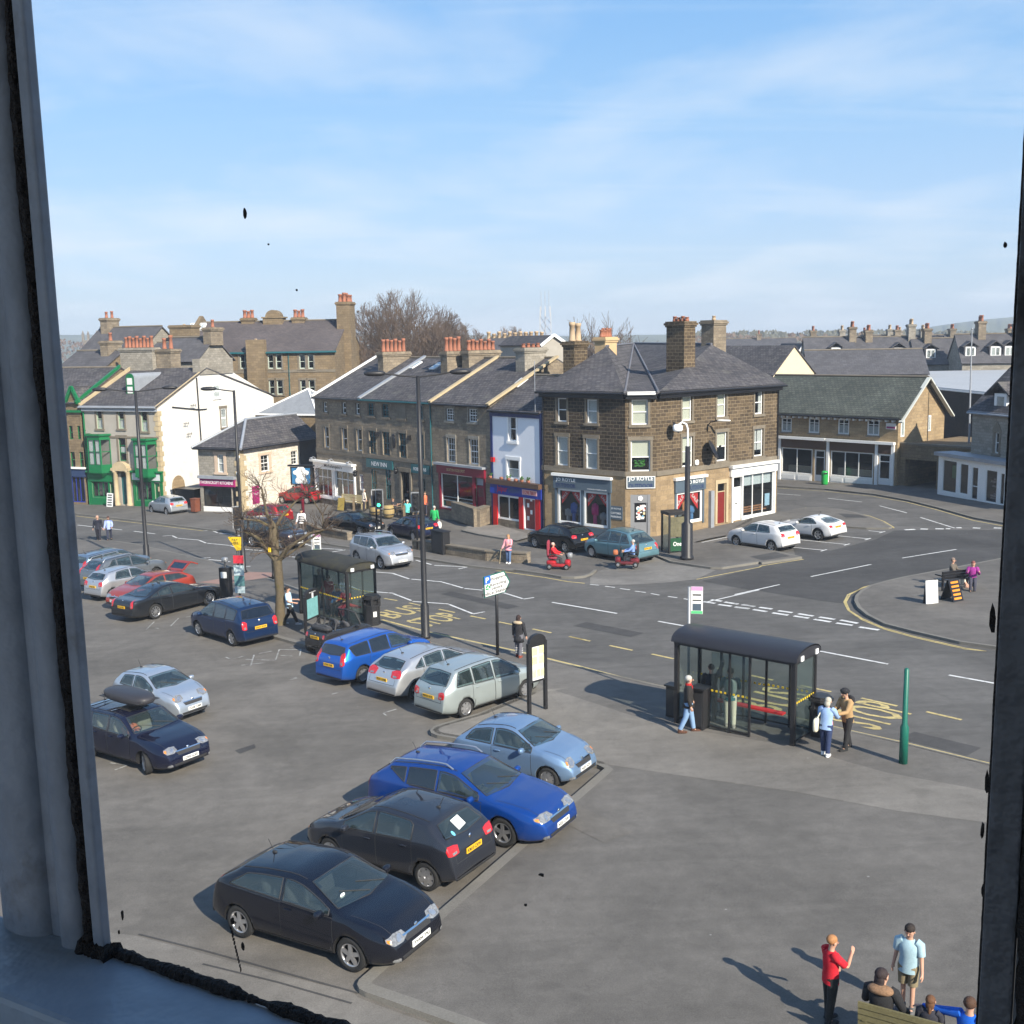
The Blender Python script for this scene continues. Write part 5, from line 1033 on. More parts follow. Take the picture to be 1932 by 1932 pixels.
ow=.4;eA=FK1.pt(kl-.3,zk+.02,ow);eB=FK1.pt(.0,zk+.02,ow)+FK2.n*ow;eC=FK2.pt(kr+.8,zk+.02,ow);hw_=(-kl)/2
_d=ray(1,1255,918);rk=None
Vk=Fac(KC-FK2.n*hw_,FK2.az);u_,zk2=Vk.uz(1,1255,920);h1=Vk.pt(u_,zk2);h2=Vk.pt(kr+.8,zk2);eD=Vector((2*h2.x-eC.x,2*h2.y-eC.y,zk+.02))
r=MB();roofquad(r,[eA,eB,h1]);roofquad(r,[eB,eC,h2,h1]);roofquad(r,[h1,h2,eD,eA]);ro=r.build('roof',M['slate'],tT)
b=MB();b.tube([eB+Zv*.04,h1+Zv*.06],.12,6);b.tube([eA+Zv*.04,h1+Zv*.06],.10,6);b.tube([h1+Zv*.05,h2+Zv*.05],.1,6);b.build('ridge_tile',M['lead'],ro)
gutter(tT,FK1,kl-.2,.2,zk-.02,M['pblack'],o=ow);gutter(tT,FK2,-.2,kr,zk-.02,M['pblack'],o=ow)
b=MB()
for k in range(13):
 z_=fg(FK1)(0)+k*.40
 if z_>zk-.3:break
 ww=.55 if k%2 else .34;fbox(b,FK1,-ww,.04,z_+.01,z_+.39,-.02,.045);fbox(b,FK2,-.04,.7 if k%2==0 else .4,z_+.01,z_+.39,-.02,.045)
b.build('quoins',M['quoin'],tT)
b=MB()
for F,h in((FK1,k1),(FK2,k2)):surround(b,F,h,.26,o=.04)
b.build('window_surround',pm('pink_stone',(.52,.40,.30),var=.15),tT)
for F,h in((FK1,k1),(FK2,k2),(FK2,k3),(FK2,k5)):window(tT,F,h,M['pwhite'],1,2,bars=(2,4)if F is FK2 else None,blind=(0,1)if F is FK1 else None,bm_=M['curtain'])
b=MB();fbox(b,FK2,k4[0],k4[1],k4[2]-.2,k4[3],-.06,.02);o=b.build('poster_panel',M['pplum'],tT);lettering(tT,FK2,'TO LET',(k4[0]+k4[1])/2,k4[2]+.6,.14,.6,M['lettw'],.025)
window(tT,FK1,ks,M['pblack'],2,1,rev=.05,glass=M['shopglass'],name='shop_window')
b=MB();fbox(b,FK1,kd[0]+.04,kd[1]-.04,kd[2],kd[3],-.14,-.08);b.build('shop_door',M['pblack'],tT)
b=MB();fbox(b,FK1,kl+.12,-.55,ks[3]+.02,ks[3]+.62,-.02,.16);b.build('shop_fascia',M['pplum'],tT);lettering(tT,FK1,'THORNCROFT KITCHENS',(kl-.5)/2,ks[3]+.32,.26,3.2,M['lettw'],.165)
b=MB();fbox(b,FK1,kl+.05,-.5,ks[3]+.625,ks[3]+.85,-.02,.34);b.build('fascia_cornice',M['lead'],tT)
b=MB();fbox(b,FK1,ks[0],kd[0]-.004,fg(FK1)(kl)-.1,ks[2]-.01,-.02,.12);b.build('stall_riser',M['pwhite'],tT)
b=MB()
for x,y in((1210,1168),(1208,1275)):u_,z_=FK1.uz(1,x,y);b.blob(FK1.pt(u_,z_,.1),(.13,.1,.13),(FK1.D,FK1.n,Zv))
b.build('alarm_box',M['pwhite'],tT)
# ---------------------- school building behind
sp_=AT(1,1850,460,118);FS=Fac(sp_,96.0);s1=lambda*a:FS.rect(1,*a)
sl0=FS.uz(1,830,470)[0];zeS=FS.uz(1,1700,468)[1];fS=lambda u:-1.6
Vs=Fac(FS.pt(0,0),6.0);uS,zS=Vs.uz(1,1832,255)
dS=6.0;_V=Fac(FS.pt(0,0)-FS.n*dS,FS.az);zrS=_V.uz(1,1400,262)[1]
tS=thing('school_building',(sp_.x,sp_.y,-1.6),'large brown stone block with long brown slate roof behind the white gable','building')
sh_=[]
for(x0,x1)in((1090,1120),(1215,1252),(1265,1297),(1402,1440),(1455,1495),(1612,1652),(1670,1708)):sh_.append(s1(x0,483,x1,580))
for(x0,x1)in((1410,1448),(1463,1503),(1620,1656),(1676,1716)):sh_.append(s1(x0,655,x1,752))
for(x0,x1)in((930,960),(1000,1030)):sh_.append(s1(x0,490,x1,580))
gabled(tS,FS,sl0,0,zeS,dS,zrS,sh_,M['schoolstone'],M['slate_brown'],ovh=.05,zfoot=fS)
b=MB()
for h in sh_:surround(b,FS,h,.16,o=.05)
fbox(b,FS,sl0,0,s1(1300,590,1700,605)[2],s1(1300,590,1700,605)[3]+.05,-.02,.06)
b.build('stone_trim',M['sashstone'],tS)
for h in sh_:window(tS,FS,h,pm('pale_green_paint',(.42,.48,.42),rough=.5,var=.1),1,2,fw=.09)
gutter(tS,FS,sl0,.2,zeS-.02,M['pteal'],o=.3);drainpipe(tS,FS,FS.uz(1,1545,600)[0],0,zeS,M['pteal']);drainpipe(tS,FS,FS.uz(1,1155,500)[0],4,zeS,M['pteal'])
c=FS.pt(FS.uz(1,1335,500)[0],0,.35);chimney(tS,c,-1.6,FS.uz(1,1335,385)[1],1.95,.9,96,M['schoolstone'],1,M['buff'],.05,cap=False,name='chimney_breast')
_Vr=Fac(FS.pt(0,0)-FS.n*dS,FS.az)
def spt(x,y):return _Vr.pt(*_Vr.uz(1,x,y))
for(x,yb,yt,sx,np_)in((1275,262,240,1.4,3),(1612,255,236,1.4,3)):c=spt(x,yb);chimney(tS,c,c.z-.6,spt(x,yt).z,sx,1.0,96,M['schoolstone'],np_,M['terracotta'],.8,pr=.2)
c=spt(1447,258);b=MB();zt_=spt(1447,185).z;b.box((c.x,c.y,(c.z-.5+zt_-.9)/2),(2.2,1.4,zt_-.9-c.z+.5),(FS.D,FS.n,Zv));b.box((c.x,c.y,zt_-.85),(2.5,1.6,.15),(FS.D,FS.n,Zv));b.prism([Vector((c.x,c.y,zt_-.78))-FS.n*.6+FS.D*.85*math.cos(a*math.pi/10)+Zv*.75*math.sin(a*math.pi/10)for a in range(11)],FS.n*1.2);b.build('arched_chimney',M['schoolstone'],tS)
c=Vs.pt(uS*.0+5.2,0)+FS.n*0;chimney(tS,(c.x,c.y),6,FS.uz(1,1865,175)[1]+.8,1.5,2.2,96,M['schoolstone'],3,M['terracotta'],.9,rows=2,pr=.2)
for y0,y1,x0,x1 in((355,320,875,1005),):
 dd=4.2;V=Fac(FS.pt(0,0)-FS.n*dd,FS.az);a=V.pt(*V.uz(1,872,355));q_=V.pt(*V.uz(1,975,355));sl2=(Vector((0,0,zrS-zeS))-FS.n*dS).normalized();nn=FS.D.cross(sl2)
 b=MB();ctr=(a+q_)/2+sl2*.6;pz=zeS+(zrS-zeS)*(dd/dS)
 ctr.z=pz+.45;b.box(ctr+nn*.1,((q_-a).length,1.3,.25),(FS.D,sl2,nn));o=b.build('rooflight',M['pwhite'],tS)
 g_=MB()
 for k in range(5):g_.box(ctr+nn*.24+FS.D*((q_-a).length*(k-2)*.185),((q_-a).length*.13,.95,.04),(FS.D,sl2,nn))
 g_.build('pane',M['glass'],o)
b=MB();a_=FS.pt(sl0,zeS+.2,.3);c_=FS.pt(sl0,zrS+.5,-dS);b.bar(a_,c_,.5,.35,FS.D);k_=FS.pt(sl0,zeS,-2*dS);b.bar(c_,k_,.5,.35,FS.D);b.build('coping',M['schoolstone'],tS)
#  right side
gL=G(4,290,1180);FGn=Fac(gL,137.0);gu1=FGn.uz(4,1085,1000)[0];fgn=fg(FGn);g1=lambda*a:FGn.rect(4,*a)
zg=FGn.uz(4,700,750)[1];GR=FGn.pt(gu1,0);VGn=Fac(GR,47.0);ug,zgr=VGn.uz(4,1262,490)
tG=thing('green_slate_shop',(GR.x,GR.y,gz(GR.x,GR.y)),'long low stone building with green slate roof and white shop fronts','building')
gh=[g1(312,762,380,856),g1(494,766,565,864),g1(690,770,764,872),g1(885,776,966,880)]
gs1=g1(312,965,518,1135);gd1=g1(530,972,602,1185);gs2=g1(640,972,925,1160);gd2=g1(958,985,1040,1200)
gs1=(gs1[0],gs1[1],gs1[2],gs1[3]);gd1=(gd1[0],gd1[1],fgn(gd1[0])+.14,gs1[3]);gs2=(gs2[0],gs2[1],gs2[2],gs1[3]);gd2=(gd2[0],gd2[1],fgn(gd2[0])+.14,gs1[3])
u0g=-2.5
ro=gabled(tG,FGn,u0g,gu1,zg,ug,zgr,gh+[gs1,gd1,gs2,gd2],M['warmstone'],M['slate_green'],ovh=.45,eo=.45)
for h in gh:window(tG,FGn,h,M['pwhite'],2,2,midrail=.72,rev=.06,fw=.09,blind=(0,.6),bm_=M['curtain'],sill=M['sashstone'])
for h,n_ in((gs1,2),(gs2,3)):
 window(tG,FGn,(h[0],h[1],h[2],h[3]),M['pwhite'],n_,1,rev=.05,glass=M['shopglass'],name='shop_window',fw=.08)
 b=MB();fbox(b,FGn,h[0],h[1],fgn(h[0])+.02,h[2]-.006,-.05,.04);
 for k in range(n_):fbox(b,FGn,h[0]+(h[1]-h[0])*(k+.1)/n_,h[0]+(h[1]-h[0])*(k+.9)/n_,fgn(h[0])+.22,h[2]-.12,.04,.06)
 b.build('stall_riser',M['pwhite'],tG)
 it=MB();fbox(it,FGn,h[0]+.1,h[1]-.2,h[2]+.05,h[2]+.55,-1.2,-.9);it.build('shop_counter',pm('cream_counter',(.5,.46,.36),var=.15),tG)
for h in(gd1,gd2):
 o=window(tG,FGn,h,M['pwhite'],1,2,midrail=.78,rev=.08,fw=.12,name='shop_door',glass=M['shopglass'])
 b=MB();fbox(b,FGn,h[0]+.12,h[1]-.12,h[2]+.16,h[2]+.5,-.10,-.06);b.build('kick_panel',M['pwhite'],o)
b=MB()
for u in(gs1[0]-.2,gs2[0]-.28,gd2[0]-.2,gd2[1]+.12):fbox(b,FGn,u-.05,u+.18,fgn(u)-.05,gs1[3]+.75,-.02,.14)
fbox(b,FGn,gs1[0]-.3,gd1[1]+.1,gs1[3]+.75,gs1[3]+.95,-.02,.35);fbox(b,FGn,gs2[0]-.3,gd2[1]+.35,gs1[3]+.75,gs1[3]+.95,-.02,.35);b.build('shop_surround',M['pwhite'],tG)
b=MB();fbox(b,FGn,gs1[0]-.01,gd1[1],gs1[3]+.05,gs1[3]+.74,-.02,.08);fbox(b,FGn,gs2[0]-.08,gd2[0]-.26,gs1[3]+.05,gs1[3]+.74,-.02,.08);fbox(b,FGn,gd2[0]-.01,gd2[1]+.05,gs1[3]+.05,gs1[3]+.74,-.02,.08);b.build('shop_fascia',M['pbrown'],tG)
b=MB()
for k in range(24):u=u0g+(gu1-u0g)*(k+.5)/24;fbox(b,FGn,u-.07,u+.07,zg-.28,zg-.08,-.02,.42)
b.build('rafter_ends',M['pwhite'],tG)
h=g1(1012,798,1078,838);b=MB();fbox(b,FGn,h[0],h[1],h[2],h[3],.0,.05);o=b.build('agent_board',M['lettw'],tG);b=MB();fbox(b,FGn,h[0]+.05,h[1]-.05,h[2]+.05,h[2]+.45*(h[3]-h[2]),.05,.06);b.build('board_band',M['pplum'],o)
for h in(VGn.rect(4,1108,770,1132,888),VGn.rect(4,1290,745,1308,850),VGn.rect(4,1215,560,1240,592)):
 b=MB();fbox(b,VGn,h[0],h[1],h[2],h[3],.0,.03);o=b.build('gable_window',M['pwhite'],tG);g_=MB();fbox(g_,VGn,h[0]+.1,h[1]-.1,h[2]+.1,h[3]-.1,.03,.04);g_.build('pane',M['glass'],o)
b=MB()
for(a,c)in((VGn.pt(-.5,zg-.25,.45),VGn.pt(ug,zgr-.02,.45)),(VGn.pt(ug,zgr-.02,.45),VGn.pt(2*ug+.5,zg-.25,.45))):b.bar(a,c,.12,.3,VGn.n)
b.build('bargeboard',pm('grey_bargeboard',(.45,.47,.44),var=.1),tG)
gutter(tG,FGn,u0g,gu1+.3,zg-.05,M['pblack'],o=.5)
tL=thing('link_building',FGn.pt(gu1+2,gz(*P2(FGn.pt(gu1+2,0)))),'low flat roofed stone link with dark vehicle archway beside the green slate shop','building')
FLk=Fac(FGn.pt(gu1+.02,0,-.4),140.0);lu1=FLk.uz(4,1375,1100)[0]+.6;lh=FLk.rect(4,1135,1045,1345,1262);lh=(lh[0],lh[1],fg(FLk)(lh[0])-.28,lh[3]);zl=FLk.uz(4,1200,945)[1]
b=MB();facade(b,FLk,0,lu1+2.5,fg(FLk),zl,[lh],rev=.5)
A=[FLk.pt(lh[0],lh[2],-.5),FLk.pt(lh[1],lh[2],-.5),FLk.pt(lh[1],lh[3],-.5),FLk.pt(lh[0],lh[3],-.5)];B_=[p-FLk.n*8 for p in A]
b.add(A+B_,[(4,5,6,7),(1,2,6,5),(2,3,7,6),(3,0,4,7)]);b.poly([FLk.pt(0,zl),FLk.pt(lu1+2.5,zl),FLk.pt(lu1+2.5,zl,-9),FLk.pt(0,zl,-9)]);b.build('wall',M['schoolstone'],tL)
b=MB();fbox(b,FLk,-.05,lu1+2.4,zl+.003,zl+.15,-.35,.08);b.build('parapet',M['sashstone'],tL)
tH=thing('flat_roofed_hall',AT(4,1500,900,103),'dark brick hall with pale grey flat roof behind the right hand shops','building')
q1=AT(4,1275,548,100);zh=q1.z
def onz(z,x,y,h):d=ray(z,x,y);return EYE+d*((h-CAMH)/d.z)
Hp=[onz(4,1270,548,zh),onz(4,1695,590,zh),onz(4,1860,440,zh),onz(4,1285,450,zh)]
b=MB();b.prism([p for p in Hp],(0,0,-.18));b.build('roof',pm('pale_roof_sheet',(.36,.37,.38),rough=.6,var=.12,scale=.3),tH)
b=MB();W4=[Vector((p.x,p.y,0))for p in Hp]
for i in range(4):A,B_=W4[i],W4[(i+1)%4];b.poly([(A.x,A.y,-1),(B_.x,B_.y,-1),(B_.x,B_.y,zh-.19),(A.x,A.y,zh-.19)])
b.build('wall',brick('dark_brick',(.055,.04,.035),(.035,.028,.026),(.06,.05,.045),bw=.25,bh=.09,ms=.01,var=.3),tH)
b=MB();
for i in(0,1):A,B_=Hp[i],Hp[i+1];b.bar(A-Zv*.15,B_-Zv*.15,.3,.12)
b.build('roof_edge',M['pwhite'],tH)
FR2=Fac(G(4,1352,1282),165.0);r2=lambda*a:FR2.rect(4,*a);f2=fg(FR2);ru=FR2.uz(4,1860,1200)[0]+3.5;zsh=FR2.uz(4,1500,1020)[1]
tR=thing('white_fronted_shop',FR2.pt(2,gz(*P2(FR2.pt(2,0)))),'grey stone shop with white timber front and roof dormer at the right window edge','building')
FU=Fac(FR2.pt(0,0)-FR2.n*1.3,165.0);ul=FU.uz(4,1582,900)[0];zeU=FU.uz(4,1700,735)[1]
rw=[r2(1385,1045,1480,1262),r2(1500,1068,1558,1275),r2(1672,1110,1750,1330),r2(1768,1130,1800,1345)];rdr=r2(1575,1085,1625,1320);rdr=(rdr[0],rdr[1],f2(rdr[0])+.1,rdr[3])
b=MB();facade(b,FR2,0,ru,f2,zsh,rw+[rdr],rev=.08);b.poly([FR2.pt(0,f2(0)-.3,-4),FR2.pt(0,f2(0)-.3),FR2.pt(0,zsh),FR2.pt(0,zsh,-4)]);b.build('shop_front',M['pwhite'],tR)
for h in rw:window(tR,FR2,h,M['pwhite'],1,1,rev=.06,glass=M['shopglass'],name='shop_window');
it=MB()
for h in rw[2:]:
 for k in range(9):fbox(it,FR2,h[0]+.1+random.random()*(h[1]-h[0]-.5),h[0]+.4+random.random()*(h[1]-h[0]-.45),h[2]+.2+k*.16,h[2]+.32+k*.16,-.3-k*.01,-.28-k*.01)
it.build('window_goods',M['goods'],tR)
window(tR,FR2,rdr,M['pwhite'],1,2,midrail=.4,rev=.07,fw=.1,name='shop_door')
b=MB();fbox(b,FR2,-.15,ru,zsh-.12,zsh+.12,-1.35,.3);b.build('canopy',M['lead'],tR)
h=rw[0];b=MB();fbox(b,FR2,h[0]+.7,h[0]+1.3,h[2]+1.0,h[2]+1.9,-.3,-.28);b.build('window_poster',M['pgreen'],tR)
uw=[FU.rect(4,1735,860,1765,1000)]
rdU=4.5;slU=.95
gabled(tR,FU,ul,ul+14,zeU,rdU,zeU+rdU*slU,uw,M['greystone2'],M['slate'],ovh=.3,zfoot=lambda u:zsh-.6)
window(tR,FU,uw[0],M['pwhite'],1,2)
b=MB();surround(b,FU,uw[0],.16);h=uw[0];b.prism([FU.pt(h[0]-.2,h[3]+.22,.0),FU.pt(h[1]+.2,h[3]+.22,0),FU.pt((h[0]+h[1])/2,h[3]+.75,0)],FU.n*.05);b.build('stone_trim',M['sashstone'],tR)
gutter(tR,FU,ul-.2,ul+14,zeU-.02,M['lead'],o=.3)
dd=1.0;Vd=Fac(FU.pt(0,0)-FU.n*.3,165.0);h=Vd.rect(4,1752,620,1790,745);b=MB();fbox(b,Vd,h[0]-.3,h[1]+.35,h[2]-.2,h[3]+.2,-2.0,.0);do=b.build('dormer',M['pwhite'],tR)
b=MB();fbox(b,Vd,h[0],h[1]+.1,h[2],h[3],0,.03);b.build('pane',M['glass'],do)
r=MB();um_=(h[0]+h[1])/2;
for s in(-1,1):roofquad(r,[Vd.pt(um_+s*1.3,h[3]+.1,.3),Vd.pt(um_,h[3]+1.0,.3),Vd.pt(um_,h[3]+1.0,-2.6),Vd.pt(um_+s*1.3,h[3]+.1,-2.6)])
r.build('dormer_roof',M['slate'],do)
t=thing('flag_pole',G(4,1562,1000),'slim pale pole standing behind the right hand shops','pole');t.location=AT(4,1562,840,84);WM[t.name]=Matrix.Translation(t.location)
b=MB();b.tube([AT(4,1562,1000,84),AT(4,1585,170,84)],[.09,.04],8);b.build('pole',M['lead'],t);b=MB();b.ico(AT(4,1585,168,84),(.08,.08,.08));b.build('finial',M['lead'],t)
#  cars
import numpy as np
def paint(name,c,metal=.35,rough=.38):
 if name in MATS:return MATS[name]
 mt=bpy.data.materials.new(name);mt.use_nodes=True;t=mt.node_tree;b=t.nodes['Principled BSDF']
 b.inputs['Metallic'].default_value=metal;b.inputs['Roughness'].default_value=rough
 b.inputs['Coat Weight'].default_value=1.0;b.inputs['Coat Roughness'].default_value=.015;b.inputs['Specular IOR Level'].default_value=.03;b.inputs['Coat IOR'].default_value=1.55
 tc=N(t,'ShaderNodeTexCoord');nz=N(t,'ShaderNodeTexNoise',i_Scale=2.2,i_Detail=6.0,i_Roughness=.7);LK(t,tc,'Object',nz,'Vector')
 sp=N(t,'ShaderNodeSeparateXYZ');LK(t,tc,'Object',sp,0)
 r1=N(t,'ShaderNodeMapRange',i_1=.46,i_2=.18,i_3=0.,i_4=.32);LK(t,sp,2,r1,0)
 m_=N(t,'ShaderNodeMath',operation='MULTIPLY');LK(t,r1,0,m_,0);LK(t,nz,0,m_,1)
 ad=N(t,'ShaderNodeMath',operation='MULTIPLY_ADD',i_1=.012);LK(t,nz,0,ad,0);LK(t,m_,0,ad,2)
 mx=N(t,'ShaderNodeMix',data_type='RGBA');LK(t,ad,0,mx,0);mx.inputs[6].default_value=tuple(c)+(1,);mx.inputs[7].default_value=(.10,.09,.078,1);LK(t,mx,2,b,'Base Color')
 rr=N(t,'ShaderNodeMapRange',i_1=.2,i_2=.8,i_3=rough-.05,i_4=rough+.2);LK(t,nz,0,rr,0);LK(t,rr,0,b,'Roughness')
 MATS[name]=mt;return mt
M['carglass']=glassm('car_glass',tint=(.05,.075,.08),trans=.68,tcol=(.74,.84,.82))
M['privglass']=glassm('dark_car_glass',tint=(.008,.01,.012),trans=.16)
M['tyre']=pm('tyre_rubber',(.018,.018,.018),rough=.85,var=.25,scale=6)
M['rim']=pm('alloy_rim',(.55,.55,.56),rough=.3,metal=.85,var=.15,scale=8)
M['rimdark']=pm('wheel_well_black',(.012,.012,.013),rough=.8,var=0)
M['trim']=pm('black_plastic_trim',(.028,.028,.030),rough=.6,var=.15)
M['chrome']=pm('chrome',(.75,.76,.78),rough=.12,metal=1,var=0)
M['lens']=pm('headlight_lens',(.22,.225,.23),rough=.12,metal=.2,var=.6,scale=9,fine=30,coat=1)
M['red_lens']=pm('red_lens',(.50,.012,.015),rough=.18,var=.15,scale=9,coat=1)
M['orange_lens']=pm('orange_lens',(.75,.22,.03),rough=.2,var=.1,coat=1)
M['plate_w']=pm('white_plate',(.80,.80,.76),rough=.35,var=.05)
M['plate_y']=pm('yellow_plate',(.80,.46,.02),rough=.35,var=.05)
M['seat']=pm('car_seat_cloth',(.055,.055,.06),rough=.9,var=.2)
M['seat_l']=pm('pale_car_seat',(.30,.27,.22),rough=.8,var=.2)
M['cabin']=pm('cabin_trim',(.035,.035,.037),rough=.8,var=.2)
def T(L,W,H,wb,fo,nose,cowl,roof,pk,re,tt,belt,pill,rl,r=.30,boot=None,tum=.30,tail=.0,ws=(.80,.64),rw=(.72,.60),rz=None,rimn='alloy5',hl=None,tl=None,edge=.09,wel=1.0):
 return dict(L=L,W=W,H=H,wb=wb,fo=fo,nose=nose,cowl=cowl,roof=roof,pk=pk,re=re,tt=tt,belt=belt,pill=pill,rl=rl,r=r,boot=boot,tum=tum,ws=ws,rw=rw,rz=rz,rimn=rimn,hl=hl or(.60,None,.22,.085),tl=tl or(.66,None,.12,.13),edge=edge)
CT={'astra3':T(4.29,1.76,1.43,2.61,.90,.74,(1.02,.99),1.95,2.35,(3.55,1.33),(4.02,1.06),(.90,1.03),[2.42],(3.30,3.66),r=.315,tl=(.68,.93,.10,.17)),'207':T(4.03,1.74,1.47,2.54,.83,.74,(1.00,1.0),1.85,2.25,(3.40,1.38),(3.86,1.02),(.90,1.00),[2.10,3.08],(3.02,3.16),r=.30,rimn='cap',tl=(.67,.88,.16,.10)),'ka':T(3.62,1.66,1.41,2.45,.64,.70,(.86,.97),1.62,2.0,(2.85,1.30),(3.36,.93),(.86,.96),[2.22],(2.85,3.02),r=.285,rimn='cap',tum=.36,hl=(.60,.68,.15,.11),tl=(.66,.80,.10,.13)),'est407':T(4.77,1.82,1.50,2.725,1.02,.74,(1.30,1.0),2.25,2.75,(4.05,1.42),(4.62,1.04),(.92,1.05),[2.72,3.55],(4.02,3.55),r=.335,ws=(.80,.64),tl=(.70,.90,.13,.13),hl=(.60,.70,.27,.075)),'est307':T(4.42,1.76,1.55,2.71,.85,.76,(.98,1.03),1.80,2.3,(3.98,1.47),(4.30,1.05),(.92,1.02),[2.22,3.12],(4.0,3.86),r=.315,rimn='cap',rw=(.74,.64),tl=(.72,.98,.10,.22)),'v70':T(4.71,1.80,1.49,2.755,.95,.76,(1.34,1.0),2.12,2.6,(4.20,1.43),(4.60,1.05),(.92,1.0),[2.62,3.48],(4.25,4.05),r=.32,tum=.26,hl=(.60,.72,.19,.08)),'focus':T(4.36,1.82,1.48,2.65,.90,.76,(1.04,1.02),1.95,2.4,(3.58,1.38),(4.12,1.02),(.92,1.06),[2.22,3.10],(3.12,3.52),r=.32,tl=(.62,.95,.21,.12)),'scenic':T(4.26,1.73,1.62,2.58,.83,.80,(.92,1.06),1.75,2.2,(3.62,1.54),(4.12,1.06),(.92,1.02),[2.15,3.02],(3.55,3.72),r=.305,rimn='cap',tum=.26,rw=(.76,.62),tl=(.66,.84,.12,.12)),'zafira':T(4.47,1.80,1.64,2.70,.92,.80,(1.0,1.06),1.85,2.4,(3.98,1.54),(4.34,1.06),(.94,1.06),[2.28,3.20],(3.98,3.92),r=.315,tum=.26,rw=(.78,.66),tl=(.72,.88,.10,.17)),'picasso':T(4.28,1.75,1.63,2.76,.80,.80,(.90,1.06),1.72,2.2,(3.40,1.54),(4.05,.98),(.92,1.02),[2.12,2.98],(3.30,3.68),r=.31,rimn='cap',tum=.36,rw=(.76,.58),tl=(.74,.80,.08,.16)),'clio':T(3.99,1.72,1.49,2.58,.80,.75,(.98,1.0),1.80,2.2,(3.42,1.40),(3.84,1.04),(.92,1.02),[2.25],(3.02,3.16),r=.30,rimn='cap',tl=(.66,.88,.13,.12)),'aygo':T(3.41,1.62,1.46,2.34,.66,.76,(.84,1.02),1.62,1.95,(2.90,1.38),(3.26,1.04),(.92,1.04),[2.12],(2.66,2.78),r=.28,rimn='cap',hl=(.58,.80,.17,.10)),'saloon_xj':T(5.12,1.90,1.45,3.03,.92,.76,(1.42,1.0),2.35,2.85,(3.60,1.34),(4.42,1.03),(.92,1.02),[2.98,3.72],(3.45,4.15),r=.35,boot=(4.95,1.0),tum=.36,rimn='multi',rw=(.70,.56),tl=(.72,.84,.08,.17),ws=(.80,.62)),'saloon_s':T(4.90,1.82,1.43,2.91,.92,.70,(1.50,.98),2.30,2.75,(3.35,1.36),(4.10,1.02),(.90,.98),[2.82,3.5],(3.35,3.75),r=.33,boot=(4.70,.96),tum=.32,rw=(.70,.56),hl=(.52,.66,.13,.09)),'xsara':T(4.17,1.70,1.42,2.54,.86,.72,(1.08,.97),1.85,2.25,(3.20,1.36),(3.86,.98),(.90,.96),[2.20,3.0],(3.0,3.3),r=.295,rimn='cap',rw=(.72,.58),tl=(.66,.88,.13,.10)),'rav4':T(4.42,1.84,1.69,2.56,.90,.94,(1.08,1.16),1.82,2.3,(3.85,1.62),(4.26,1.18),(1.06,1.18),[2.25,3.10],(3.78,3.66),r=.36,tum=.26,rw=(.76,.66),hl=(.62,.90,.19,.09)),'crv':T(4.52,1.82,1.68,2.62,.90,.94,(1.05,1.16),1.95,2.4,(3.75,1.60),(4.34,1.16),(1.04,1.18),[2.3,3.15],(3.35,3.72),r=.36,tum=.30,rw=(.76,.62),tl=(.74,1.12,.09,.30)),'shogun':T(4.75,1.85,1.85,2.78,.85,1.02,(1.30,1.16),1.80,2.4,(4.40,1.80),(4.62,1.15),(1.08,1.14),[2.45,3.35],(4.36,4.42),r=.39,tum=.16,rw=(.78,.74),hl=(.64,.88,.14,.09)),'polo':T(3.97,1.70,1.46,2.47,.83,.76,(1.02,1.0),1.80,2.2,(3.42,1.38),(3.84,1.02),(.92,1.0),[2.32],(3.06,3.20),r=.305,tl=(.64,.90,.13,.10)),'astra5':T(4.42,1.81,1.50,2.685,.93,.78,(1.04,1.02),1.95,2.45,(3.60,1.39),(4.14,1.03),(.93,1.05),[2.22,3.12],(3.20,3.55),r=.325,tl=(.66,.93,.16,.09)),'z4':T(4.10,1.78,1.29,2.495,.82,.66,(1.62,.92),2.30,2.62,(3.05,1.22),(3.92,.92),(.84,.93),[],(2.90,3.20),r=.33,tum=.38,rw=(.68,.50),tl=(.66,.80,.14,.07)),'smart':T(2.5,1.52,1.02,1.81,.36,.80,(.60,1.0),.62,.8,(2.1,1.0),(2.42,.92),(.95,.95),[],(0,0),r=.29,tl=(.66,.80,.06,.08)),'punto':T(3.87,1.66,1.48,2.46,.74,.76,(.90,1.0),1.70,2.1,(3.32,1.42),(3.70,1.02),(.90,.98),[2.1,2.95],(3.05,3.18),r=.29,rimn='cap',tl=(.66,1.08,.07,.26)),}
def interp(pts,s):
 if s<=pts[0][0]:return pts[0][1]
 for(a,x),(b,y)in zip(pts,pts[1:]):
  if s<=b:return x+(y-x)*(s-a)/max(1e-9,b-a)
 return pts[-1][1]
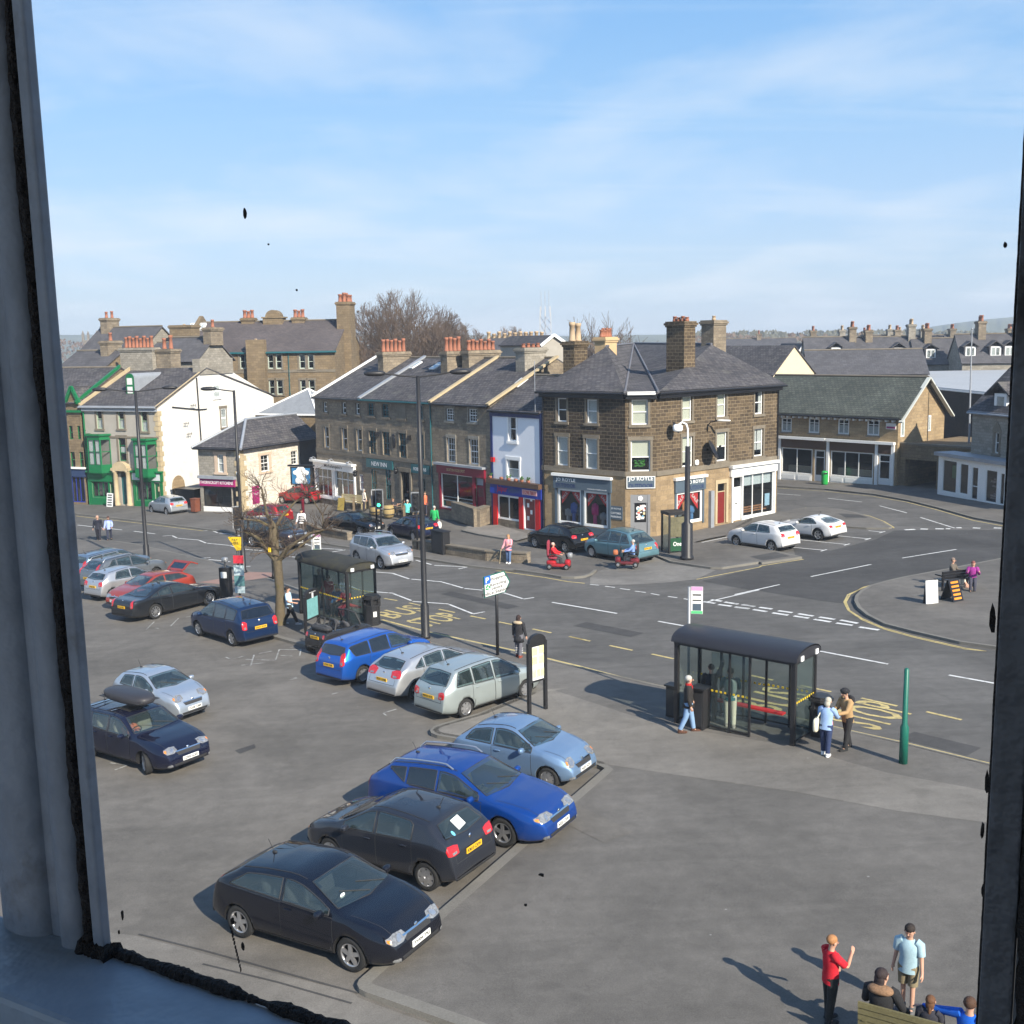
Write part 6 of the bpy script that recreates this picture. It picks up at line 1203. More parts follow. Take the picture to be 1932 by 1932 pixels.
class CarShape:
 def __init__(c,k,open_top=False):
  t=CT[k];c.t=t;L,W,H=t['L'],t['W'],t['H']
  nz=t['nose'];cs,cz=t['cowl'];rs=t['roof'];pk=t['pk'];(es,ez),(ts,tz)=t['re'],t['tt']
  P=[(0,.42),(.015,.52),(.05,nz-.12),(.14,nz-.01),(cs*.35,nz+(cz-nz)*.55),(cs*.7,nz+(cz-nz)*.86),(cs,cz),(rs,H-.055),((rs+pk)/2,H-.012),(pk,H),((pk+es)/2,H-(H-ez)*.30),(es,ez),(ts,tz)]
  if t['boot']:P+=[t['boot'],(L-.05,t['boot'][1]-.08)]
  else:P+=[(min(ts+.07,L-.05),tz-.09)]
  P+=[(L-.02,.62),(L-.004,.50),(L,.42)]
  g=np.arange(0,L+.005,.01);z=np.array([interp(P,s)for s in g])
  ker=np.exp(-.5*(np.arange(-12,13)/4.0)**2);ker/=ker.sum()
  zp=np.convolve(np.pad(z,12,mode='edge'),ker,mode='valid');wgt=np.clip(np.minimum(g,L-g)/.10,0,1);c.zt_=z*(1-wgt)+zp*wgt;c.g=g
  c.x=lambda s:t['wb']/2+t['fo']-s
 def zt(c,s):return float(np.interp(s,c.g,c.zt_))
 def belt(c,s):t=c.t;return interp([(0,t['nose']-.14),(t['cowl'][0]*.9,t['belt'][0]),(t['L']*.9,t['belt'][1]),(t['L'],t['belt'][1]-.12)],s)
 def hw(c,s):
  t=c.t;W=t['W']/2;k=1.0
  if s<.85:k*=1-.27*(1-s/.85)**3.0
  e=t['L']-s
  if e<.75:k*=1-.17*(1-e/.75)**3.0
  return W*k
 def ring(c,s,n=30):
  t=c.t;zt=c.zt(s);w=c.hw(s);L=t['L'];e=min(s,L-s)
  zb=.19+.09*max(0,1-e/.5)**1.5;zs=min(c.belt(s),zt-.045);gh=zt-zs
  wr=max(.25*w,w*.955-t['tum']*max(0,gh-.03)-.02);k=min(1,(zs-zb)/.6)
  zm=zb+(zs-zb)*.55
  C=[(0,zb),(.82*w,zb),(.95*w,zb+.05*k),(.99*w,zb+.22*k),(1.0*w,zm),(.992*w,zs-.06*k),(.965*w,zs),(w*.955-(w*.955-wr)*.5,zs+(zt-zs)*.45),(wr+.01,zt-min(.10,gh*.35)),(wr*.90,zt-min(.035,gh*.14)),(wr*.55,zt-.006),(0,zt)]
  C=[(0,zb)]+C+[(0,zt)]
  out=[];m=len(C)-2
  for i in range(n+1):
   u=i/n*m;j=min(int(u),m-1);f=u-j;a,b,d=C[j],C[j+1],C[j+2]
   w0,w1,w2=.5*(1-f)**2,.5+f*(1-f),.5*f*f
   out.append((w0*a[0]+w1*b[0]+w2*d[0],w0*a[1]+w1*b[1]+w2*d[1]))
  out[0]=(0,zb);out[-1]=(0,zt);return out
def poly_range(poly,s):
 zs=[]
 n=len(poly)
 for i in range(n):
  (a,x),(b,y)=poly[i],poly[(i+1)%n]
  if abs(b-a)<1e-9:
   if abs(s-a)<1e-6:zs+=[x,y]
  elif min(a,b)-1e-9<=s<=max(a,b)+1e-9:zs.append(x+(y-x)*(s-a)/(b-a))
 return(min(zs),max(zs))if zs else None
def in_poly(poly,a,b):
 c=False;n=len(poly)
 for i in range(n):
  (x0,y0),(x1,y1)=poly[i],poly[(i+1)%n]
  if(y0>b)!=(y1>b)and a<(x1-x0)*(b-y0)/(y1-y0)+x0:c=not c
 return c
class Patch:
 def __init__(c,bvh):c.bvh=bvh
 def make(c,poly,O,h,v,d,off=.006,step=.05,maxd=9):
  """poly is monotone in h; rays run along d"""
  xs=sorted(set(p[0]for p in poly));cols=[]
  for a,b in zip(xs,xs[1:]):
   k=max(1,int(math.ceil((b-a)/step)))
   for i in range(k):cols.append(a+(b-a)*i/k)
  cols.append(xs[-1]);eps=1e-5;cols[0]+=eps;cols[-1]-=eps
  rng=[poly_range(poly,s)for s in cols]
  mz=max((r[1]-r[0])for r in rng if r);rows=max(1,int(math.ceil(mz/step)))
  V=[];ok=[]
  for s,r in zip(cols,rng):
   for j in range(rows+1):
    z=r[0]+(r[1]-r[0])*j/rows if r else 0
    p=O+h*s+v*z-d*5;hit=c.bvh.ray_cast(p,d,maxd)
    if hit[0]is None:V.append(Vector((0,0,0)));ok.append(False)
    else:
     nn=hit[1]if hit[1].dot(d)<0 else-hit[1];V.append(hit[0]+nn*off);ok.append(True)
  F=[]
  for i in range(len(cols)-1):
   for j in range(rows):
    q=[i*(rows+1)+j,(i+1)*(rows+1)+j,(i+1)*(rows+1)+j+1,i*(rows+1)+j+1]
    if all(ok[k]for k in q):
     a,b_,c_=V[q[0]],V[q[1]],V[q[2]]
     if max((V[q[k]]-V[q[(k+1)%4]]).length for k in range(4))<.45:
      nn=(b_-a).cross(c_-a);F.append(q if nn.dot(d)<0 else q[::-1])
  return V,F
X3,Y3=Vector((1,0,0)),Vector((0,1,0))
_ccount=[0]
def car(kind,label,cat,name,colr,place,sc_=1.0,plate=None,group=None,roofrails=False,roofbox=False,dark_rear=False,opened=False,seatm='seat',extras=None,lower=None,turn=0.0,open_top=False,detail=True):
 sh=CarShape(kind);t=sh.t;L,W,wb,r=t['L'],t['W'],t['wb'],t['r']
 # ---- place on the ground
 if place[0]=='2':
  A,B=G(*place[1]),G(*place[2]);hd=(B-A);hd.z=0;hd.normalize();mid=(A+B)/2
 else:
  hd=azv(place[2]);A=G(*place[1])
  mid=A
  if place[0]=='1':mid=A+hd*(wb/2*sc_*(1 if place[3]=='R' else-1))
  elif place[0]=='rear':mid=A+hd*(L-t['fo']-wb/2)*sc_
  elif place[0]=='front':mid=A-hd*(wb/2+t['fo'])*sc_
  elif place[0]=='c':pass
 rt=Vector((hd.y,-hd.x,0))
 side=place[-1]
 if side=='R':mid=mid-rt*(W/2-.07)*sc_
 elif side=='L':mid=mid+rt*(W/2-.07)*sc_
 nrm=Vector((-SLX,-SLY,1)).normalized();X=(hd-nrm*hd.dot(nrm)).normalized();Y=nrm.cross(X)
 _hh=place[4]if len(place)>5 else 0
 org=Vector((mid.x,mid.y,gz(mid.x,mid.y)+.012+_hh))
 root=thing(name,org,label,cat,group,M3=Matrix((X,Y,nrm)).transposed());root.scale=(sc_,)*3
 pmt=paint('paint_%.3f_%.3f_%.3f'%tuple(colr[:3]),colr[:3],*(colr[3:]if len(colr)>3 else()))
 # ---- body
 S=[0,.008,.02,.04,.07,.11,.16];s=.22
 while s<L-.2:S.append(s);s+=.055
 S+=[L-v for v in(.16,.11,.07,.04,.02,.008,0)]
 n=30;V=[];F=[]
 for s in S:
  rg=sh.ring(s,n);x=sh.x(s)
  V+=[(x,y,z)for y,z in rg]+[(x,-y,z)for y,z in rg[1:-1][::-1]]
 k=2*n
 for i in range(len(S)-1):
  for j in range(k):j2=(j+1)%k;F.append((i*k+j,i*k+j2,(i+1)*k+j2,(i+1)*k+j))
 F+=[list(range(k))[::-1],[(len(S)-1)*k+j for j in range(k)]]
 me=bpy.data.meshes.new('body');me.from_pydata(V,[],F);me.materials.append(pmt);me.materials.append(M['rimdark']);me.update()
 bm=bmesh.new();bm.from_mesh(me);bmesh.ops.recalc_face_normals(bm,faces=bm.faces);bm.to_mesh(me);bm.free()
 bo=bpy.data.objects.new('tmp',me);col.objects.link(bo)
 cu=MB();rw_=r+.045
 for xx in(wb/2,-wb/2):
  for sgn in(-1,1):
   yc=sgn*(W/2-.05);cu.lathe([(rw_,-.20),(rw_,.20)],(xx,yc,r+.01),28,(X3,Zv,Y3),mi=1,smooth=False)
 co=cu.build('tmpc',[pmt,M['rimdark']])
 bm=bmesh.new();bm.from_mesh(co.data);bmesh.ops.recalc_face_normals(bm,faces=bm.faces);bm.to_mesh(co.data);bm.free()
 md=bo.modifiers.new('b','BOOLEAN');md.operation='DIFFERENCE';md.object=co;md.solver='EXACT'
 dg=bpy.context.evaluated_depsgraph_get();me2=bpy.data.meshes.new_from_object(bo.evaluated_get(dg))
 bpy.data.objects.remove(bo);bpy.data.objects.remove(co)
 bvh=BVHTree.FromPolygons([v.co for v in me2.vertices],[list(p.vertices)for p in me2.polygons]);pa=Patch(bvh)
 xs=sh.x
 # ---- glass outlines
 e=t['edge'];front=None
 q=t['cowl'][0]-.05
 while q<t['roof']+.4 and sh.zt(q)-e-.03<sh.belt(q)+.06:q+=.01
 sidew=[];pill=t['pill']
 if not open_top:
  ends=[q+.06]+[v for p in pill for v in(p-.04,p+.04)]+[max(t['rl'])]
  (r_top,r_bot)=t['rl']
  def top(s):
   zz=sh.zt(s)-e
   if r_bot>r_top and s>r_top:zz=min(zz,(sh.zt(r_top)-e)+(sh.belt(r_bot)+.05-(sh.zt(r_top)-e))*(s-r_top)/(r_bot-r_top))
   return zz
  def bot(s):
   zz=sh.belt(s)+.025
   if r_top>r_bot and s>r_bot:zz=max(zz,sh.belt(r_bot)+.025+(sh.zt(r_top)-e-.02-sh.belt(r_bot)-.025)*(s-r_bot)/(r_top-r_bot))
   return min(zz,top(s)-.012)
  for a,b in zip(ends[::2],ends[1::2]):
   if b-a<.1:continue
   ss=[a+(b-a)*i/10 for i in range(11)]
   sidew.append([(s_,bot(s_))for s_ in ss]+[(s_,top(s_))for s_ in ss[::-1]])
 cz=t['cowl'][1]+.03;wz1=sh.zt(t['roof']-.05)-.01;hwW=W/2
 wsp=[(-t['ws'][0]*hwW*1.02,cz+.02),(0,cz-.005),(t['ws'][0]*hwW*1.02,cz+.02),(t['ws'][1]*hwW,wz1-.02),(0,wz1),(-t['ws'][1]*hwW,wz1-.02)]
 rz0=t['tt'][1]+.05;rz1=sh.zt(t['re'][0]+.05)-.02
 rwp=[(-t['rw'][0]*hwW,rz0+.01),(0,rz0-.02),(t['rw'][0]*hwW,rz0+.01),(t['rw'][1]*hwW,rz1-.03),(0,rz1),(-t['rw'][1]*hwW,rz1-.03)]
 O0=Vector((0,0,0))
 bm=bmesh.new();bm.from_mesh(me2);dele=[]
 def shrink(poly,d=.03):
  cx=sum(p[0]for p in poly)/len(poly);cy=sum(p[1]for p in poly)/len(poly);out=[]
  for x_,y_ in poly:
   out.append((x_-math.copysign(min(d,abs(x_-cx)),x_-cx),y_-math.copysign(min(d,abs(y_-cy)),y_-cy)))
  return out
 sp_=[shrink(p)for p in sidew];wp_=shrink(wsp,.03);rp_=shrink(rwp,.03)
 sx=wb/2+t['fo']
 for f in bm.faces:
  c=f.calc_center_median();nn=f.normal
  if c.z<.75:continue
  if abs(nn.y)>.45 and abs(c.y)>.3 and any(in_poly(p,sx-c.x,c.z)for p in sp_):dele.append(f)
  elif not open_top and nn.x>.25 and in_poly(wp_,c.y,c.z):dele.append(f)
  elif not open_top and nn.x<-.12 and in_poly(rp_,c.y,c.z):dele.append(f)
 bmesh.ops.delete(bm,geom=dele,context='FACES')
 for f in bm.faces:f.smooth=f.material_index==0
 bm.to_mesh(me2);bm.free();me2.name='body'
 body=bpy.data.objects.new('body',me2);col.objects.link(body);body.parent=root
 def put(nm,VF,mt,parent=root,smooth=True):
  b=MB();b.add(VF[0],VF[1],0,smooth)
  if not b.f:return None
  return b.build(nm,mt,parent,local=True)
 def bld(b,nm,mt,parent=root,bevel=0):return b.build(nm,mt,parent,local=True,bevel=bevel)
 def seal(poly,h_,v_,d_,par):
  pts=[]
  for a_,z_ in poly:
   q_=bvh.ray_cast(h_*a_+v_*z_-d_*5,d_)
   if q_[0]:pts.append(q_[0]-d_*.006)
  if len(pts)>3 and par:b=MB();b.tube(pts+pts[:1],.013,5,cap=False);bld(b,'window_seal',M['trim'],par)
 for i,p in enumerate(sidew):
  pp=[(-a,z_)for a,z_ in p]
  for sg in(1,-1):
   gm=M['privglass']if(dark_rear and i>=1)else M['carglass']
   w_=put('window',pa.make([(sx+a,z_)for a,z_ in pp],O0,X3,Zv,-Y3*sg,.007),gm)
   seal([(sx+a,z_)for a,z_ in pp],X3,Zv,-Y3*sg,w_)
 if not open_top:
  seal(wsp,Y3,Zv,-X3,put('windscreen',pa.make(wsp,O0,Y3,Zv,-X3,.007,.06),M['carglass']))
  if not opened:seal(rwp,Y3,Zv,X3,put('rear_window',pa.make(rwp,O0,Y3,Zv,X3,.007,.06),M['privglass']if dark_rear else M['carglass']))
  # ---- doors as panels with a shut line round them
 sA=t['cowl'][0]+.22;dd=[]
 pl_=pill if pill else[t['rl'][0]]
 dd.append((sA,pl_[0]+.03))
 if len(pl_)>1:dd.append((pl_[0]+.03,min(pl_[1]+.10,wb+t['fo']-.30 if pl_[1]<wb+t['fo']else 9)))
 if detail:
  for(a,b)in dd:
   if b-a<.4:continue
   def dp(g_):return[(sx-(a+g_),.30+g_),(sx-(b-g_),.30+g_),(sx-(b-g_),sh.belt(b)+.005-g_),(sx-(a+g_),sh.belt(a)+.005-g_)]
   for sg in(1,-1):
    o_=put('door',pa.make(dp(.012),O0,X3,Zv,-Y3*sg,.005,.07),pmt)
    if not o_:continue
    put('shut_line',pa.make(dp(0),O0,X3,Zv,-Y3*sg,.0025,.07),M['trim'],o_)
    hp=bvh.ray_cast(Vector((sx-(b-.20),sg*3,sh.belt(b)-.10)),-Y3*sg)
    if hp[0]:
     hb=MB();hb.blob(hp[0]+Vector((0,sg*.022,0)),(.085,.020,.017));bld(hb,'handle',pmt,o_)
  zt0=.52;bl=MB()
  def seam(poly,O_,h_,v_,d_):VF=pa.make(poly,O_,h_,v_,d_,.003,.07);bl.add(VF[0],VF[1],0,True)
  yb=hwW*.70
  for sg in(1,-1):seam([(sg*yb-.006,.62),(sg*yb+.006,.62),(sg*yb*.96+.006,rz0),(sg*yb*.96-.006,rz0)],O0,Y3,Zv,X3)
  seam([(-yb,.615),(yb,.615),(yb,.627),(-yb,.627)],O0,Y3,Zv,X3)
  for sg in(1,-1):seam([(xs(.16),sg*hwW*.66-.006),(xs(t['cowl'][0]-.08),sg*hwW*.80-.006),(xs(t['cowl'][0]-.08),sg*hwW*.80+.006),(xs(.16),sg*hwW*.66+.006)],O0,X3,Y3,-Zv)
  bld(bl,'panel_gap',M['trim'])
  # ---- lamps
 hy,hz,hl,hh=t['hl'];hz=hz or t['nose']-.08
 ty,tz,tl,th=t['tl'];tz=tz or .9
 for sg in(1,-1):
  ph=R(38);d=Vector((-math.cos(ph),-sg*math.sin(ph),0));h=Vector((-math.sin(ph)*sg,math.cos(ph),0))*1.0
  c0=bvh.ray_cast(Vector((5,sg*hy*W/2*1.02,hz)),-X3)[0]
  if c0:
   O=Vector((c0.x,c0.y,hz));inn=-sg
   pts=[(-hl*.95,-.25*hh),(-hl*.5,-.95*hh),(hl*.4,-.85*hh),(hl*.95,-.1*hh),(hl*1.0,.55*hh),(hl*.3,.95*hh),(-hl*.5,.8*hh)]
   pts=[(a*sg,b)for a,b in pts]
   o_=put('headlight',pa.make(pts,O,h,Zv,d,.008,.03),M['lens'])
   if o_:
    put('bulb_reflector',pa.make([(math.cos(a*.7854)*hh*.62+sg*(-.15*hl),math.sin(a*.7854)*hh*.62)for a in range(8)],O,h,Zv,d,.012,.03),M['rim'],o_)
    put('indicator',pa.make([(sg*hl*a,hh*b)for a,b in((.55,-.4),(.85,-.1),(.9,.4),(.6,.3))],O,h,Zv,d,.012,.03),M['orange_lens'],o_)
  ph=R(30);d=Vector((math.cos(ph),-sg*math.sin(ph),0));h=Vector((math.sin(ph)*sg,math.cos(ph),0))
  c0=bvh.ray_cast(Vector((-5,sg*ty*W/2*1.08,tz)),X3)[0]
  if c0:
   O=Vector((c0.x,c0.y,tz))
   pts=[(-tl,-.9*th),(-tl*.2,-th),(tl*.8,-.75*th),(tl,.2*th),(tl*.75,th),(-.2*tl,.9*th),(-tl*.95,.55*th)]
   pts=[(a*sg,b)for a,b in pts]
   o_=put('tail_light',pa.make(pts,O,h,Zv,d,.008,.03),M['red_lens'])
   if o_:put('reversing_lens',pa.make([(sg*tl*a,th*b)for a,b in((-.6,-.75),(.1,-.8),(.2,-.35),(-.6,-.3))],O,h,Zv,d,.012,.03),M['lens'],o_)
   # ---- black sills and bumper joint
 for sg in(1,-1):put('sill_trim',pa.make([(xs(L-t['fo']*.2-.75)if 0 else-wb/2+r+.09,.20),(wb/2-r-.09,.20),(wb/2-r-.09,.285),(-wb/2+r+.09,.285)],O0,X3,Zv,-Y3*sg,.006,.08),M['trim'])
 # ---- grille, bumper openings, number plates
 put('grille',pa.make([(-.36*hwW*1.1,t['nose']-.19),(.36*hwW*1.1,t['nose']-.19),(.42*hwW*1.1,t['nose']-.08),(-.42*hwW*1.1,t['nose']-.08)],O0,Y3,Zv,-X3,.006,.05),M['trim'])
 put('grille_bar',pa.make([(-.40*hwW*1.1,t['nose']-.10),(.40*hwW*1.1,t['nose']-.10),(.42*hwW*1.1,t['nose']-.072),(-.42*hwW*1.1,t['nose']-.072)],O0,Y3,Zv,-X3,.010,.05),M['chrome'])
 put('air_intake',pa.make([(-.55*hwW,.26),(.55*hwW,.26),(.62*hwW,.37),(-.62*hwW,.37)],O0,Y3,Zv,-X3,.006,.05),M['trim'])
 for sg in(1,-1):put('fog_lamp',pa.make([(sg*.72*hwW+.06*math.cos(a*.7854),.33+.045*math.sin(a*.7854))for a in range(8)],O0,Y3,Zv,-X3,.009,.03),M['lens'])
 put('rear_bumper_trim',pa.make([(-.75*hwW,.25),(.75*hwW,.25),(.78*hwW,.34),(-.78*hwW,.34)],O0,Y3,Zv,X3,.006,.06),M['trim'])
 if plate:
  for sg,zz,mt_ in((1,.45,'plate_w'),(-1,.74 if not t['boot']else .70,'plate_y')):
   hp=bvh.ray_cast(Vector((sg*5,0,zz)),-X3*sg)
   if hp[0]is None:continue
   hp2=bvh.ray_cast(Vector((sg*5,0,zz+.06)),-X3*sg)
   px_=max(hp[0].x*sg,(hp2[0]or hp[0]).x*sg)*sg+sg*.02
   b=MB();b.box((px_,0,zz),(.02,.52,.112));po=bld(b,'number_plate',M[mt_])
   V_=text_obj('lettering',plate,M['lettd'],None,(px_+sg*.0105,0,zz),(0,sg,0),(0,0,1),.078,.46,.001,bold=.035)
   if V_:V_.parent=po
   hb=MB();hb.lathe([(.0,0),(.05,0),(.045,.012),(0,.016)],(0,0,0),12,(Y3,Zv,X3*sg),cap=False)
   hp3=bvh.ray_cast(Vector((sg*5,0,t['nose']-.06 if sg>0 else t['tt'][1]-.06)),-X3*sg)
   if hp3[0]:
    for i_ in range(len(hb.v)):hb.v[i_]=hb.v[i_]+hp3[0]+X3*sg*.008
    bld(hb,'badge',M['chrome'])
    # ---- mirrors, wipers, aerial
 ms_=t['cowl'][0]+.42
 for sg in(1,-1):
  zz=sh.belt(ms_)+.07;y0=sh.hw(ms_);b=MB()
  b.blob((xs(ms_),sg*(y0+.10),zz),(.065,.105,.07),p=2.6,seg=12,rings=8);b.box((xs(ms_),sg*(y0-.01),zz-.04),(.06,.12,.035));bld(b,'wing_mirror',pmt if not lower else M['trim'])
 if not open_top and detail:
  b=MB()
  for y0,y1 in((.05*W,-.22*W),(.30*W,.02*W)):
   hp=[bvh.ray_cast(Vector((5,y0+(y1-y0)*k/4,cz+.02+.12*k/4)),-X3)[0]for k in range(5)]
   hp=[h_+Vector((.015,0,.01))for h_ in hp if h_]
   if len(hp)>1:b.tube(hp,.009,5)
  bld(b,'wiper',M['trim'])
  sA_=t['re'][0]-.25;b=MB();zA=sh.zt(sA_);b.tube([(xs(sA_),0,zA-.01),(xs(sA_)-.14,0,zA+.24)],.008,5);b.blob((xs(sA_),0,zA+.01),(.05,.03,.025));bld(b,'aerial',M['trim'])
  b=MB()
  for sg in(1,-1):
   pts=[]
   for k in range(9):
    s_=t['roof']+.05+(t['re'][0]-t['roof']-.1)*k/8;w_=sh.ring(s_,30)
    yy=[y for y,z_ in w_ if z_>sh.zt(s_)-.05];yy=max(yy)if yy else .5
    pts.append((xs(s_),sg*yy*.97,sh.zt(s_)-.028))
   b.tube(pts,.010,5)
  bld(b,'roof_gutter',M['trim'])
 if roofrails:
  for sg in(1,-1):
   pts=[]
   for k in range(11):
    s_=t['roof']+.15+(t['re'][0]-t['roof']-.05)*k/10
    pts.append((xs(s_),sg*hwW*.66,sh.zt(s_)+(.055 if 0<k<10 else-.02)))
   b=MB();b.tube(pts,.020,8);bld(b,'roof_rail',roofrails)
 if roofbox:
  b=MB()
  for s_ in(t['roof']+.5,t['re'][0]-.5):
   z_=sh.zt(s_)+.05;b.bar((xs(s_),-hwW*.75,z_),(xs(s_),hwW*.75,z_),.05,.03)
  bld(b,'roof_bar',M['chrome'])
  # ---- cabin
 if True:
  b=MB();b.box((xs(t['L']*.52),0,.40),(t['L']*.55,W*.84,.04));b.box((xs(t['cowl'][0]+.28),0,sh.belt(t['cowl'][0])-.10),(.42,W*.78,.20));bld(b,'dashboard',M['cabin'])
  for s_ in(t['roof']+.42,t['roof']+1.25):
   if s_>L-.75 and not open_top:continue
   if s_>t['re'][0]-.62 and not open_top:s_=t['re'][0]-.62
   for sg in(1,-1):
    b=MB();y=sg*W*.205;b.blob((xs(s_-.20),y,.55),(.26,.24,.10),p=4);ax=Vector((-.30,0,1)).normalized();fx=Vector((1,0,.30)).normalized()
    b.blob((xs(s_+.12),y,.85),(.085,.23,.32),(fx,Y3,ax),p=4);b.blob((xs(s_+.24),y,1.19 if t['H']>1.4 else 1.12),(.05,.13,.085),(fx,Y3,ax),p=3);bld(b,'seat',M[seatm])
  if detail:
   st=MB();cx_=Vector((xs(t['cowl'][0]+.62),-W*.205,.95));ax=Vector((-.85,0,.5)).normalized();U_=Y3;V_=ax.cross(U_)
   st.tube([cx_+(U_*math.cos(a)+V_*math.sin(a))*.18 for a in[k*math.pi/8 for k in range(17)]],.016,6);st.bar(cx_,cx_-ax*(-.001)+V_*.17,.05,.02);bld(st,'steering_wheel',M['trim'])
   # ---- wheels
 tw=.19
 for xx,fr in((wb/2,1),(-wb/2,0)):
  for sg in(1,-1):
   yc=sg*(W/2-.125);rot=Matrix.Rotation(turn if fr else 0,3,'Z');AX=rot@X3;AY=rot@(Y3*sg)
   b=MB();b.lathe([(r*.62,-tw/2),(r*.93,-tw/2),(r*.99,-tw*.38),(r,-tw*.2),(r,tw*.2),(r*.99,tw*.38),(r*.94,tw/2),(r*.72,tw*.52),(r*.66,tw*.44),(r*.62,tw*.3)],(xx,yc,r),26,(AX,Zv,AY),cap=False)
   wo_=bld(b,'wheel',M['tyre'])
   q_=MB();c0=Vector((xx,yc,r))
   q_.lathe([(0,-.02),(r*.64,-.02)],c0,20,(AX,Zv,AY),cap=False)
   bld(q_,'brake_disc',M['rimdark'],wo_)
   q_=MB();q_.lathe([(r*.67,tw*.48),(r*.62,tw*.50),(r*.585,tw*.36),(r*.60,.0)],c0,26,(AX,Zv,AY),cap=False)
   ns={'alloy5':5,'multi':10,'cap':7}[t['rimn']];wd={'alloy5':.085,'multi':.035,'cap':.10}[t['rimn']]
   for k_ in range(ns):
    a=2*math.pi*k_/ns+.3;dr=AX*math.cos(a)+Zv*math.sin(a)
    if t['rimn']=='alloy5':
     q_.bar(c0+AY*tw*.40,c0+dr*r*.62+AY*tw*.38,wd*.9,.03,AY)
    elif t['rimn']=='multi':q_.bar(c0+AY*tw*.40,c0+dr*r*.62+AY*tw*.38,wd,.03,AY)
    else:q_.bar(c0+dr*r*.12+AY*tw*.44,c0+dr*r*.60+AY*tw*.40,wd,.03,AY)
   q_.lathe([(r*.20,tw*.30),(r*.20,tw*.44),(r*.12,tw*.48),(.001,tw*.48)],c0,14,(AX,Zv,AY),cap=False)
   bld(q_,'rim',M['rim'],wo_)
 if opened:
  s_=t['re'][0]+.02;hx=Vector((xs(s_),0,sh.zt(s_)-.01));b=MB();g_=MB();w0=W*.40
  u1=Vector((-.80,0,.60)).normalized();u2=Vector((-.92,0,-.38)).normalized();n1=u1.cross(Y3)
  b.box(hx+u1*.06,(.12,w0*1.75,.05),(u1,Y3,n1));b.box(hx+u1*.58,(.14,w0*1.9,.05),(u1,Y3,n1))
  for sg in(1,-1):b.box(hx+u1*.32+Y3*sg*w0*.84,(.44,.12,.05),(u1,Y3,n1))
  n2=u2.cross(Y3);b.box(hx+u1*.64+u2*.22,(.46,w0*1.9,.06),(u2,Y3,n2))
  to=bld(b,'tailgate',pmt);g_.box(hx+u1*.32,(.42,w0*1.6,.02),(u1,Y3,n1));bld(g_,'pane',M['privglass'],to)
  lg=MB();lg.box(hx+Vector((-.40,0,-.62)),(.10,W*.66,.62));bld(lg,'luggage_opening',M['rimdark'])
 if extras:extras(root,sh,pa,bld,put,pmt)
 return root
SIL=(.50,.52,.54,.75,.32)
def ex_astra(root,sh,pa,bld,put,pmt):
 b=MB();hp=pa.bvh.ray_cast(Vector((5,-.42,1.12)),-X3)[0]
 b.blob(hp+Vector((.012,0,0)),(.012,.06,.045));bld(b,'tax_disc',M['plate_w'])
def ex_207(root,sh,pa,bld,put,pmt):
 put('window_notice',pa.make([(-.12,1.13),(.16,1.10),(.18,1.26),(-.10,1.28)],Vector((0,0,0)),Y3,Zv,X3,.012),M['plate_w'])
 put('window_sticker',pa.make([(.36+.04*math.cos(a*.7854),1.10+.04*math.sin(a*.7854))for a in range(8)],Vector((0,0,0)),Y3,Zv,X3,.012,.03),pm('blue_sticker',(.15,.5,.7),var=0))
car('astra3','near black three door hatchback with silver grille bar, by the window','car','hatchback_car',(.004,.005,.010,.0,.5),('2',(9,165,1085),(9,725,1258),'R'),1.07,'YH06 TKJ','cars parked in the kerbside bays',extras=ex_astra)
car('207','dark grey hatchback parked tail to the kerb between black and blue cars','car','hatchback_car',(.022,.025,.034,.3,.4),('1',(9,1055,872),-57,'R','L'),1.06,'KM10 CXW','cars parked in the kerbside bays',extras=ex_207)
car('est407','bright blue estate car with silver roof rails in the kerbside bays','car','estate_car',(.004,.042,.22,.3,.4),('1',(9,1412,668),121,'F','R'),1.06,'NX55 CXW','cars parked in the kerbside bays',roofrails=M['rim'],dark_rear=True)
car('ka','small pale blue rounded car with grey bumpers at the top of the kerbside bays','car','small_car',(.17,.27,.42,.5,.35),('1',(9,1622,398),122,'F','R'),1.05,'HL05 AOX','cars parked in the kerbside bays')
car('scenic','pale silver green people carrier beside the white notice board','car','people_carrier',(.40,.45,.44,.6,.35),('2',(6,1185,1533),(6,1575,1405),'R'),1.0,'MA52 KVJ','cars nosed in to the footway')
car('focus','silver hatchback with large red tail lights right of the blue estate','car','hatchback_car',(.52,.53,.54,.7,.32),('1',(6,850,1415),44,'R','R'),1.0,'FD61 LWM','cars nosed in to the footway')
car('est307','bright blue estate car with dark rear window beside the near bus shelter','car','estate_car',(.012,.10,.44,.5,.3),('1',(6,495,1305),42,'R','R'),1.0,'LT05 OFJ','cars nosed in to the footway',dark_rear=True)
def ex_smart(root,sh,pa,bld,put,pmt):
 b=MB();x=sh.x(.70);b.tube([(x,-.62,.98),(x-.18,-.55,1.48),(x-.20,0,1.53),(x-.18,.55,1.48),(x,.62,.98)],.035,8);bld(b,'windscreen_frame',M['trim'])
 g=MB();g.poly([(x,-.6,1.0),(x,.6,1.0),(x-.18,.54,1.48),(x-.18,-.54,1.48)]);bld(g,'windscreen',M['carglass'])
 for sg in(1,-1):
  b=MB();b.tube([(sh.x(1.95),sg*.62,.95),(sh.x(1.85),sg*.60,1.25),(sh.x(1.80),sg*.42,1.36),(sh.x(1.80),sg*.18,1.34),(sh.x(1.92),sg*.14,.98)],.035,8);bld(b,'roll_hoop',M['trim'])
 b=MB();b.blob((sh.x(2.12),0,1.05),(.20,.60,.10),p=3);bld(b,'folded_roof',M['cabin'])
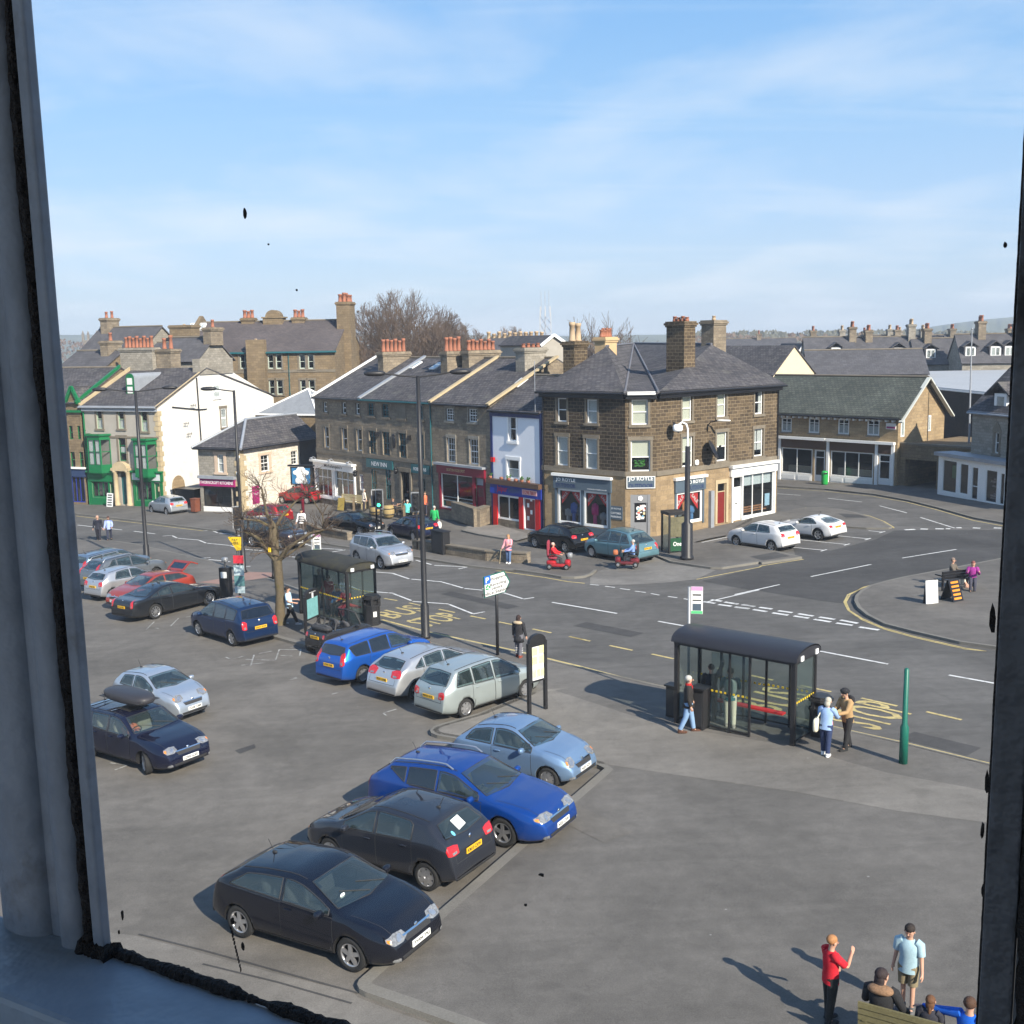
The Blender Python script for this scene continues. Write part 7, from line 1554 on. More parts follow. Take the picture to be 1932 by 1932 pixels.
car('smart','tiny black open topped two seater between the notice board and the blue estate','car','open_car',(.020,.020,.022,.1,.5),('rear',(13,555,1905),45,''),1.0,'LB03 WTV','cars nosed in to the footway',open_top=True,extras=ex_smart)
car('zafira','navy blue people carrier parked by the foot of the bare tree','car','people_carrier',(.008,.025,.075,.4,.3),('2',(5,1225,1208),(5,970,1130),'L'),1.03,'EA07 KHP',None,dark_rear=True)
jag=car('saloon_xj','long charcoal grey saloon with chrome window line at the end of the left row','car','saloon_car',(.016,.018,.022,.4,.35),('1',(5,640,1000),37,'R','R'),1.0,'KX10 FRD','cars in the left hand row')
def ex_jag():pass
car('clio','silver hatchback between the grey off-roader and the open red hatchback','car','hatchback_car',(.50,.51,.53,.7,.32),('1',(15,632,1690),36,'R','R'),1.0,'WG56 ENP','cars in the left hand row')
jl=jag.location;pv=azv(37);lf=Vector((-pv.y,pv.x,0))
def rel(dx_,dy_):p=jl+pv*dx_+lf*dy_;return p
class _W:pass
def car_at(kind,label,cat,name,colr,p,az,*a,**k):
 """place by a point of the square"""
 global G;G0=G;G=lambda*q:p
 try:return car(kind,label,cat,name,colr,('c',(0,0,0),az,''),*a,**k)
 finally:G=G0
car_at('astra3','orange red hatchback with its tailgate raised behind the charcoal saloon','car','hatchback_car',(.34,.045,.025,.3,.35),rel(.85,2.62),37+180,1.0,'YS05 KPT','cars in the left hand row',opened=True)
car('crv','grey off-roader with tall red tail lights at the left window edge','car','off_road_car',(.16,.175,.19,.6,.33),('rear',(15,335,1600),37,''),1.0,'YD08 WVX','cars in the left hand row',roofrails=M['rim'])
car('est307','pale blue estate car mostly hidden behind the grey off-roader','car','estate_car',(.16,.22,.30,.6,.33),('rear',(15,215,1490),37,''),1.0,None,'cars in the left hand row')
car('aygo','small pale silver blue car behind the roof box car','car','small_car',(.42,.47,.53,.65,.32),('front',(11,945,668),126,''),1.0,'FG08 XBM','cars moving across the car park')
def ex_volvo(root,sh,pa,bld,put,pmt):
 b=MB();b.blob((sh.x(2.70),0,1.80),(1.02,.40,.19),(Vector((1,0,-.02)).normalized(),Y3,Zv),p=2.8,seg=24,rings=14);o=bld(b,'roof_box',pm('roof_box_plastic',(.028,.027,.032),rough=.55,var=.15,coat=.2))
 b=MB();b.box((sh.x(2.70),0,1.75),(1.9,.76,.012));bld(b,'box_seam',M['trim'],o)
 put('sunroof',pa.make([(sh.x(2.75),-.36),(sh.x(2.25),-.34),(sh.x(2.25),.34),(sh.x(2.75),.36)],Vector((0,0,0)),X3,Y3,-Zv,.006),M['rimdark'])
car('v70','dark navy estate car with black roof box and a driver at the wheel','car','estate_car',(.006,.008,.024,.2,.4),('1',(11,565,1082),127,'F','R'),1.0,'LD05 GXE','cars moving across the car park',roofbox=True,seatm='seat_l',turn=R(-24),extras=ex_volvo)
car('rav4','silver off-roader driving along the main road','car','off_road_car',(.50,.51,.53,.7,.32),('2',(6,450,505),(6,620,545),'R'),1.0,'YK60 UWO',None,roofrails=M['rim'],dark_rear=True)
car('polo','white hatchback in the angled bay beside the dark stone corner building','car','hatchback_car',(.60,.60,.60,0,.35),('2',(3,1785,1660),(3,1527,1622),'L'),1.03,'YN10 ZFS','white cars in the angled bays')
car('z4','low white coupe in the angled bay beyond the white hatchback','car','coupe_car',(.60,.60,.60,0,.35),('1',(4,558,1583),-40,'R','L'),1.03,'FH07 KLM','white cars in the angled bays')
car('astra5','black hatchback with chrome trim outside the dark stone corner shop','car','hatchback_car',(.004,.004,.005,.0,.5),('2',(7,455,358),(7,218,318),'L'),1.0,'YR11 VHC','cars in the service lane')
car('picasso','teal blue rounded people carrier outside the dark stone corner shop','car','people_carrier',(.13,.25,.29,.5,.35),('1',(7,655,392),-38,'F','L'),1.03,'MT54 UZR','cars in the service lane')
car('saloon_s','black saloon with twin round headlights parked outside the inn','car','saloon_car',(.004,.004,.005,.0,.5),('front',(14,900,955),132,''),.95,'S7 TYP','cars in the service lane')
car('xsara','dark navy hatchback with yellow rear plate outside the food shop','car','hatchback_car',(.010,.014,.040,.3,.35),('2',(14,1385,1045),(14,1075,985),'L'),1.0,'R417 JRA','cars in the service lane')
car('punto','red hatchback seen through the bare tree, nearer the road','car','hatchback_car',(.24,.012,.018,.25,.35),('rear',(12,1240,985),-50,''),1.0,'P83 OKU','red cars beyond the tree')
car('xsara','bright red hatchback against the cream stone shop','car','hatchback_car',(.32,.012,.016,.2,.35),('1',(12,1605,612),-62,'R','L'),1.0,'N22 EDC','red cars beyond the tree')
car('shogun','dark off-roader with silver bumper seen through the bare tree','car','off_road_car',(.030,.022,.022,.3,.35),('1',(12,628,1374),130,'R','R'),1.0,'M404 WPK',None,roofrails=M['chrome'])
car('polo','silver hatchback parked beside the tall white gable wall','car','hatchback_car',(.42,.45,.48,.65,.32),('1',(5,722,210),-44,'R','L'),1.0,'YC04 RNV',None)
#  distance: houses, trees, woods, hills
def fhouse(label,zf,x0,x1,ye,dist,az,depth,rise,wall,roof,chims=(),dorm=(),name='distant_house',pots=4):
 p=AT(zf,x0,ye,dist);F=Fac(p,az);u1=F.uz(zf,x1,ye)[0];ze=p.z;c=F.pt(u1/2,0)
 t=thing(name,(c.x,c.y,-3),label,'house','houses beyond the square');gabled(t,F,0,u1,ze,depth,ze+rise,[],wall,roof,ovh=.15,zfoot=lambda u:-3)
 for i,(k,h_)in enumerate(chims):
  q=F.pt(u1*k,0,-depth);chimney(t,q,ze+rise-.8,ze+rise+h_,1.9,.9,az-90,[M['greystone'],M['greystone2'],M['warmstone']][i%3],pots,[M['terracotta'],M['buff'],M['terracotta']][i%3],.7,pr=.16)
 for k in dorm:
  u=u1*k;b=MB();z0=ze+rise*.22;fbox(b,F,u-.75,u+.75,z0-.3,z0+1.35,-3.2,-.9);d=b.build('dormer',M['slate_far'],t)
  b=MB();fbox(b,F,u-.6,u+.6,z0+.1,z0+1.25,-.9,-.84);d2=b.build('dormer_window',M['pwhite'],d)
  b=MB();fbox(b,F,u-.45,u-.05,z0+.2,z0+1.1,-.84,-.82);fbox(b,F,u+.05,u+.45,z0+.2,z0+1.1,-.84,-.82);b.build('pane',M['glass'],t)
  r=MB()
  for s in(-1,1):roofquad(r,[F.pt(u+s*1.0,z0+1.3,-.6),F.pt(u,z0+2.0,-.6),F.pt(u,z0+2.0,-4),F.pt(u+s*1.0,z0+1.3,-4)])
  r.build('dormer_roof',M['slate_far'],t)
 return t,F,u1,ze
sf_=M['slate_far'];gs_=M['greystone2']
fhouse('grey slate house with two dormers beyond the flat roofed hall, left of its row',4,480,815,398,150,99,4.2,3.4,gs_,sf_,[(.98,1.3)],[.60])
fhouse('slate terrace house with tall white dormer window, middle of the row beyond the hall',4,822,1210,402,150,99,4.2,3.5,gs_,sf_,[(.25,.9),(1.0,1.6)],[.72])
fhouse('slate terrace house with black wall below its dormer beyond the hall',4,1215,1515,408,148,99,4.2,3.4,gs_,sf_,[(.35,1.3)],[.34])
fhouse('slate terrace house with a row of white dormers at the right of the row',4,1520,2050,400,140,99,4.2,3.6,gs_,sf_,[(.32,1.6),(.8,1.2)],[.12,.44,.62])
fhouse('long low slate roofed building directly behind the green slate shop',4,490,1290,478,122,101,5,2.6,gs_,sf_)
fhouse('brown roofed house far beyond the row of dormers',4,560,1160,268,230,99,5,1.2,gs_,pm('red_tiles',(.19,.10,.08),var=.3),[(.55,1.2),(.95,1.2)])
fhouse('grey roofed row far behind the dark stone chimneys',4,-80,420,300,240,99,5,2.0,gs_,sf_,[(.5,1.0)])
for x0,x1,ye,d_,ch,dm in((480,760,335,182,(.2,.9),(.4,)),(770,1060,318,196,(.5,.98),(.3,.7)),(1070,1420,322,190,(.1,.6),(.3,.8)),(1430,1760,318,186,(.15,.7),(.4,)),(1770,2100,316,188,(.3,),(.15,.6))):fhouse('small slate house in the far packed rows, '+('left end','second','third','fourth','right end')[(480,770,1070,1430,1770).index(x0)]+' of the back row',4,x0,x1,ye,d_,99,3.6,2.7,gs_,sf_,[(c_,1.0)for c_ in ch],dm)
def ghouse(label,zf,xa,ya,xl,xr,ye,dist,az,ln,wall,roof,trim=None):
 p=AT(zf,xl,ye,dist);F=Fac(p,az);u1=F.uz(zf,xr,ye)[0];um,za=F.uz(zf,xa,ya);c=F.pt(um,0);ze=p.z
 t=thing('gable_end_house',(c.x,c.y,-3),label,'house','houses beyond the square')
 b=MB();P=[F.pt(0,-3),F.pt(u1,-3),F.pt(u1,ze),F.pt(um,za),F.pt(0,ze)];b.prism(P,-F.n*ln);b.build('wall',wall,t)
 r=MB()
 for u,z_ in((-.25,ze-.2),(u1+.25,ze-.2)):roofquad(r,[F.pt(u,z_+.05,.15),F.pt(um,za+.08,.15),F.pt(um,za+.08,-ln),F.pt(u,z_+.05,-ln)])
 r.build('roof',roof,t)
 if trim:
  b=MB();b.bar(F.pt(-.3,ze-.2,.2),F.pt(um,za+.1,.2),.25,.12,F.n);b.bar(F.pt(um,za+.1,.2),F.pt(u1+.3,ze-.2,.2),.25,.12,F.n);b.build('bargeboard',trim,t)
 return t
ghouse('cream rendered gable end with slate roof beside the dark stone corner building',4,396,282,258,530,470,112,52,16,M['cream'],M['slate'])
ghouse('small grey gable with white bargeboards far beyond the cream gable',4,462,268,425,512,330,165,80,8,gs_,sf_,M['pwhite'])
ghouse('grey rendered gable with white bargeboards behind the painted takeaway',3,312,215,243,392,265,100,65,9,M['renderpeb'],M['slate'],M['pwhite'])
t,F,u1,ze=fhouse('slate house with a long stack of buff chimney pots behind the terrace',2,1380,1720,520,112,110,4,1.2,gs_,sf_)
c=F.pt(u1*.55,0,-4);chimney(t,c,ze,AT(2,1560,452,116).z,7.0,1.0,110,M['greystone'],11,M['buff'],.9,pr=.2)
fhouse('grey slate house behind the chimney stack of the white gabled house',1,60,470,575,118,112,5.5,4.2,gs_,sf_,[(.15,1.0)],pots=2)
fhouse('grey slate roofed house between the white gabled house and the school',1,650,930,535,108,112,2.8,2.3,gs_,sf_,[(.98,.9)],pots=1)
t,F,u1,ze=fhouse('slate house with tall plain chimney beside the school gable',1,560,790,505,116,108,3,1.5,gs_,sf_)
c=F.pt(F.uz(1,698,400)[0],0,-4);chimney(t,c,ze,AT(1,698,290,119).z,2.6,1.6,108,M['schoolstone'],1,M['buff'],.1)
fhouse('low slate roof with dark ridge at the left window edge',1,-60,240,640,104,112,4,2.4,M['schoolstone'],sf_,[(.75,.9)],pots=1)
p=AT(1,1640,870,102);b=MB();g_=MB();ap=AT(1,1672,712,102);D=azv(112);n=Vector((D.y,-D.x,0))
t=thing('glass_roof_lantern',(p.x,p.y,0),'pointed glass roof lantern with white ribs behind the stone restaurant','roof lantern')
qs=[p+D*a*3.3+n*c_*3.0 for a,c_ in((-1,1),(1,1),(1,-1),(-1,-1))]
for i in range(4):b.bar(qs[i],ap,.14,.14);b.bar(qs[i],qs[(i+1)%4],.14,.14);g_.poly([qs[i],qs[(i+1)%4],ap])
b.build('rib',M['pwhite'],t);g_.build('pane',pm('grey_lantern_glass',(.22,.23,.24),rough=.2,var=.2),t)
b=MB();b.box((p.x,p.y,(p.z-3)/2),(6.4,5.8,p.z+3.0-.05),(D,n,Zv));b.build('base_wall',M['schoolstone'],t)
p=AT(1,236,420,620);t=thing('church_tower',(p.x,p.y,-3),'far pinnacled church tower on the left skyline','church');b=MB();zt_=AT(1,236,388,620).z;hs_=4.2
b.box((p.x,p.y,(zt_-3)/2),(2*hs_,2*hs_,zt_+3));b.build('tower',M['greystone'],t);b=MB();zp_=AT(1,236,325,620).z
for sx in(-1,1):
 for sy in(-1,1):b.box((p.x+sx*hs_*.9,p.y+sy*hs_*.9,zt_+1.4),(1.1,1.1,4));b.lathe([(.75,0),(.02,zp_-zt_-3)],(p.x+sx*hs_*.9,p.y+sy*hs_*.9,zt_+3.2),6)
b.build('pinnacle',M['greystone'],t)
p=AT(3,262,215,210);t=thing('telecom_mast',(p.x,p.y,-3),'pale lattice telecom mast on the skyline behind the painted takeaway','mast');b=MB();zt_=AT(3,262,60,210).z;w_=1.0
cs=[Vector((p.x+w_*a,p.y+w_*c_,0))for a,c_ in((-1,-1),(1,-1),(0,1))];M['mast']=pm('galvanised',(.45,.46,.48),metal=.4,rough=.5,var=.1)
for i in range(3):
 b.bar(Vector((cs[i].x,cs[i].y,-3)),Vector((cs[i].x,cs[i].y,zt_)),.16,.16);k=4.0
 while k<zt_-1.5:a_,c_=cs[i],cs[(i+1)%3];b.bar(Vector((a_.x,a_.y,k)),Vector((c_.x,c_.y,k+1.5)),.08,.08);k+=1.5
b.build('lattice',M['mast'],t);b=MB()
for a in(-.9,.0,.9):b.box((p.x+a,p.y-1,zt_+.2),(.22,.2,1.8));b.tube([(p.x+a*.8,p.y,zt_),(p.x+a*.8,p.y,zt_+4)],.05,5)
b.build('antenna',M['mast'],t)
# -- bare trees
M['bark']=pm('bare_bark',(.13,.10,.075),rough=.95,var=.3,scale=3);M['twig']=pm('bare_twigs',(.16,.115,.085),rough=.95,var=.2)
DOME=[]
def grow(rs,base,dr,ln,rad,lv,kids,spread,tb,wb_,up=.25,seg=4,curl=.25,shrink=.68,tmin=1,minr=.006):
 d=Vector(dr).normalized()
 if DOME:
  q_=Vector(base)-DOME[0];e_=Vector((q_.x/DOME[1],q_.y/DOME[1],q_.z/DOME[2])).length
  if e_>1:return
  while ln>.15:
   q_=Vector(base)+(d+Zv*up*.4).normalized()*ln-DOME[0]
   if Vector((q_.x/DOME[1],q_.y/DOME[1],q_.z/DOME[2])).length<1:break
   ln*=.85
 pts=[Vector(base)];rr=[rad]
 for i in range(seg):
  d=(d+Vector((rs.uniform(-1,1),rs.uniform(-1,1),rs.uniform(-1,1)))*curl*.5+Zv*up*.25).normalized();pts.append(pts[-1]+d*ln/seg);rr.append(max(minr,rad*(1-.5*(i+1)/seg)))
 (tb if lv>tmin else wb_).tube(pts,rr,6 if lv>tmin+1 else(4 if lv>tmin else 3),cap=False)
 if lv<=0:return
 for k in range(kids):
  f=.35+.65*(k+rs.random())/kids;i=min(int(f*seg),seg-1);q=pts[i]+(pts[i+1]-pts[i])*(f*seg-i)
  ax=d.orthogonal().normalized();ax=Matrix.Rotation(rs.uniform(0,6.283),3,d)@ax
  nd=(d*math.cos(spread*rs.uniform(.7,1.3))+ax*math.sin(spread*rs.uniform(.7,1.3))).normalized()
  grow(rs,q,nd,ln*shrink*rs.uniform(.75,1.15),rr[i]*.6,lv-1,kids,spread,tb,wb_,up,seg,curl,shrink,tmin,minr)
def bare_tree(label,base,h,fan,seed,lv=4,kids=5,spread=.5,group='bare trees behind the terrace',trunk=.35,stems=7,first=.42,minr=.012):
 rs=random.Random(seed);t=thing('bare_tree',base,label,'tree',group);tb=MB();wb_=MB();z0=h*.22
 tb.tube([base,Vector(base)+Zv*z0],[trunk*1.2,trunk*.9],8)
 for k in range(stems):
  a=6.283*k/stems+rs.uniform(-.3,.3);e=fan*rs.uniform(.25,1.0)
  grow(rs,Vector(base)+Zv*z0*.9,(math.cos(a)*math.sin(e),math.sin(a)*math.sin(e),math.cos(e)),h*first,trunk*.42,lv,kids,spread,tb,wb_,.22,4,.28,.62,1,minr)
 tb.build('trunk',M['bark'],t);wb_.build('crown',M['twig'],t);return t
p=AT(2,830,500,135);DOME+=[Vector((p.x,p.y,9.5)),8.2,8.6];bt=bare_tree('wide bare tree with a fan of fine branches on the skyline behind the inn',Vector((p.x,p.y,-2)),20.3,1.15,5,4,5,.52,stems=20,first=.44,minr=.018);DOME.clear()
p=AT(3,650,250,170);bare_tree('small bare tree on the skyline left of the big dark chimney',Vector((p.x,p.y,-2)),16.6,.75,9,3,6,.5,minr=.03)
for i,(zf,x,y,dist,rot,s)in enumerate(((2,1190,420,190,2.1,.86),(2,480,470,165,4.0,.66),(1,600,400,230,1.0,.88),(2,1620,420,230,3.0,.83))):
 p=AT(zf,x,y,dist);c=copy_tree(bt,(p.x,p.y,-2),rot);c.scale=(s,)*3
 tag(c,['bare tree crown just right of the wide bare tree, behind the red chimney pots','low bare tree between the school chimney and the inn chimney','hazy bare tree beside the tall chimney left of the school','bare tree behind the buff chimney pots'][i],'tree')
def woods(name,specs,mt,seed,n,s):
 rs=random.Random(seed);b=MB()
 for(zf,x0,x1,y0,y1,dist)in specs:
  w_=abs(AT(zf,x1,y0,dist).x-AT(zf,x0,y0,dist).x)
  for i in range(int(n*w_/100)):
   x=rs.uniform(x0,x1);d_=dist*rs.uniform(.92,1.1);ph=.55+.45*math.sin(x*.021+dist)*math.sin(x*.007+1.3*dist);top=AT(zf,x,y0+(y1-y0)*(1-ph)*.6,d_).z
   z_=-2+(top+2)*rs.random()**.6;c=AT(zf,x,y0,d_);c.z=z_;a=rs.uniform(0,3.14);q=s*rs.uniform(.5,1.2)
   X=Vector((math.cos(a),math.sin(a)*.5,rs.uniform(-.6,.6)))*q;Y=Vector((rs.uniform(-.3,.3),rs.uniform(-.3,.3),1))*q*rs.uniform(.6,1.3);b.add([c-X,c+Y*.9,c+X,c-Y*.7],[(0,1,2,3)])
 return tag(b.build(name,mt),'hazy belt of bare brown woodland along the skyline','woodland',kind='stuff')
woods('woodland',[(4,-400,1950,190,290,420),(2,-900,2000,425,500,330),(1,-200,1000,375,430,520)],pm('winter_wood',(.135,.098,.078),var=.35,scale=.05,fine=.6),3,2600,.8)
woods('woodland',[(4,-400,1950,172,240,700)],pm('far_wood',(.10,.095,.06),var=.35,scale=.03,fine=.3),4,1700,1.7)
def hill(pts,dist,mt,base=.55):
 b=MB();n=len(pts);rows=7;V=[]
 for j in range(rows):
  f=j/(rows-1)
  for i,(x,y)in enumerate(pts):
   d_=dist*(1-(1-base)*f);p=AT(4,x,y,dist);X=ray(4,x,y).x/ray(4,x,y).y*d_;V.append((X,d_,p.z*(1-f)**1.3-3*f+(3*math.sin(i*2.1+j)if 0<j<rows-1 else 0)))
 b.add(V,[(j*n+i,j*n+i+1,(j+1)*n+i+1,(j+1)*n+i)for j in range(rows-1)for i in range(n-1)],0,True);return tag(b.build('hill',mt),kind='structure')
HP=[(-5600,215),(-4000,205),(-2500,200),(-1200,215),(0,200),(250,198),(500,205),(800,205),(1050,190),(1200,170),(1350,148),(1500,126),(1700,102),(1900,86),(2300,66),(2900,60),(4000,120)]
hill([(x+(x1-x)*k/6,y+(y1-y)*k/6)for(x,y),(x1,y1)in zip(HP,HP[1:])for k in range(6)],1550,pm('moorland',(.10,.105,.055),var=.45,scale=.004,fine=.03),.5)
# -- the spring haze
b=MB();b.box((0,830,21),(3400,1760,70));hz=b.build('haze',pm('unused_haze',(1,1,1),var=0));tag(hz,'thin pale blue spring haze over the whole town','haze',kind='stuff')
hm=bpy.data.materials.new('haze_air');hm.use_nodes=True;t=hm.node_tree;t.nodes.clear();v=N(t,'ShaderNodeVolumePrincipled');v.inputs['Color'].default_value=(.72,.84,1,1);v.inputs['Density'].default_value=.00042;v.inputs['Anisotropy'].default_value=.0;o_=N(t,'ShaderNodeOutputMaterial');LK(t,v,0,o_,1);hz.data.materials.clear();hz.data.materials.append(hm)
#  street furniture
BLK=pm('black_street_paint',(.018,.018,.020),rough=.45,var=.2);GRN=pm('dark_green_enamel',(.008,.12,.085),rough=.4,var=.15);GAL=pm('galvanised_steel',(.32,.33,.34),rough=.5,metal=.3,var=.15)
WOOD=pm('weathered_wood',(.16,.12,.075),rough=.9,var=.35,scale=4);WHT=pm('white_sign_face',(.72,.72,.70),rough=.5,var=.05);YEL=pm('yellow_sign_face',(.72,.48,.02),rough=.5,var=.05)
def ht(z,x,y,base):
 d=ray(z,x,y);t=math.hypot(base.x,base.y)/math.hypot(d.x,d.y);return CAMH+d.z*t
PV=lambda*p:G(*p,h=KH)
def lamp(name,label,base,top,arms,az,group=None,th=.085):
 zt=ht(*top,base);t=thing(name,base,label,'street lamp',group);b=MB();h=zt-base.z
 b.lathe([(.20,0),(.20,.1),(th*1.7,.14),(th*1.7,h*.13),(th*1.15,h*.14),(th,h*.5),(th*.8,h)],base,12);b.build('column',BLK,t)
 D=azv(az)
 for s,L in arms:
  tip=Vector((base.x,base.y,zt))+D*s*L+Zv*.12;b=MB();b.tube([(base.x,base.y,zt-.05),Vector((base.x,base.y,zt))+D*s*L*.5+Zv*.02,tip],.035,6);b.build('arm',BLK,t)
  b=MB();b.blob(tip+D*s*.30+Zv*.0,(.42,.17,.11),(D,Vector((D.y,-D.x,0)),Zv),p=2.4);b.build('lantern',BLK,t)
 return t
lamp('street_lamp','tall black double arm street lamp in front of the inn',PV(0,803,1204),(0,785,709),((-1,1.35),(1,1.35)),82,'black street lamps',.10)
lamp('street_lamp','tall black double arm street lamp before the white gabled house',PV(0,278,1072),(0,257,737),((-1,1.55),(1,1.55)),75,'black street lamps',.10)
lamp('street_lamp','black single arm street lamp at the crossing beside the bare tree',PV(12,478,1825),(0,424,737),((-1,1.0),),80,'black street lamps')
b0=PV(0,1296,1055);zt=ht(0,1291,842,b0);t=thing('street_lamp',b0,'stout black lamp post with white swan neck lantern by the corner shop','street lamp','black street lamps');b=MB();b.lathe([(.36,0),(.36,.15),(.30,.2),(.30,1.9),(.16,2.0),(.13,zt-b0.z-.0)],b0,14);b.build('column',BLK,t)
b=MB();T_=Vector((b0.x,b0.y,zt));b.tube([T_-Zv*.2,T_+Zv*.9,T_+Zv*1.15-RT*.08,T_+Zv*1.25-RT*.3,T_+Zv*1.1-RT*.5],.05,8);b.blob(T_+Zv*.95-RT*.52,(.26,.2,.2));b.build('lantern',M['pwhite'],t)
b0=PV(0,1704,1440);zt=ht(0,1707,1262,b0);t=thing('green_post',b0,'plain dark green post by the kerb right of the bus shelter','post');b=MB();b.lathe([(.11,0),(.11,1.0),(.07,1.08),(.062,zt-b0.z),(.02,zt-b0.z+.03)],b0,14);b.build('shaft',GRN,t)
b0=PV(0,939,1236);zt=ht(0,935,1075,b0);t=thing('direction_sign',b0,'white arrow shaped sign for parking, recycling and police on a black pole','road sign');b=MB();b.lathe([(.06,0),(.06,zt-b0.z-.1)],b0,10);b.build('pole',BLK,t)
FD=Fac(b0-azv(90)*0,84.0);FD.P=Vector((b0.x,b0.y,0))+FD.n*.10
q=[FD.uz(6,x,y)for x,y in((1302,600),(1432,560),(1468,625),(1440,690),(1310,728))]
b=MB();b.prism([FD.pt(*p_)for p_ in q],-FD.n*.03);o=b.build('sign_face',WHT,t)
cu_=Vector((sum(p_[0]for p_ in q)/5,sum(p_[1]for p_ in q)/5));b=MB();b.prism([FD.pt(cu_.x+(p_[0]-cu_.x)*1.10,cu_.y+(p_[1]-cu_.y)*1.10,-.035)for p_ in q],-FD.n*.02);b.build('sign_backing',GRN,t)
uu=(FD.pt(*q[1])-FD.pt(*q[0])).normalized();vv=FD.n.cross(uu)*-1;vv=Zv
def on(x,y):u_,z_=FD.uz(6,x,y);return FD.pt(u_,z_,.004)
for s_,x,y,w_,h_ in(('Shoppers',1392,598,.62,.15),('Recycling',1396,636,.62,.13),('centre',1388,662,.42,.10),('Police Station',1378,690,1.05,.13)):text_obj('lettering',s_,M['lettd'],o,on(x,y),uu,vv,h_,w_)
b=MB();b.box(on(1323,614),(.24,.02,.30),(uu,FD.n,Zv));b.build('parking_symbol',pm('sign_blue',(.02,.13,.5),var=0),o);text_obj('lettering','P',M['lettw'],o,on(1323,614)+FD.n*.014,uu,vv,.2)
b=MB();c=on(1327,664)
for k in range(3):
 a=k*2.094+1.57;d_=uu*math.cos(a)+Zv*math.sin(a);e=uu*math.cos(a+2.094)+Zv*math.sin(a+2.094);b.bar(c+d_*.1-e*.0,c+(d_*.35+e*.65)*.12,.05,.012,FD.n)
b.build('recycling_symbol',pm('sign_green',(.02,.3,.1),var=0),o)
def board(label,lp,rp,top,bot,faces,matf,az=None):
 A,B=PV(*lp),PV(*rp);D=(B-A);D.z=0;L=D.length;D.normalize();n=Vector((D.y,-D.x,0));zt=ht(*top,A);zb=ht(*bot,A);t=thing('notice_board',(A+B)/2,label,'notice board','arched notice boards');b=MB()
 for p_ in(A,B):b=MB();b.box((p_.x,p_.y,(p_.z+zt)/2),(.10,.10,zt-p_.z),(D,n,Zv));b.build('post',BLK,t)
 c=(A+B)/2;b=MB();b.box((c.x,c.y,(zt+zb)/2),(L-.1,.09,zt-zb),(D,n,Zv));cc=Vector((c.x,c.y,zt));b.prism([cc-n*.06+D*(L/2)*math.cos(k*math.pi/10)+Zv*.26*math.sin(k*math.pi/10)for k in range(11)],n*.12);b.build('case',BLK,t)
 for s in faces:
  b=MB();b.box(Vector((c.x,c.y,(zt+zb)/2-.03))+n*s*.05,(L-.22,.012,zt-zb-.2),(D,n,Zv));o=b.build('poster',matf,t)
  if matf is WHT:
   b=MB()
   for i,(a,h_,w_)in enumerate(((-.2,.78,.32),(.2,.8,.3),(-.2,.55,.3),(.2,.55,.3),(-.22,.22,.2),(.02,.22,.2),(.25,.22,.2))):b.box(Vector((c.x,c.y,zb+(zt-zb)*h_))+D*a*L+n*s*.058,(w_*L,.006,(zt-zb)*.2),(D,n,Zv))
   b.build('map_panels',pm('map_print',(.62,.62,.34),rough=.6,var=.35,scale=5),o)
 return t,D,n,c,zt
board('black arched notice board with white map poster beside the silver green people carrier',(6,1604,1510),(6,1712,1475),(6,1604,1040),(6,1610,1305),(1,),WHT)
A_,D_,n_,c_,zt_=board('black arched notice board with teal poster beside the mossy bus shelter',(13,400,1545),(13,620,1440),(13,375,920),(13,390,1320),(1,),pm('teal_poster',(.16,.36,.36),rough=.4,var=.3,scale=3))
b=MB();b.box(Vector((c_.x,c_.y,zt_-.02))+n_*.07,(.10,.02,.2),(D_,n_,Zv));b.build('emblem',M['lettw'],A_);text_obj('lettering','Derbyshire',M['lettw'],A_,Vector((c_.x,c_.y,zt_-.0))+n_*.066+Zv*.12,D_,Zv,.06,.5)
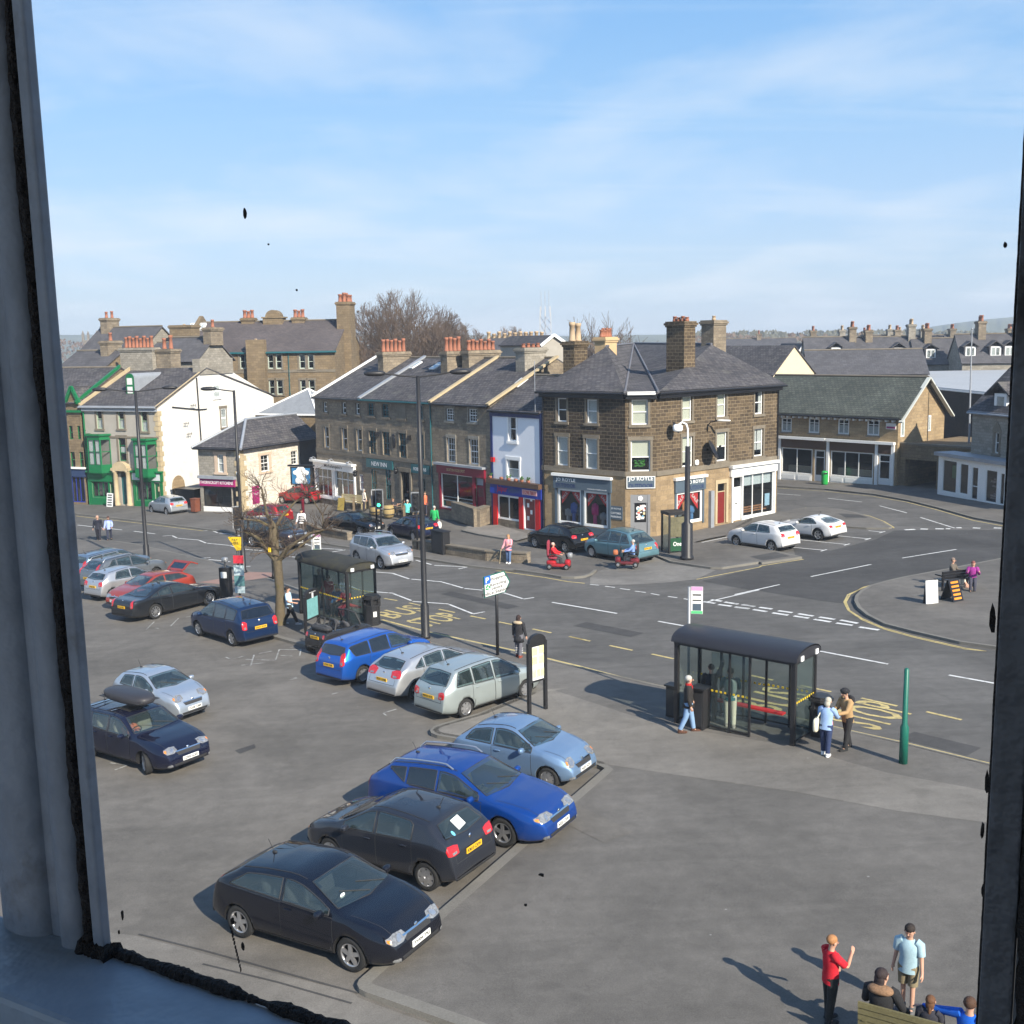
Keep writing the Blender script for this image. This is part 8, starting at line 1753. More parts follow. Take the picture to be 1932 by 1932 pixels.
def shelter(label,FLp,FRp,BRp,hf,roofm,panes,glassm_,n_front,front_open,name='bus_shelter'):
 A,B,C=PV(*FLp),PV(*FRp),PV(*BRp);X=B-A;X.z=0;L=X.length;X.normalize();Y=Vector((-X.y,X.x,0));Dp=abs((C-B).dot(Y));t=thing(name,(A+B)/2,label,'bus shelter','bus shelters');zz=lambda p:gz(p.x,p.y)+KH
 z1=(A.z+B.z)/2+hf;P=lambda u,v,z_:Vector((A.x,A.y,0))+X*u+Y*v+Zv*z_
 def post(u,v,w_=.09):p=P(u,v,0);b=MB();b.box((p.x,p.y,(zz(p)+z1)/2),(w_,w_,z1-zz(p)),(X,Y,Zv));return b.build('post',BLK,t)
 def pane(u0,v0,u1,v1,dots=True,zb=.12):
  a,c=P(u0,v0,0),P(u1,v1,0);g_=MB();d_=(c-a).normalized();nn=Vector((d_.y,-d_.x,0));mid=(a+c)/2;zb0=(zz(a)+zz(c))/2+zb
  g_.box((mid.x,mid.y,(zb0+z1-.1)/2),((c-a).length-.08,.012,z1-.1-zb0),(d_,nn,Zv));o=g_.build('pane',glassm_,t)
  b=MB();b.bar(Vector((a.x,a.y,zb0-.03)),Vector((c.x,c.y,zb0-.03)),.05,.06);b.build('bottom_rail',BLK,t)
  if dots:
   b=MB();k=int((c-a).length/.13)
   for i in range(k):q_=a+(c-a)*(i+.5)/k;b.box((q_.x,q_.y,zb0+1.05),(.06,.022,.055),(d_,nn,Zv))
   b.build('warning_dots',YEL,o)
 for u in(0,L):post(u,0,.12);post(u,Dp)
 k=n_front
 for i in range(1,k):post(L*i/k,Dp,.06)
 for i in range(k):pane(L*i/k,Dp,L*(i+1)/k,Dp)
 pane(0,0,0,Dp,dots=False);pane(L,0,L,Dp)
 if front_open:pane(front_open[0]*L,0,front_open[1]*L,0);post(front_open[1]*L,0,.06);post((front_open[0]+front_open[1])/2*L,0,.06)
 b=MB()
 for v in(-.03,Dp+.03):b.bar(P(-.05,v,z1),P(L+.05,v,z1),.12,.10)
 for u in(0,L):b.bar(P(u,.03,z1),P(u,Dp-.03,z1),.10,.10)
 b.build('roof_beam',BLK,t)
 b=MB();nr=12;V=[]
 for u in(-.12,L+.12):
  for k_ in range(nr+1):a=math.pi*k_/nr;V.append(P(u,Dp/2-(Dp/2+.14)*math.cos(a),z1+.05+.31*math.sin(a)**.8))
 m_=nr+1;b.add(V,[(k_,k_+1,m_+k_+1,m_+k_)for k_ in range(nr)],0,True);b.add([v+Zv*-.02 for v in V],[(k_,m_+k_,m_+k_+1,k_+1)for k_ in range(nr)],0,True);b.build('roof',roofm,t)
 for u in(-.10,L+.10):
  b=MB();b.prism([P(u,Dp/2-(Dp/2+.13)*math.cos(math.pi*k_/nr),z1+.04+.28*math.sin(math.pi*k_/nr)**.8)for k_ in range(nr+1)],X*.02);b.build('gable_panel',panes,t)
 b=MB()
 for i in range(5):u=L*i/4;b.tube([P(u,Dp/2-(Dp/2+.10)*math.cos(math.pi*k_/8),z1+.03+.29*math.sin(math.pi*k_/8)**.8)for k_ in range(9)],.022,6)
 b.build('roof_rib',BLK,t)
 b=MB();b.box(P(L*.5,Dp-.35,(A.z+B.z)/2+.55),(L*.6,.22,.05),(X,Y,Zv));b.build('bench_rail',M['salered'],t)
 for v in(.2,Dp-.2):b=MB();b.box(P(L+.14,v,z1+.10),(.03,.16,.14),(X,Y,Zv));b.build('roof_badge',M['lettw'],t)
 return t,P,L,Dp,z1
M['sglass']=glassm('shelter_glass',tint=(.10,.12,.12),trans=.84,tcol=(.86,.92,.91),ior=1.25);M['smoke']=pm('smoked_roof_sheet',(.022,.022,.027),rough=.42,var=.25,spec=.35)
moss=pm('mossy_roof',(.030,.029,.024),rough=.8,var=.35,scale=3,dirt=((.06,.055,.025),2.0,.5,.7))
shR=shelter('black framed bus shelter with smoked curved roof beside the near kerb',(16,165,800),(16,1198,1005),(16,1395,885),2.42,M['smoke'],M['smoke'],M['sglass'],5,(.30,.64))
shL=shelter('black bus shelter with mossy brown curved roof beside the bare tree',(13,325,1185),(13,1112,1400),(13,1515,1280),2.38,moss,moss,M['sglass'],4,(0,1))
def litter_bin(label,p,az,s=1.0):
 D=azv(az);n=Vector((D.y,-D.x,0));t=thing('litter_bin',p,label,'litter bin','black litter bins');b=MB();c=Vector(p);o8=[(math.cos(math.pi/8+k*math.pi/4)*1.08,math.sin(math.pi/8+k*math.pi/4)*1.08)for k in range(8)]
 def oc(z0,z1,r0):b.prism([c+D*x*r0*s+n*y*r0*s+Zv*z0*s for x,y in o8],Zv*(z1-z0)*s)
 oc(0,.12,.30);oc(.12,.72,.28);oc(.72,.80,.31);oc(1.02,1.10,.33);oc(1.10,1.16,.26)
 for x,y in o8[::2]:b.box(c+D*x*.25*s+n*y*.25*s+Zv*.91*s,(.10*s,.10*s,.24*s),(D,n,Zv))
 b.build('body',BLK,t);q_=MB();q_.prism([c+D*x*.2*s+n*y*.2*s+Zv*.8*s for x,y in o8],Zv*.2*s);b2=q_.build('liner',M['rimdark'],t);w_=MB();w_.box(c+n*.285*s+Zv*.45*s-D*.0,(.14*s,.02,.2*s),(D,n,Zv));w_.build('label_plate',WHT,t);return t
litter_bin('black octagonal litter bin at the end of the mossy bus shelter',PV(13,1510,1370),60,1.12)
litter_bin('black litter bin at the right end of the smoked roof bus shelter',PV(16,1440,905),40)
def cabinet(label,p,az,sz,mt=None,cat='cabinet',name='street_cabinet'):
 D=azv(az);n=Vector((D.y,-D.x,0));t=thing(name,p,label,cat);b=MB();c=Vector(p)
 b.box(c+Zv*(sz[2]/2),sz,(D,n,Zv));b.build('body',mt or BLK,t,bevel=.02);b=MB();b.box(c+Zv*(sz[2]+.025),(sz[0]+.08,sz[1]+.08,.05),(D,n,Zv));b.build('lid',mt or BLK,t);b=MB();b.box(c+Zv*sz[2]*.5+n*(sz[1]/2+.008),(sz[0]*.84,.015,sz[2]*.84),(D,n,Zv));b.build('door',mt or M['trim'],t);return t
cabinet('tall black square bin inside the smoked roof bus shelter',PV(16,375,845),130,(.42,.42,1.2),cat='litter bin',name='square_bin')
cabinet('black low bin behind the left end of the smoked roof bus shelter',PV(16,130,740),130,(.32,.3,.95),cat='litter bin',name='square_bin')
cabinet('black roadside cabinet by the low wall before the food shop',PV(14,1735,1210),140,(1.15,.5,1.3))
cabinet('brown wheelie bin between the white gabled house and the stone shop',PV(5,942,178),115,(.5,.55,1.0),pm('brown_bin',(.16,.05,.025),var=.2),'bin','wheelie_bin')
cabinet('black commercial bin in the gap beside the tall white gable',PV(1,880,1480),115,(2.0,1.0,1.25),M['pblack'],'bin','wheelie_bin')
cabinet('blue green skip bin behind the silver hatchback by the white gable',PV(1,765,1455),115,(2.2,1.0,1.3),pm('teal_bin',(.02,.2,.2),var=.2),'bin','wheelie_bin')
p=PV(4,600,1208);t=thing('green_litter_bin',p,'bright green litter bin outside the green slate shop','litter bin');b=MB();b.lathe([(.22,0),(.26,.1),(.27,.8),(.26,1.0),(.18,1.08)],p,14);b.build('body',pm('bright_green_plastic',(.02,.32,.06),rough=.4,var=.1),t);b=MB();b.box(p+Vector((0,-.26,.9)),(.26,.05,.12));b.build('opening',M['rimdark'],t)
c=G(7,1275,345,h=KH);D=azv(72);n=Vector((D.y,-D.x,0));zt=ht(7,1280,55,c);t=thing('phone_kiosk',c,'dark framed phone kiosk with landscape advert beside the stout lamp post','kiosk')
for sx in(-1,1):
 for sy in(-1,1):b=MB();b.box((c.x+D.x*.46*sx+n.x*.46*sy,c.y+D.y*.46*sx+n.y*.46*sy,(c.z+zt)/2),(.09,.09,zt-c.z),(D,n,Zv));b.build('post',BLK,t)
b=MB();b.box((c.x,c.y,zt+.06),(1.05,1.05,.16),(D,n,Zv));b.build('roof',BLK,t);H_=zt-c.z
b=MB();b.box(c+n*.47+Zv*H_*.68,(.82,.03,H_*.52),(D,n,Zv));o=b.build('poster',pm('advert_landscape',(.13,.12,.07),var=.7,scale=1.5),t);b=MB();b.box(c+n*.47+Zv*H_*.22,(.82,.03,H_*.34),(D,n,Zv));o2=b.build('poster',pm('advert_green',(.012,.07,.03),var=.3),t);text_obj('lettering','One',M['lettw'],o2,c+n*.49+Zv*H_*.24,D,Zv,.24,.5)
for s in(-1,1):b=MB();b.box(c+D*s*.47+Zv*H_*.5,(.02,.82,H_*.9),(D,n,Zv));b.build('pane',M['sglass'],t)
def busflag(label,b0,top,bot,wpx,gl):
 zt=ht(*top,b0);zb=ht(*bot,b0);t=thing('bus_stop_flag',b0,label,'bus stop sign','bus stop flags');b=MB();b.lathe([(.045,0),(.045,zt-b0.z)],b0,8);b.build('pole',GAL,t)
 c=Vector((b0.x,b0.y,0))+RT*.24;D=azv(100);n=Vector((D.y,-D.x,0));b=MB();b.box((c.x,c.y,(zt+zb)/2),(.36,.03,zt-zb),(D,n,Zv));o=b.build('flag',WHT,t)
 for k,(f,h_,mt)in enumerate(((.06,.10,pm('flag_green',(.1,.5,.2),var=0)),(.93,.14,pm('flag_pink',(.6,.3,.5),var=0)),(.25,.25,M['pgrey']),(.5,.04,M['lettd']),(.7,.05,M['lettd']))):b=MB();b.box(Vector((c.x,c.y,zb+(zt-zb)*f))+n*.018,(.34 if k<2 else .26,.006,(zt-zb)*h_),(D,n,Zv));b.build('flag_print',mt,o)
busflag('white bus stop flag behind the smoked roof bus shelter',PV(16,270,640),(7,1395,615),(7,1395,822),60,1);busflag('white bus stop flag behind the mossy bus shelter',PV(13,545,1010),(12,1750,1145),(12,1750,1440),60,1)
b0=PV(5,1282,870);zt=ht(5,1245,355,b0);t=thing('parking_sign_pole',b0,'black pole of yellow, red and teal parking signs beside the bare tree','sign post');b=MB();b.lathe([(.05,0),(.05,zt-b0.z)],b0,8);b.build('pole',BLK,t);D=azv(98);n=Vector((D.y,-D.x,0));C0=Vector((b0.x,b0.y,0))+n*.07
z_=lambda y:ht(5,1260,y,b0)
b=MB();b.prism([C0+D*-.42+Zv*z_(370),C0+D*.25+Zv*z_(370),C0+D*.22+Zv*z_(470),C0+D*.0+Zv*z_(474)],n*.02);o=b.build('sign_face',YEL,t);text_obj('lettering','PAY',M['lettd'],o,C0+n*.022+Zv*z_(393)-D*.06,D,Zv,.12,.3);text_obj('lettering','HERE',M['lettd'],o,C0+n*.022+Zv*z_(418)-D*.06,D,Zv,.12,.34)
for y0,y1,mt in((512,572,pm('sign_red',(.55,.03,.05),var=.1)),(588,665,pm('tariff_pale',(.45,.55,.57),var=.2,scale=6)),(668,745,pm('tariff_teal',(.10,.22,.23),var=.5,scale=5)),(750,800,pm('tariff_pale',(.5,.6,.6)))):b=MB();b.box(C0+Zv*(z_(y0)+z_(y1))/2+D*.05,(.5,.025,z_(y0)-z_(y1)),(D,n,Zv));b.build('sign_face',mt,t)
p=PV(5,1180,850);t=thing('pay_machine',p,'black parking ticket machine with small solar head beside the parking signs','ticket machine');b=MB();b.box(p+Zv*.8,(.5,.4,1.6),(azv(100),azv(10),Zv));b.build('body',BLK,t,bevel=.02);b=MB();b.lathe([(.05,0),(.05,.25),(.16,.27),(.16,.45),(.05,.48)],p+Zv*1.6,8);b.build('solar_head',GAL,t);b=MB();b.box(p+Zv*1.25+azv(190)*.21,(.3,.02,.3),(azv(100),azv(10),Zv));b.build('screen',WHT,t)
def signal(label,b0,top,bot,az,lit=False):
 zt=ht(*top,b0);zb=ht(*bot,b0);t=thing('traffic_light',b0,label,'traffic light','traffic lights');b=MB();b.lathe([(.06,0),(.06,zt-b0.z)],b0,8);b.build('pole',BLK,t);D=azv(az);n=Vector((D.y,-D.x,0));c=Vector((b0.x,b0.y,(zt+zb)/2))+n*.15;h_=zt-zb
 b=MB();b.box(c,(.36,.22,h_*.9),(D,n,Zv));b.build('head',BLK,t);b=MB();
 for s in(-1,1):b.box(c+D*s*.24-n*.02,(.07,.03,h_*1.02),(D,n,Zv));b.box(c+Zv*s*h_*.49-n*.02,(.55,.03,.07),(D,n,Zv))
 b.build('backing_board',GAL,t)
 for k,e in((1,0),(0,0),(-1,lit)):b=MB();b.lathe([(.11,0),(.10,.03),(.001,.03)],c+Zv*k*h_*.29+n*.11,12,(D,Zv,n),cap=False);b.build('lens',pm('signal_green',(.02,.5,.25),var=0,emit=((.05,1,.45),2.5))if e else M['rimdark'],t)
signal('traffic light showing green above the black saloon',PV(14,945,1000),(14,980,350),(14,980,610),110,True)
signal('traffic light facing away beside the green one above the black saloon',PV(14,885,985),(14,885,360),(14,885,590),250);signal('traffic light hidden behind the tall central lamp post',PV(14,1425,1160),(14,1425,390),(14,1425,650),100);signal('black traffic light behind the branches of the street tree',PV(12,350,1150),(12,340,640),(12,340,1050),60)
def wallseg(label,pts,h,wd,mt,name='low_wall'):
 Q=[PV(*p_)for p_ in pts];t=thing(name,Q[0],label,'wall');b=MB();c=MB()
 for a,d_ in zip(Q,Q[1:]):b.bar(a+Zv*h/2,d_+Zv*h/2,wd,h);c.bar(a+Zv*(h+.04),d_+Zv*(h+.04),wd+.1,.08)
 b.build('stonework',mt,t);c.build('coping',M['sashstone'],t);return t
wallseg('low stone wall along the footway before the food shop',[(6,840,402),(6,1060,440),(6,1330,482),(6,1600,498)],.5,.4,M['greystone']);wallseg('low stone wall by the footway left of the silver off-roader',[(12,1500,1040),(14,60,950),(14,520,1030)],.45,.35,M['greystone'])
wallseg('mossy stone block wall beside the maroon food shop door',[(6,1105,205),(6,1255,258),(6,1362,222)],1.15,.45,M['greystone'])
for i,(x,y,lb)in enumerate(((575,640,'leftmost timber post before the inn, by the pale bench'),(795,670,'timber post before the inn beside the brown barrels'),(1250,765,'timber post in front of the turquoise shirt'),(1590,690,'timber post behind the green jumper'))):p=PV(14,x,y);t=thing('timber_post',p,'weathered '+lb,'post','timber posts before the inn');b=MB();b.box(p+Zv*.5,(.16,.16,1.0));b.build('shaft',WOOD,t);b=MB();b.lathe([(.11,0),(.02,.08)],p+Zv*1.0,4);b.build('cap',WOOD,t)
def bench(label,p,az,L,mt,high=False,fm=None,group=None):
 D=azv(az);n=Vector((D.y,-D.x,0));t=thing('bench',p,label,'bench',group);p=Vector(p);fm=fm or mt
 for s in(-1,1):
  for o_ in(-.2,.22):b=MB();b.box(p+D*s*(L/2-.1)+n*o_+Zv*(.22 if o_>0 else .42),(.08,.08,.44 if o_>0 else .84),(D,n,Zv));b.build('leg',fm,t)
  b=MB();b.box(p+D*s*(L/2-.1)+Zv*.64,(.07,.55,.05),(D,n,Zv));b.build('armrest',fm,t)
 b=MB()
 for k in range(4):b.box(p+n*(-.15+k*.12)+Zv*.45,(L,.10,.035),(D,n,Zv))
 b.build('seat',mt,t);b=MB();tk=4 if high else 3
 for k in range(tk):b.box(p-n*(.24+k*.015)+Zv*(.56+k*.125),(L,.035,.11),(D,n,Zv))
 b.build('backrest',mt,t);return t
bench('dark bench on the paved island with people sitting on it',PV(8,1470,305),250,1.9,M['pblack'])
bench('pale wooden bench before the restaurant window',PV(14,550,600),125,2.6,pm('pale_wood',(.36,.30,.17),var=.3),True);bench('dark picnic bench before the inn door',PV(14,1290,720),140,2.2,WOOD)
def aboard(label,p,az,w_,h_,mt,lean=.22,lines=None):
 D=azv(az);n=Vector((D.y,-D.x,0));t=thing('sandwich_board',p,label,'sandwich board','pavement sandwich boards');p=Vector(p)
 for s in(1,-1):
  U=(Zv-n*s*lean).normalized();N_=D.cross(U);c=p+n*s*lean*h_+U*h_/2;b=MB();b.box(c,(w_,.03,h_),(D,N_,U));o=b.build('panel',mt if s>0 else M['trim'],t)
  if s>0 and lines:
   b=MB()
   for k in range(5):b.box(c+U*(h_*(.36-k*.18))+N_*.018,(w_*.7,.012,h_*.09),(D,N_,U))
   b.build('panel_print',lines,o)
aboard('white rounded sandwich board on the paved island',PV(8,1308,405),75,.58,.98,WHT,.10,pm('faint_print',(.5,.5,.45),var=.2));aboard('black sandwich board with orange and yellow bands on the island',PV(8,1450,385),62,.62,.95,M['pblack'],.35,pm('orange_print',(.7,.24,.02),var=.3));aboard('white sandwich board outside the green shop front',PV(15,605,620),112,.65,1.15,WHT,.15,M['lettd']);aboard('small yellow brown sandwich board by the restaurant window',PV(14,415,630),120,.6,.95,pm('tan_board',(.3,.22,.05),var=.2),.2)
for i,(x,y,lb)in enumerate(((860,690,'left of the pair, before the inn'),(1040,725,'right of the pair, before the inn'))):p=PV(14,x,y);t=thing('barrel_planter',p,'tan wooden barrel '+lb,'barrel','barrels before the inn');b=MB();b.lathe([(.34,0),(.42,.3),(.42,.5),(.34,.85)],p,12);b.build('staves',pm('barrel_oak',(.34,.25,.11),var=.3),t);b=MB();b.lathe([(.415,.2),(.43,.2),(.43,.26),(.415,.26)],p,12,cap=False);b.lathe([(.40,.6),(.415,.6),(.41,.66),(.395,.66)],p,12,cap=False);b.build('hoop',M['trim'],t)
b0=G(12,1535,760,h=KH);t=thing('pub_sign',b0,'hanging blue pub sign with a white crest on a maroon post','pub sign');zt=ht(1,1620,1235,b0);b=MB();b.lathe([(.12,0),(.10,zt-b0.z)],b0,10);b.build('post',M['pmaroon'],t);D=azv(105);n=Vector((D.y,-D.x,0));h_=zt-ht(1,1620,1355,b0);c=Vector((b0.x,b0.y,zt-h_/2));b=MB();b.box(c,(1.75,.12,h_),(D,n,Zv));b.box(c+Zv*(h_/2+.1),(2.1,.3,.12),(D,n,Zv));b.build('frame',M['pblack'],t);b=MB();b.box(c+n*.07,(1.5,.03,h_*.88),(D,n,Zv));o=b.build('sign_face',pm('pub_blue',(.03,.16,.33),var=.15),t)
b=MB();b.blob(c+n*.09+Zv*.18,(.42,.02,.55),(D,n,Zv),p=2.3);b.blob(c+n*.09+Zv*.25,(.66,.018,.2),(D,n,Zv));b.blob(c+n*.09-Zv*.35,(.5,.02,.22),(D,n,Zv));b.blob(c+n*.09+Zv*.62,(.25,.02,.2),(D,n,Zv));b.build('crest',M['lettw'],o);text_obj('lettering','NEW INN',M['lettw'],o,c+n*.09-Zv*h_*.37,D,Zv,.16,.8)
tp=PV(0,529,1178);zf_=ht(12,1080,1600,tp);rs=random.Random(11);t=thing('street_tree',tp,'small pollarded bare street tree with crooked mossy limbs by the mossy bus shelter','tree');tb=MB();wb_=MB();H_=zf_-tp.z
M['sbark']=pm('mossy_bark',(.105,.083,.052),rough=.95,var=.35,scale=5,bump=.4,dirt=((.12,.10,.025),3.0,.55,.7))
tb.tube([tp-Zv*.05,tp+Zv*.25,tp+Zv*H_*.5+RT*.05,tp+Zv*H_],[.30,.22,.185,.20],12)
Dr=Vector((1,0,0));Df=Vector((0,1,0));top_=tp+Zv*H_
def limb(px,r0,seed,depth):
 pts=[top_-Zv*.1]
 for(zf,x,y),dd in zip(px,depth):pts.append(AT(zf,x,y,tp.y+dd))
 rr=[r0*(1-.68*i/(len(pts)-1))for i in range(len(pts))];
 for i in range(1,len(rr)-1):rr[i]*=rs.uniform(.85,1.25)
 tb.tube(pts,rr,8)
 for i in range(1,len(pts)):
  for k in range(7 if i==len(pts)-1 else 3):
   d_=Vector((rs.uniform(-1,1),rs.uniform(-1,1),rs.uniform(-.2,1.1))).normalized();grow(rs,pts[i],d_,rs.uniform(.35,.85),.030,2,3,.75,wb_,wb_,.25,4,.5,.7,9,.007)
limb([(12,900,1450),(12,760,1230),(12,620,1150),(12,500,1100)],.12,1,(0,-.1,-.2,-.3));limb([(12,1000,1350),(12,1020,1000),(12,900,820),(12,850,600),(12,800,330)],.13,2,(0,.1,.3,.4,.5));limb([(12,950,1350),(12,950,1000),(12,750,900),(12,450,870)],.10,3,(.1,-.2,-.4,-.5))
limb([(12,1150,1550),(12,1250,1400),(12,1420,1280),(12,1650,1130),(12,1900,1060),(14,180,900)],.11,4,(-.1,-.2,-.3,-.3,-.4,-.4));limb([(12,1060,1300),(12,1050,1000),(12,1180,800),(12,1400,560),(12,1620,450)],.10,5,(.2,.4,.6,.8,1.0));limb([(12,1900,1060),(12,1880,800),(12,1750,600),(12,1640,380)],.05,6,(-.3,-.2,0,.2))
tb.build('trunk',M['sbark'],t);wb_.build('crown',pm('street_tree_twigs',(.095,.068,.048),var=.25),t)
b=MB();b.box(AT(12,938,1420,tp.y-.3),(.12,.02,.2));b.build('tree_tag',YEL,t)
for lb,(zf,x,y),tz in(('short black bollard right of the bare street tree',(5,1535,690),(5,1530,560)),):p=PV(zf,x,y);h_=ht(*tz,p)-p.z;t=thing('bollard',p,lb,'bollard');b=MB();b.lathe([(.09,0),(.08,.2),(.06,.25),(.06,h_-.1),(.08,h_-.08),(.07,h_)],p,10);b.build('shaft',BLK,t);b=MB();b.ico(p+Zv*(h_+.03),(.07,.07,.07));b.build('cap',BLK,t)
#  people
SKN=pm('skin',(.52,.30,.21),rough=.55,var=.08,scale=8)
def skin(name,V,E,Rd,mt,parent,sub=1,XY=None):
 me=bpy.data.meshes.new(name);me.from_pydata([tuple(v)for v in V],E,[]);o=bpy.data.objects.new('tmp',me);col.objects.link(o)
 o.modifiers.new('s','SKIN').use_smooth_shade=True
 for i,sv in enumerate(me.skin_vertices[0].data):sv.radius=(Rd[i],Rd[i])if not isinstance(Rd[i],tuple)else Rd[i];sv.use_root=i==0
 ss=o.modifiers.new('u','SUBSURF');ss.levels=ss.render_levels=sub
 m2=bpy.data.meshes.new_from_object(o.evaluated_get(bpy.context.evaluated_depsgraph_get()));bpy.data.objects.remove(o);m2.name=name
 m2.materials.clear();m2.materials.append(mt)
 for p in m2.polygons:p.use_smooth=True;p.material_index=0
 q=bpy.data.objects.new(name,m2);col.objects.link(q);q.parent=parent;return q
def cloth(c):return pm('cloth_%.3f_%.3f_%.3f'%c,c,rough=.9,var=.16,scale=6,fine=40)
def person(label,p,az,h=1.7,legs=((4,3),(-4,3)),arms=((3,8,12),(3,8,12)),lean=0,yaw=0,nod=0,top=(.1,.1,.1),sleeve=1.0,bot=(.03,.03,.035),short=False,skirt=0,coat=0,shoes=(.02,.02,.02),hair=(.05,.03,.02),hl=0,sit=None,group=None,extra=None):
 root=thing('person',p,label,'person',group,rz=R(90-az));S=h/1.77;root.scale=(S*1.1,S*1.1,S);L=lambda*a:Vector(a)
 dv=lambda a:Vector((math.sin(R(a)),0,-math.cos(R(a))));off=[dv(a)*.44+dv(a-k)*.42 for a,k in legs]
 hz=(sit/S+.07)if sit else .085+max(-o.z for o in off);u=Vector((math.sin(R(lean)),0,math.cos(R(lean))));P0=L(0,0,hz)
 J={'pel':P0,'wai':P0+u*.17,'che':P0+u*.36,'nb':P0+u*.49,'nk':P0+u*.56}
 hc=P0+u*.67+L(.025,0,0);hd=Vector((math.cos(R(yaw))*math.cos(R(nod)),math.sin(R(yaw))*math.cos(R(nod)),-math.sin(R(nod))));hs_=hd.cross(Zv).normalized()*-1;hu=hs_.cross(hd)*-1
 if hu.z<0:hu=-hu
 V=[P0,J['wai'],J['che'],J['nb'],J['nk'],hc-hu*.045+hd*.012,hc+hu*.03,hc+hu*.085-hd*.01];Rd=[.085,.08,.085,.055,.05,(.066,.078),(.078,.094),(.055,.065)];E=[(i,i+1)for i in range(7)]
 TV=[P0-u*.06,J['wai'],J['che'],J['nb']];TR=[(.155,.13),(.145,.118),(.16,.125),.075];TE=[(0,1),(1,2),(2,3)];BV=[P0+u*.04];BR=[.135];BE=[];hands=[]
 for i,sg in enumerate((1,-1)):
  a,k=legs[i];hj=P0+L(0,.085*sg,-.03);kn=hj+dv(a)*.42;an=kn+dv(a-k)*.42;n=len(V)
  V+=[hj,kn,an,an+L(.05,0,-.045),an+L(.16,.01*sg,-.055)];Rd+=[.06,.05,.038,.04,.03];E+=[(0,n),(n,n+1),(n+1,n+2),(n+2,n+3),(n+3,n+4)]
  n=len(BV);lo=hj+dv(a)*.36 if short else an+L(0,0,.03);BV+=[hj,kn*.5+hj*.5,lo if short else kn]+([]if short else[lo]);BR+=[.105,.095,.085 if short else .078]+([]if short else[.065]);BE+=[(0,n),(n,n+1),(n+1,n+2)]+([]if short else[(n+2,n+3)])
  s,b_,e=arms[i];ad=lambda s_,bb:Vector((math.sin(R(s_))*math.cos(R(bb)),sg*math.sin(R(bb)),-math.cos(R(s_))*math.cos(R(bb))))
  sh=P0+u*.45+L(0,.175*sg,0);el=sh+ad(s,b_)*.28;bi=b_ if abs(b_)>40 else b_-14*(e>30);wr=el+ad(s+e,bi)*.24;hd_=ad(s+e,bi);pl=wr+hd_*.07;n=len(V)
  V+=[sh,el,wr,pl];Rd+=[.05,.041,.029,(.036,.024)];E+=[(2,n),(n,n+1),(n+1,n+2),(n+2,n+3)]
  sd=hd_.cross(L(0,sg,0)).normalized()if abs(hd_.y)<.9 else L(1,0,0);bend=L(0,-sg,0)if abs(hd_.y)<.9 else Zv*-1
  for f,(o_,ln)in enumerate(((-.027,.062),(-.009,.075),(.009,.07),(.026,.055))):
   m_=len(V);kb=pl+hd_*.035+sd*o_;V+=[kb,kb+hd_*ln*.55+bend*ln*.15,kb+hd_*ln*.85+bend*ln*.45];Rd+=[.0105,.0095,.008];E+=[(n+3,m_),(m_,m_+1),(m_+1,m_+2)]
  m_=len(V);V+=[pl-hd_*.01+sd*.035+bend*.01,pl+hd_*.035+sd*.048+bend*.025];Rd+=[.012,.010];E+=[(n+3,m_),(m_,m_+1)]
  hands.append(pl+hd_*.06);n=len(TV);we=wr*min(1,sleeve*2-1)+el*(1-min(1,sleeve*2-1))if sleeve>.5 else None
  TV+=[sh,el if we is not None else sh*.25+el*.75];TR+=[.082,.062 if sleeve>.5 else .072];TE+=[(2,n),(n,n+1)]
  if we is not None:TV.append(we);TR.append(.05);TE.append((n+1,n+2))
 skin('body',V,E,Rd,SKN,root);b=MB();fx=Y3.cross(u);rn=[]
 for k_,rx,ry in((-.13,.135,.175),(.0,.13,.172),(.15,.115,.155),(.30,.125,.172),(.41,.115,.185),(.475,.085,.13),(.515,.06,.068)):rn+=[P0+u*k_+fx*rx*math.cos(a*.3927)*(1.06 if k_ in(.3,.15)else 1)+Y3*ry*math.sin(a*.3927)for a in range(16)]
 b.add(rn,[(i*16+a,i*16+(a+1)%16,i*16+16+(a+1)%16,i*16+16+a)for i in range(6)for a in range(16)],0,True)
 n=4;
 for i in(0,1):
  m_=2 if sleeve<=.5 else 3;a_=TV[4+i*m_];b.tube([a_+u*.03+(P0+u*.45-a_)*.35,a_,*([TV[5+i*m_]]if m_==2 else[a_*.5+TV[5+i*m_]*.5,TV[5+i*m_],TV[6+i*m_]])],[.075,.082,.072]if m_==2 else[.075,.080,.070,.060,.048],10)
 b.build('top',cloth(top),root,local=True)
 if not skirt:
  b=MB();b.blob(P0-u*.03,(.125,.165,.12),p=2.5,seg=16,rings=10);m_=3 if short else 4
  for i in(0,1):
   q_=BV[1+i*m_:1+(i+1)*m_];b.tube([q_[0]+Zv*.05,q_[0]]+q_[1:],[.09,.102]+([.092,.088]if short else[.090,.075,.060]),10)
  b.build('shorts' if short else 'trousers',cloth(bot),root,local=True)
 loc=lambda b,nm,mt,par=root:b.build(nm,mt,par,local=True)
 if skirt or coat:
  b=MB();ln=skirt or coat
  if sit:b.blob(P0+L(.22,0,.0),(.30,.20,.13),p=2.6);b.blob(P0+L(.47,0,-.2),(.09,.20,.26),p=2.6)
  else:b.lathe([(.125,.10),(.165,-.05),(.185,-ln*.6),(.205,-ln),(.19,-ln+.01)],P0,18,(Vector((.82,0,0)),Y3,Zv),cap=False)
  loc(b,'skirt' if skirt else 'coat_skirt',cloth(bot if skirt else top))
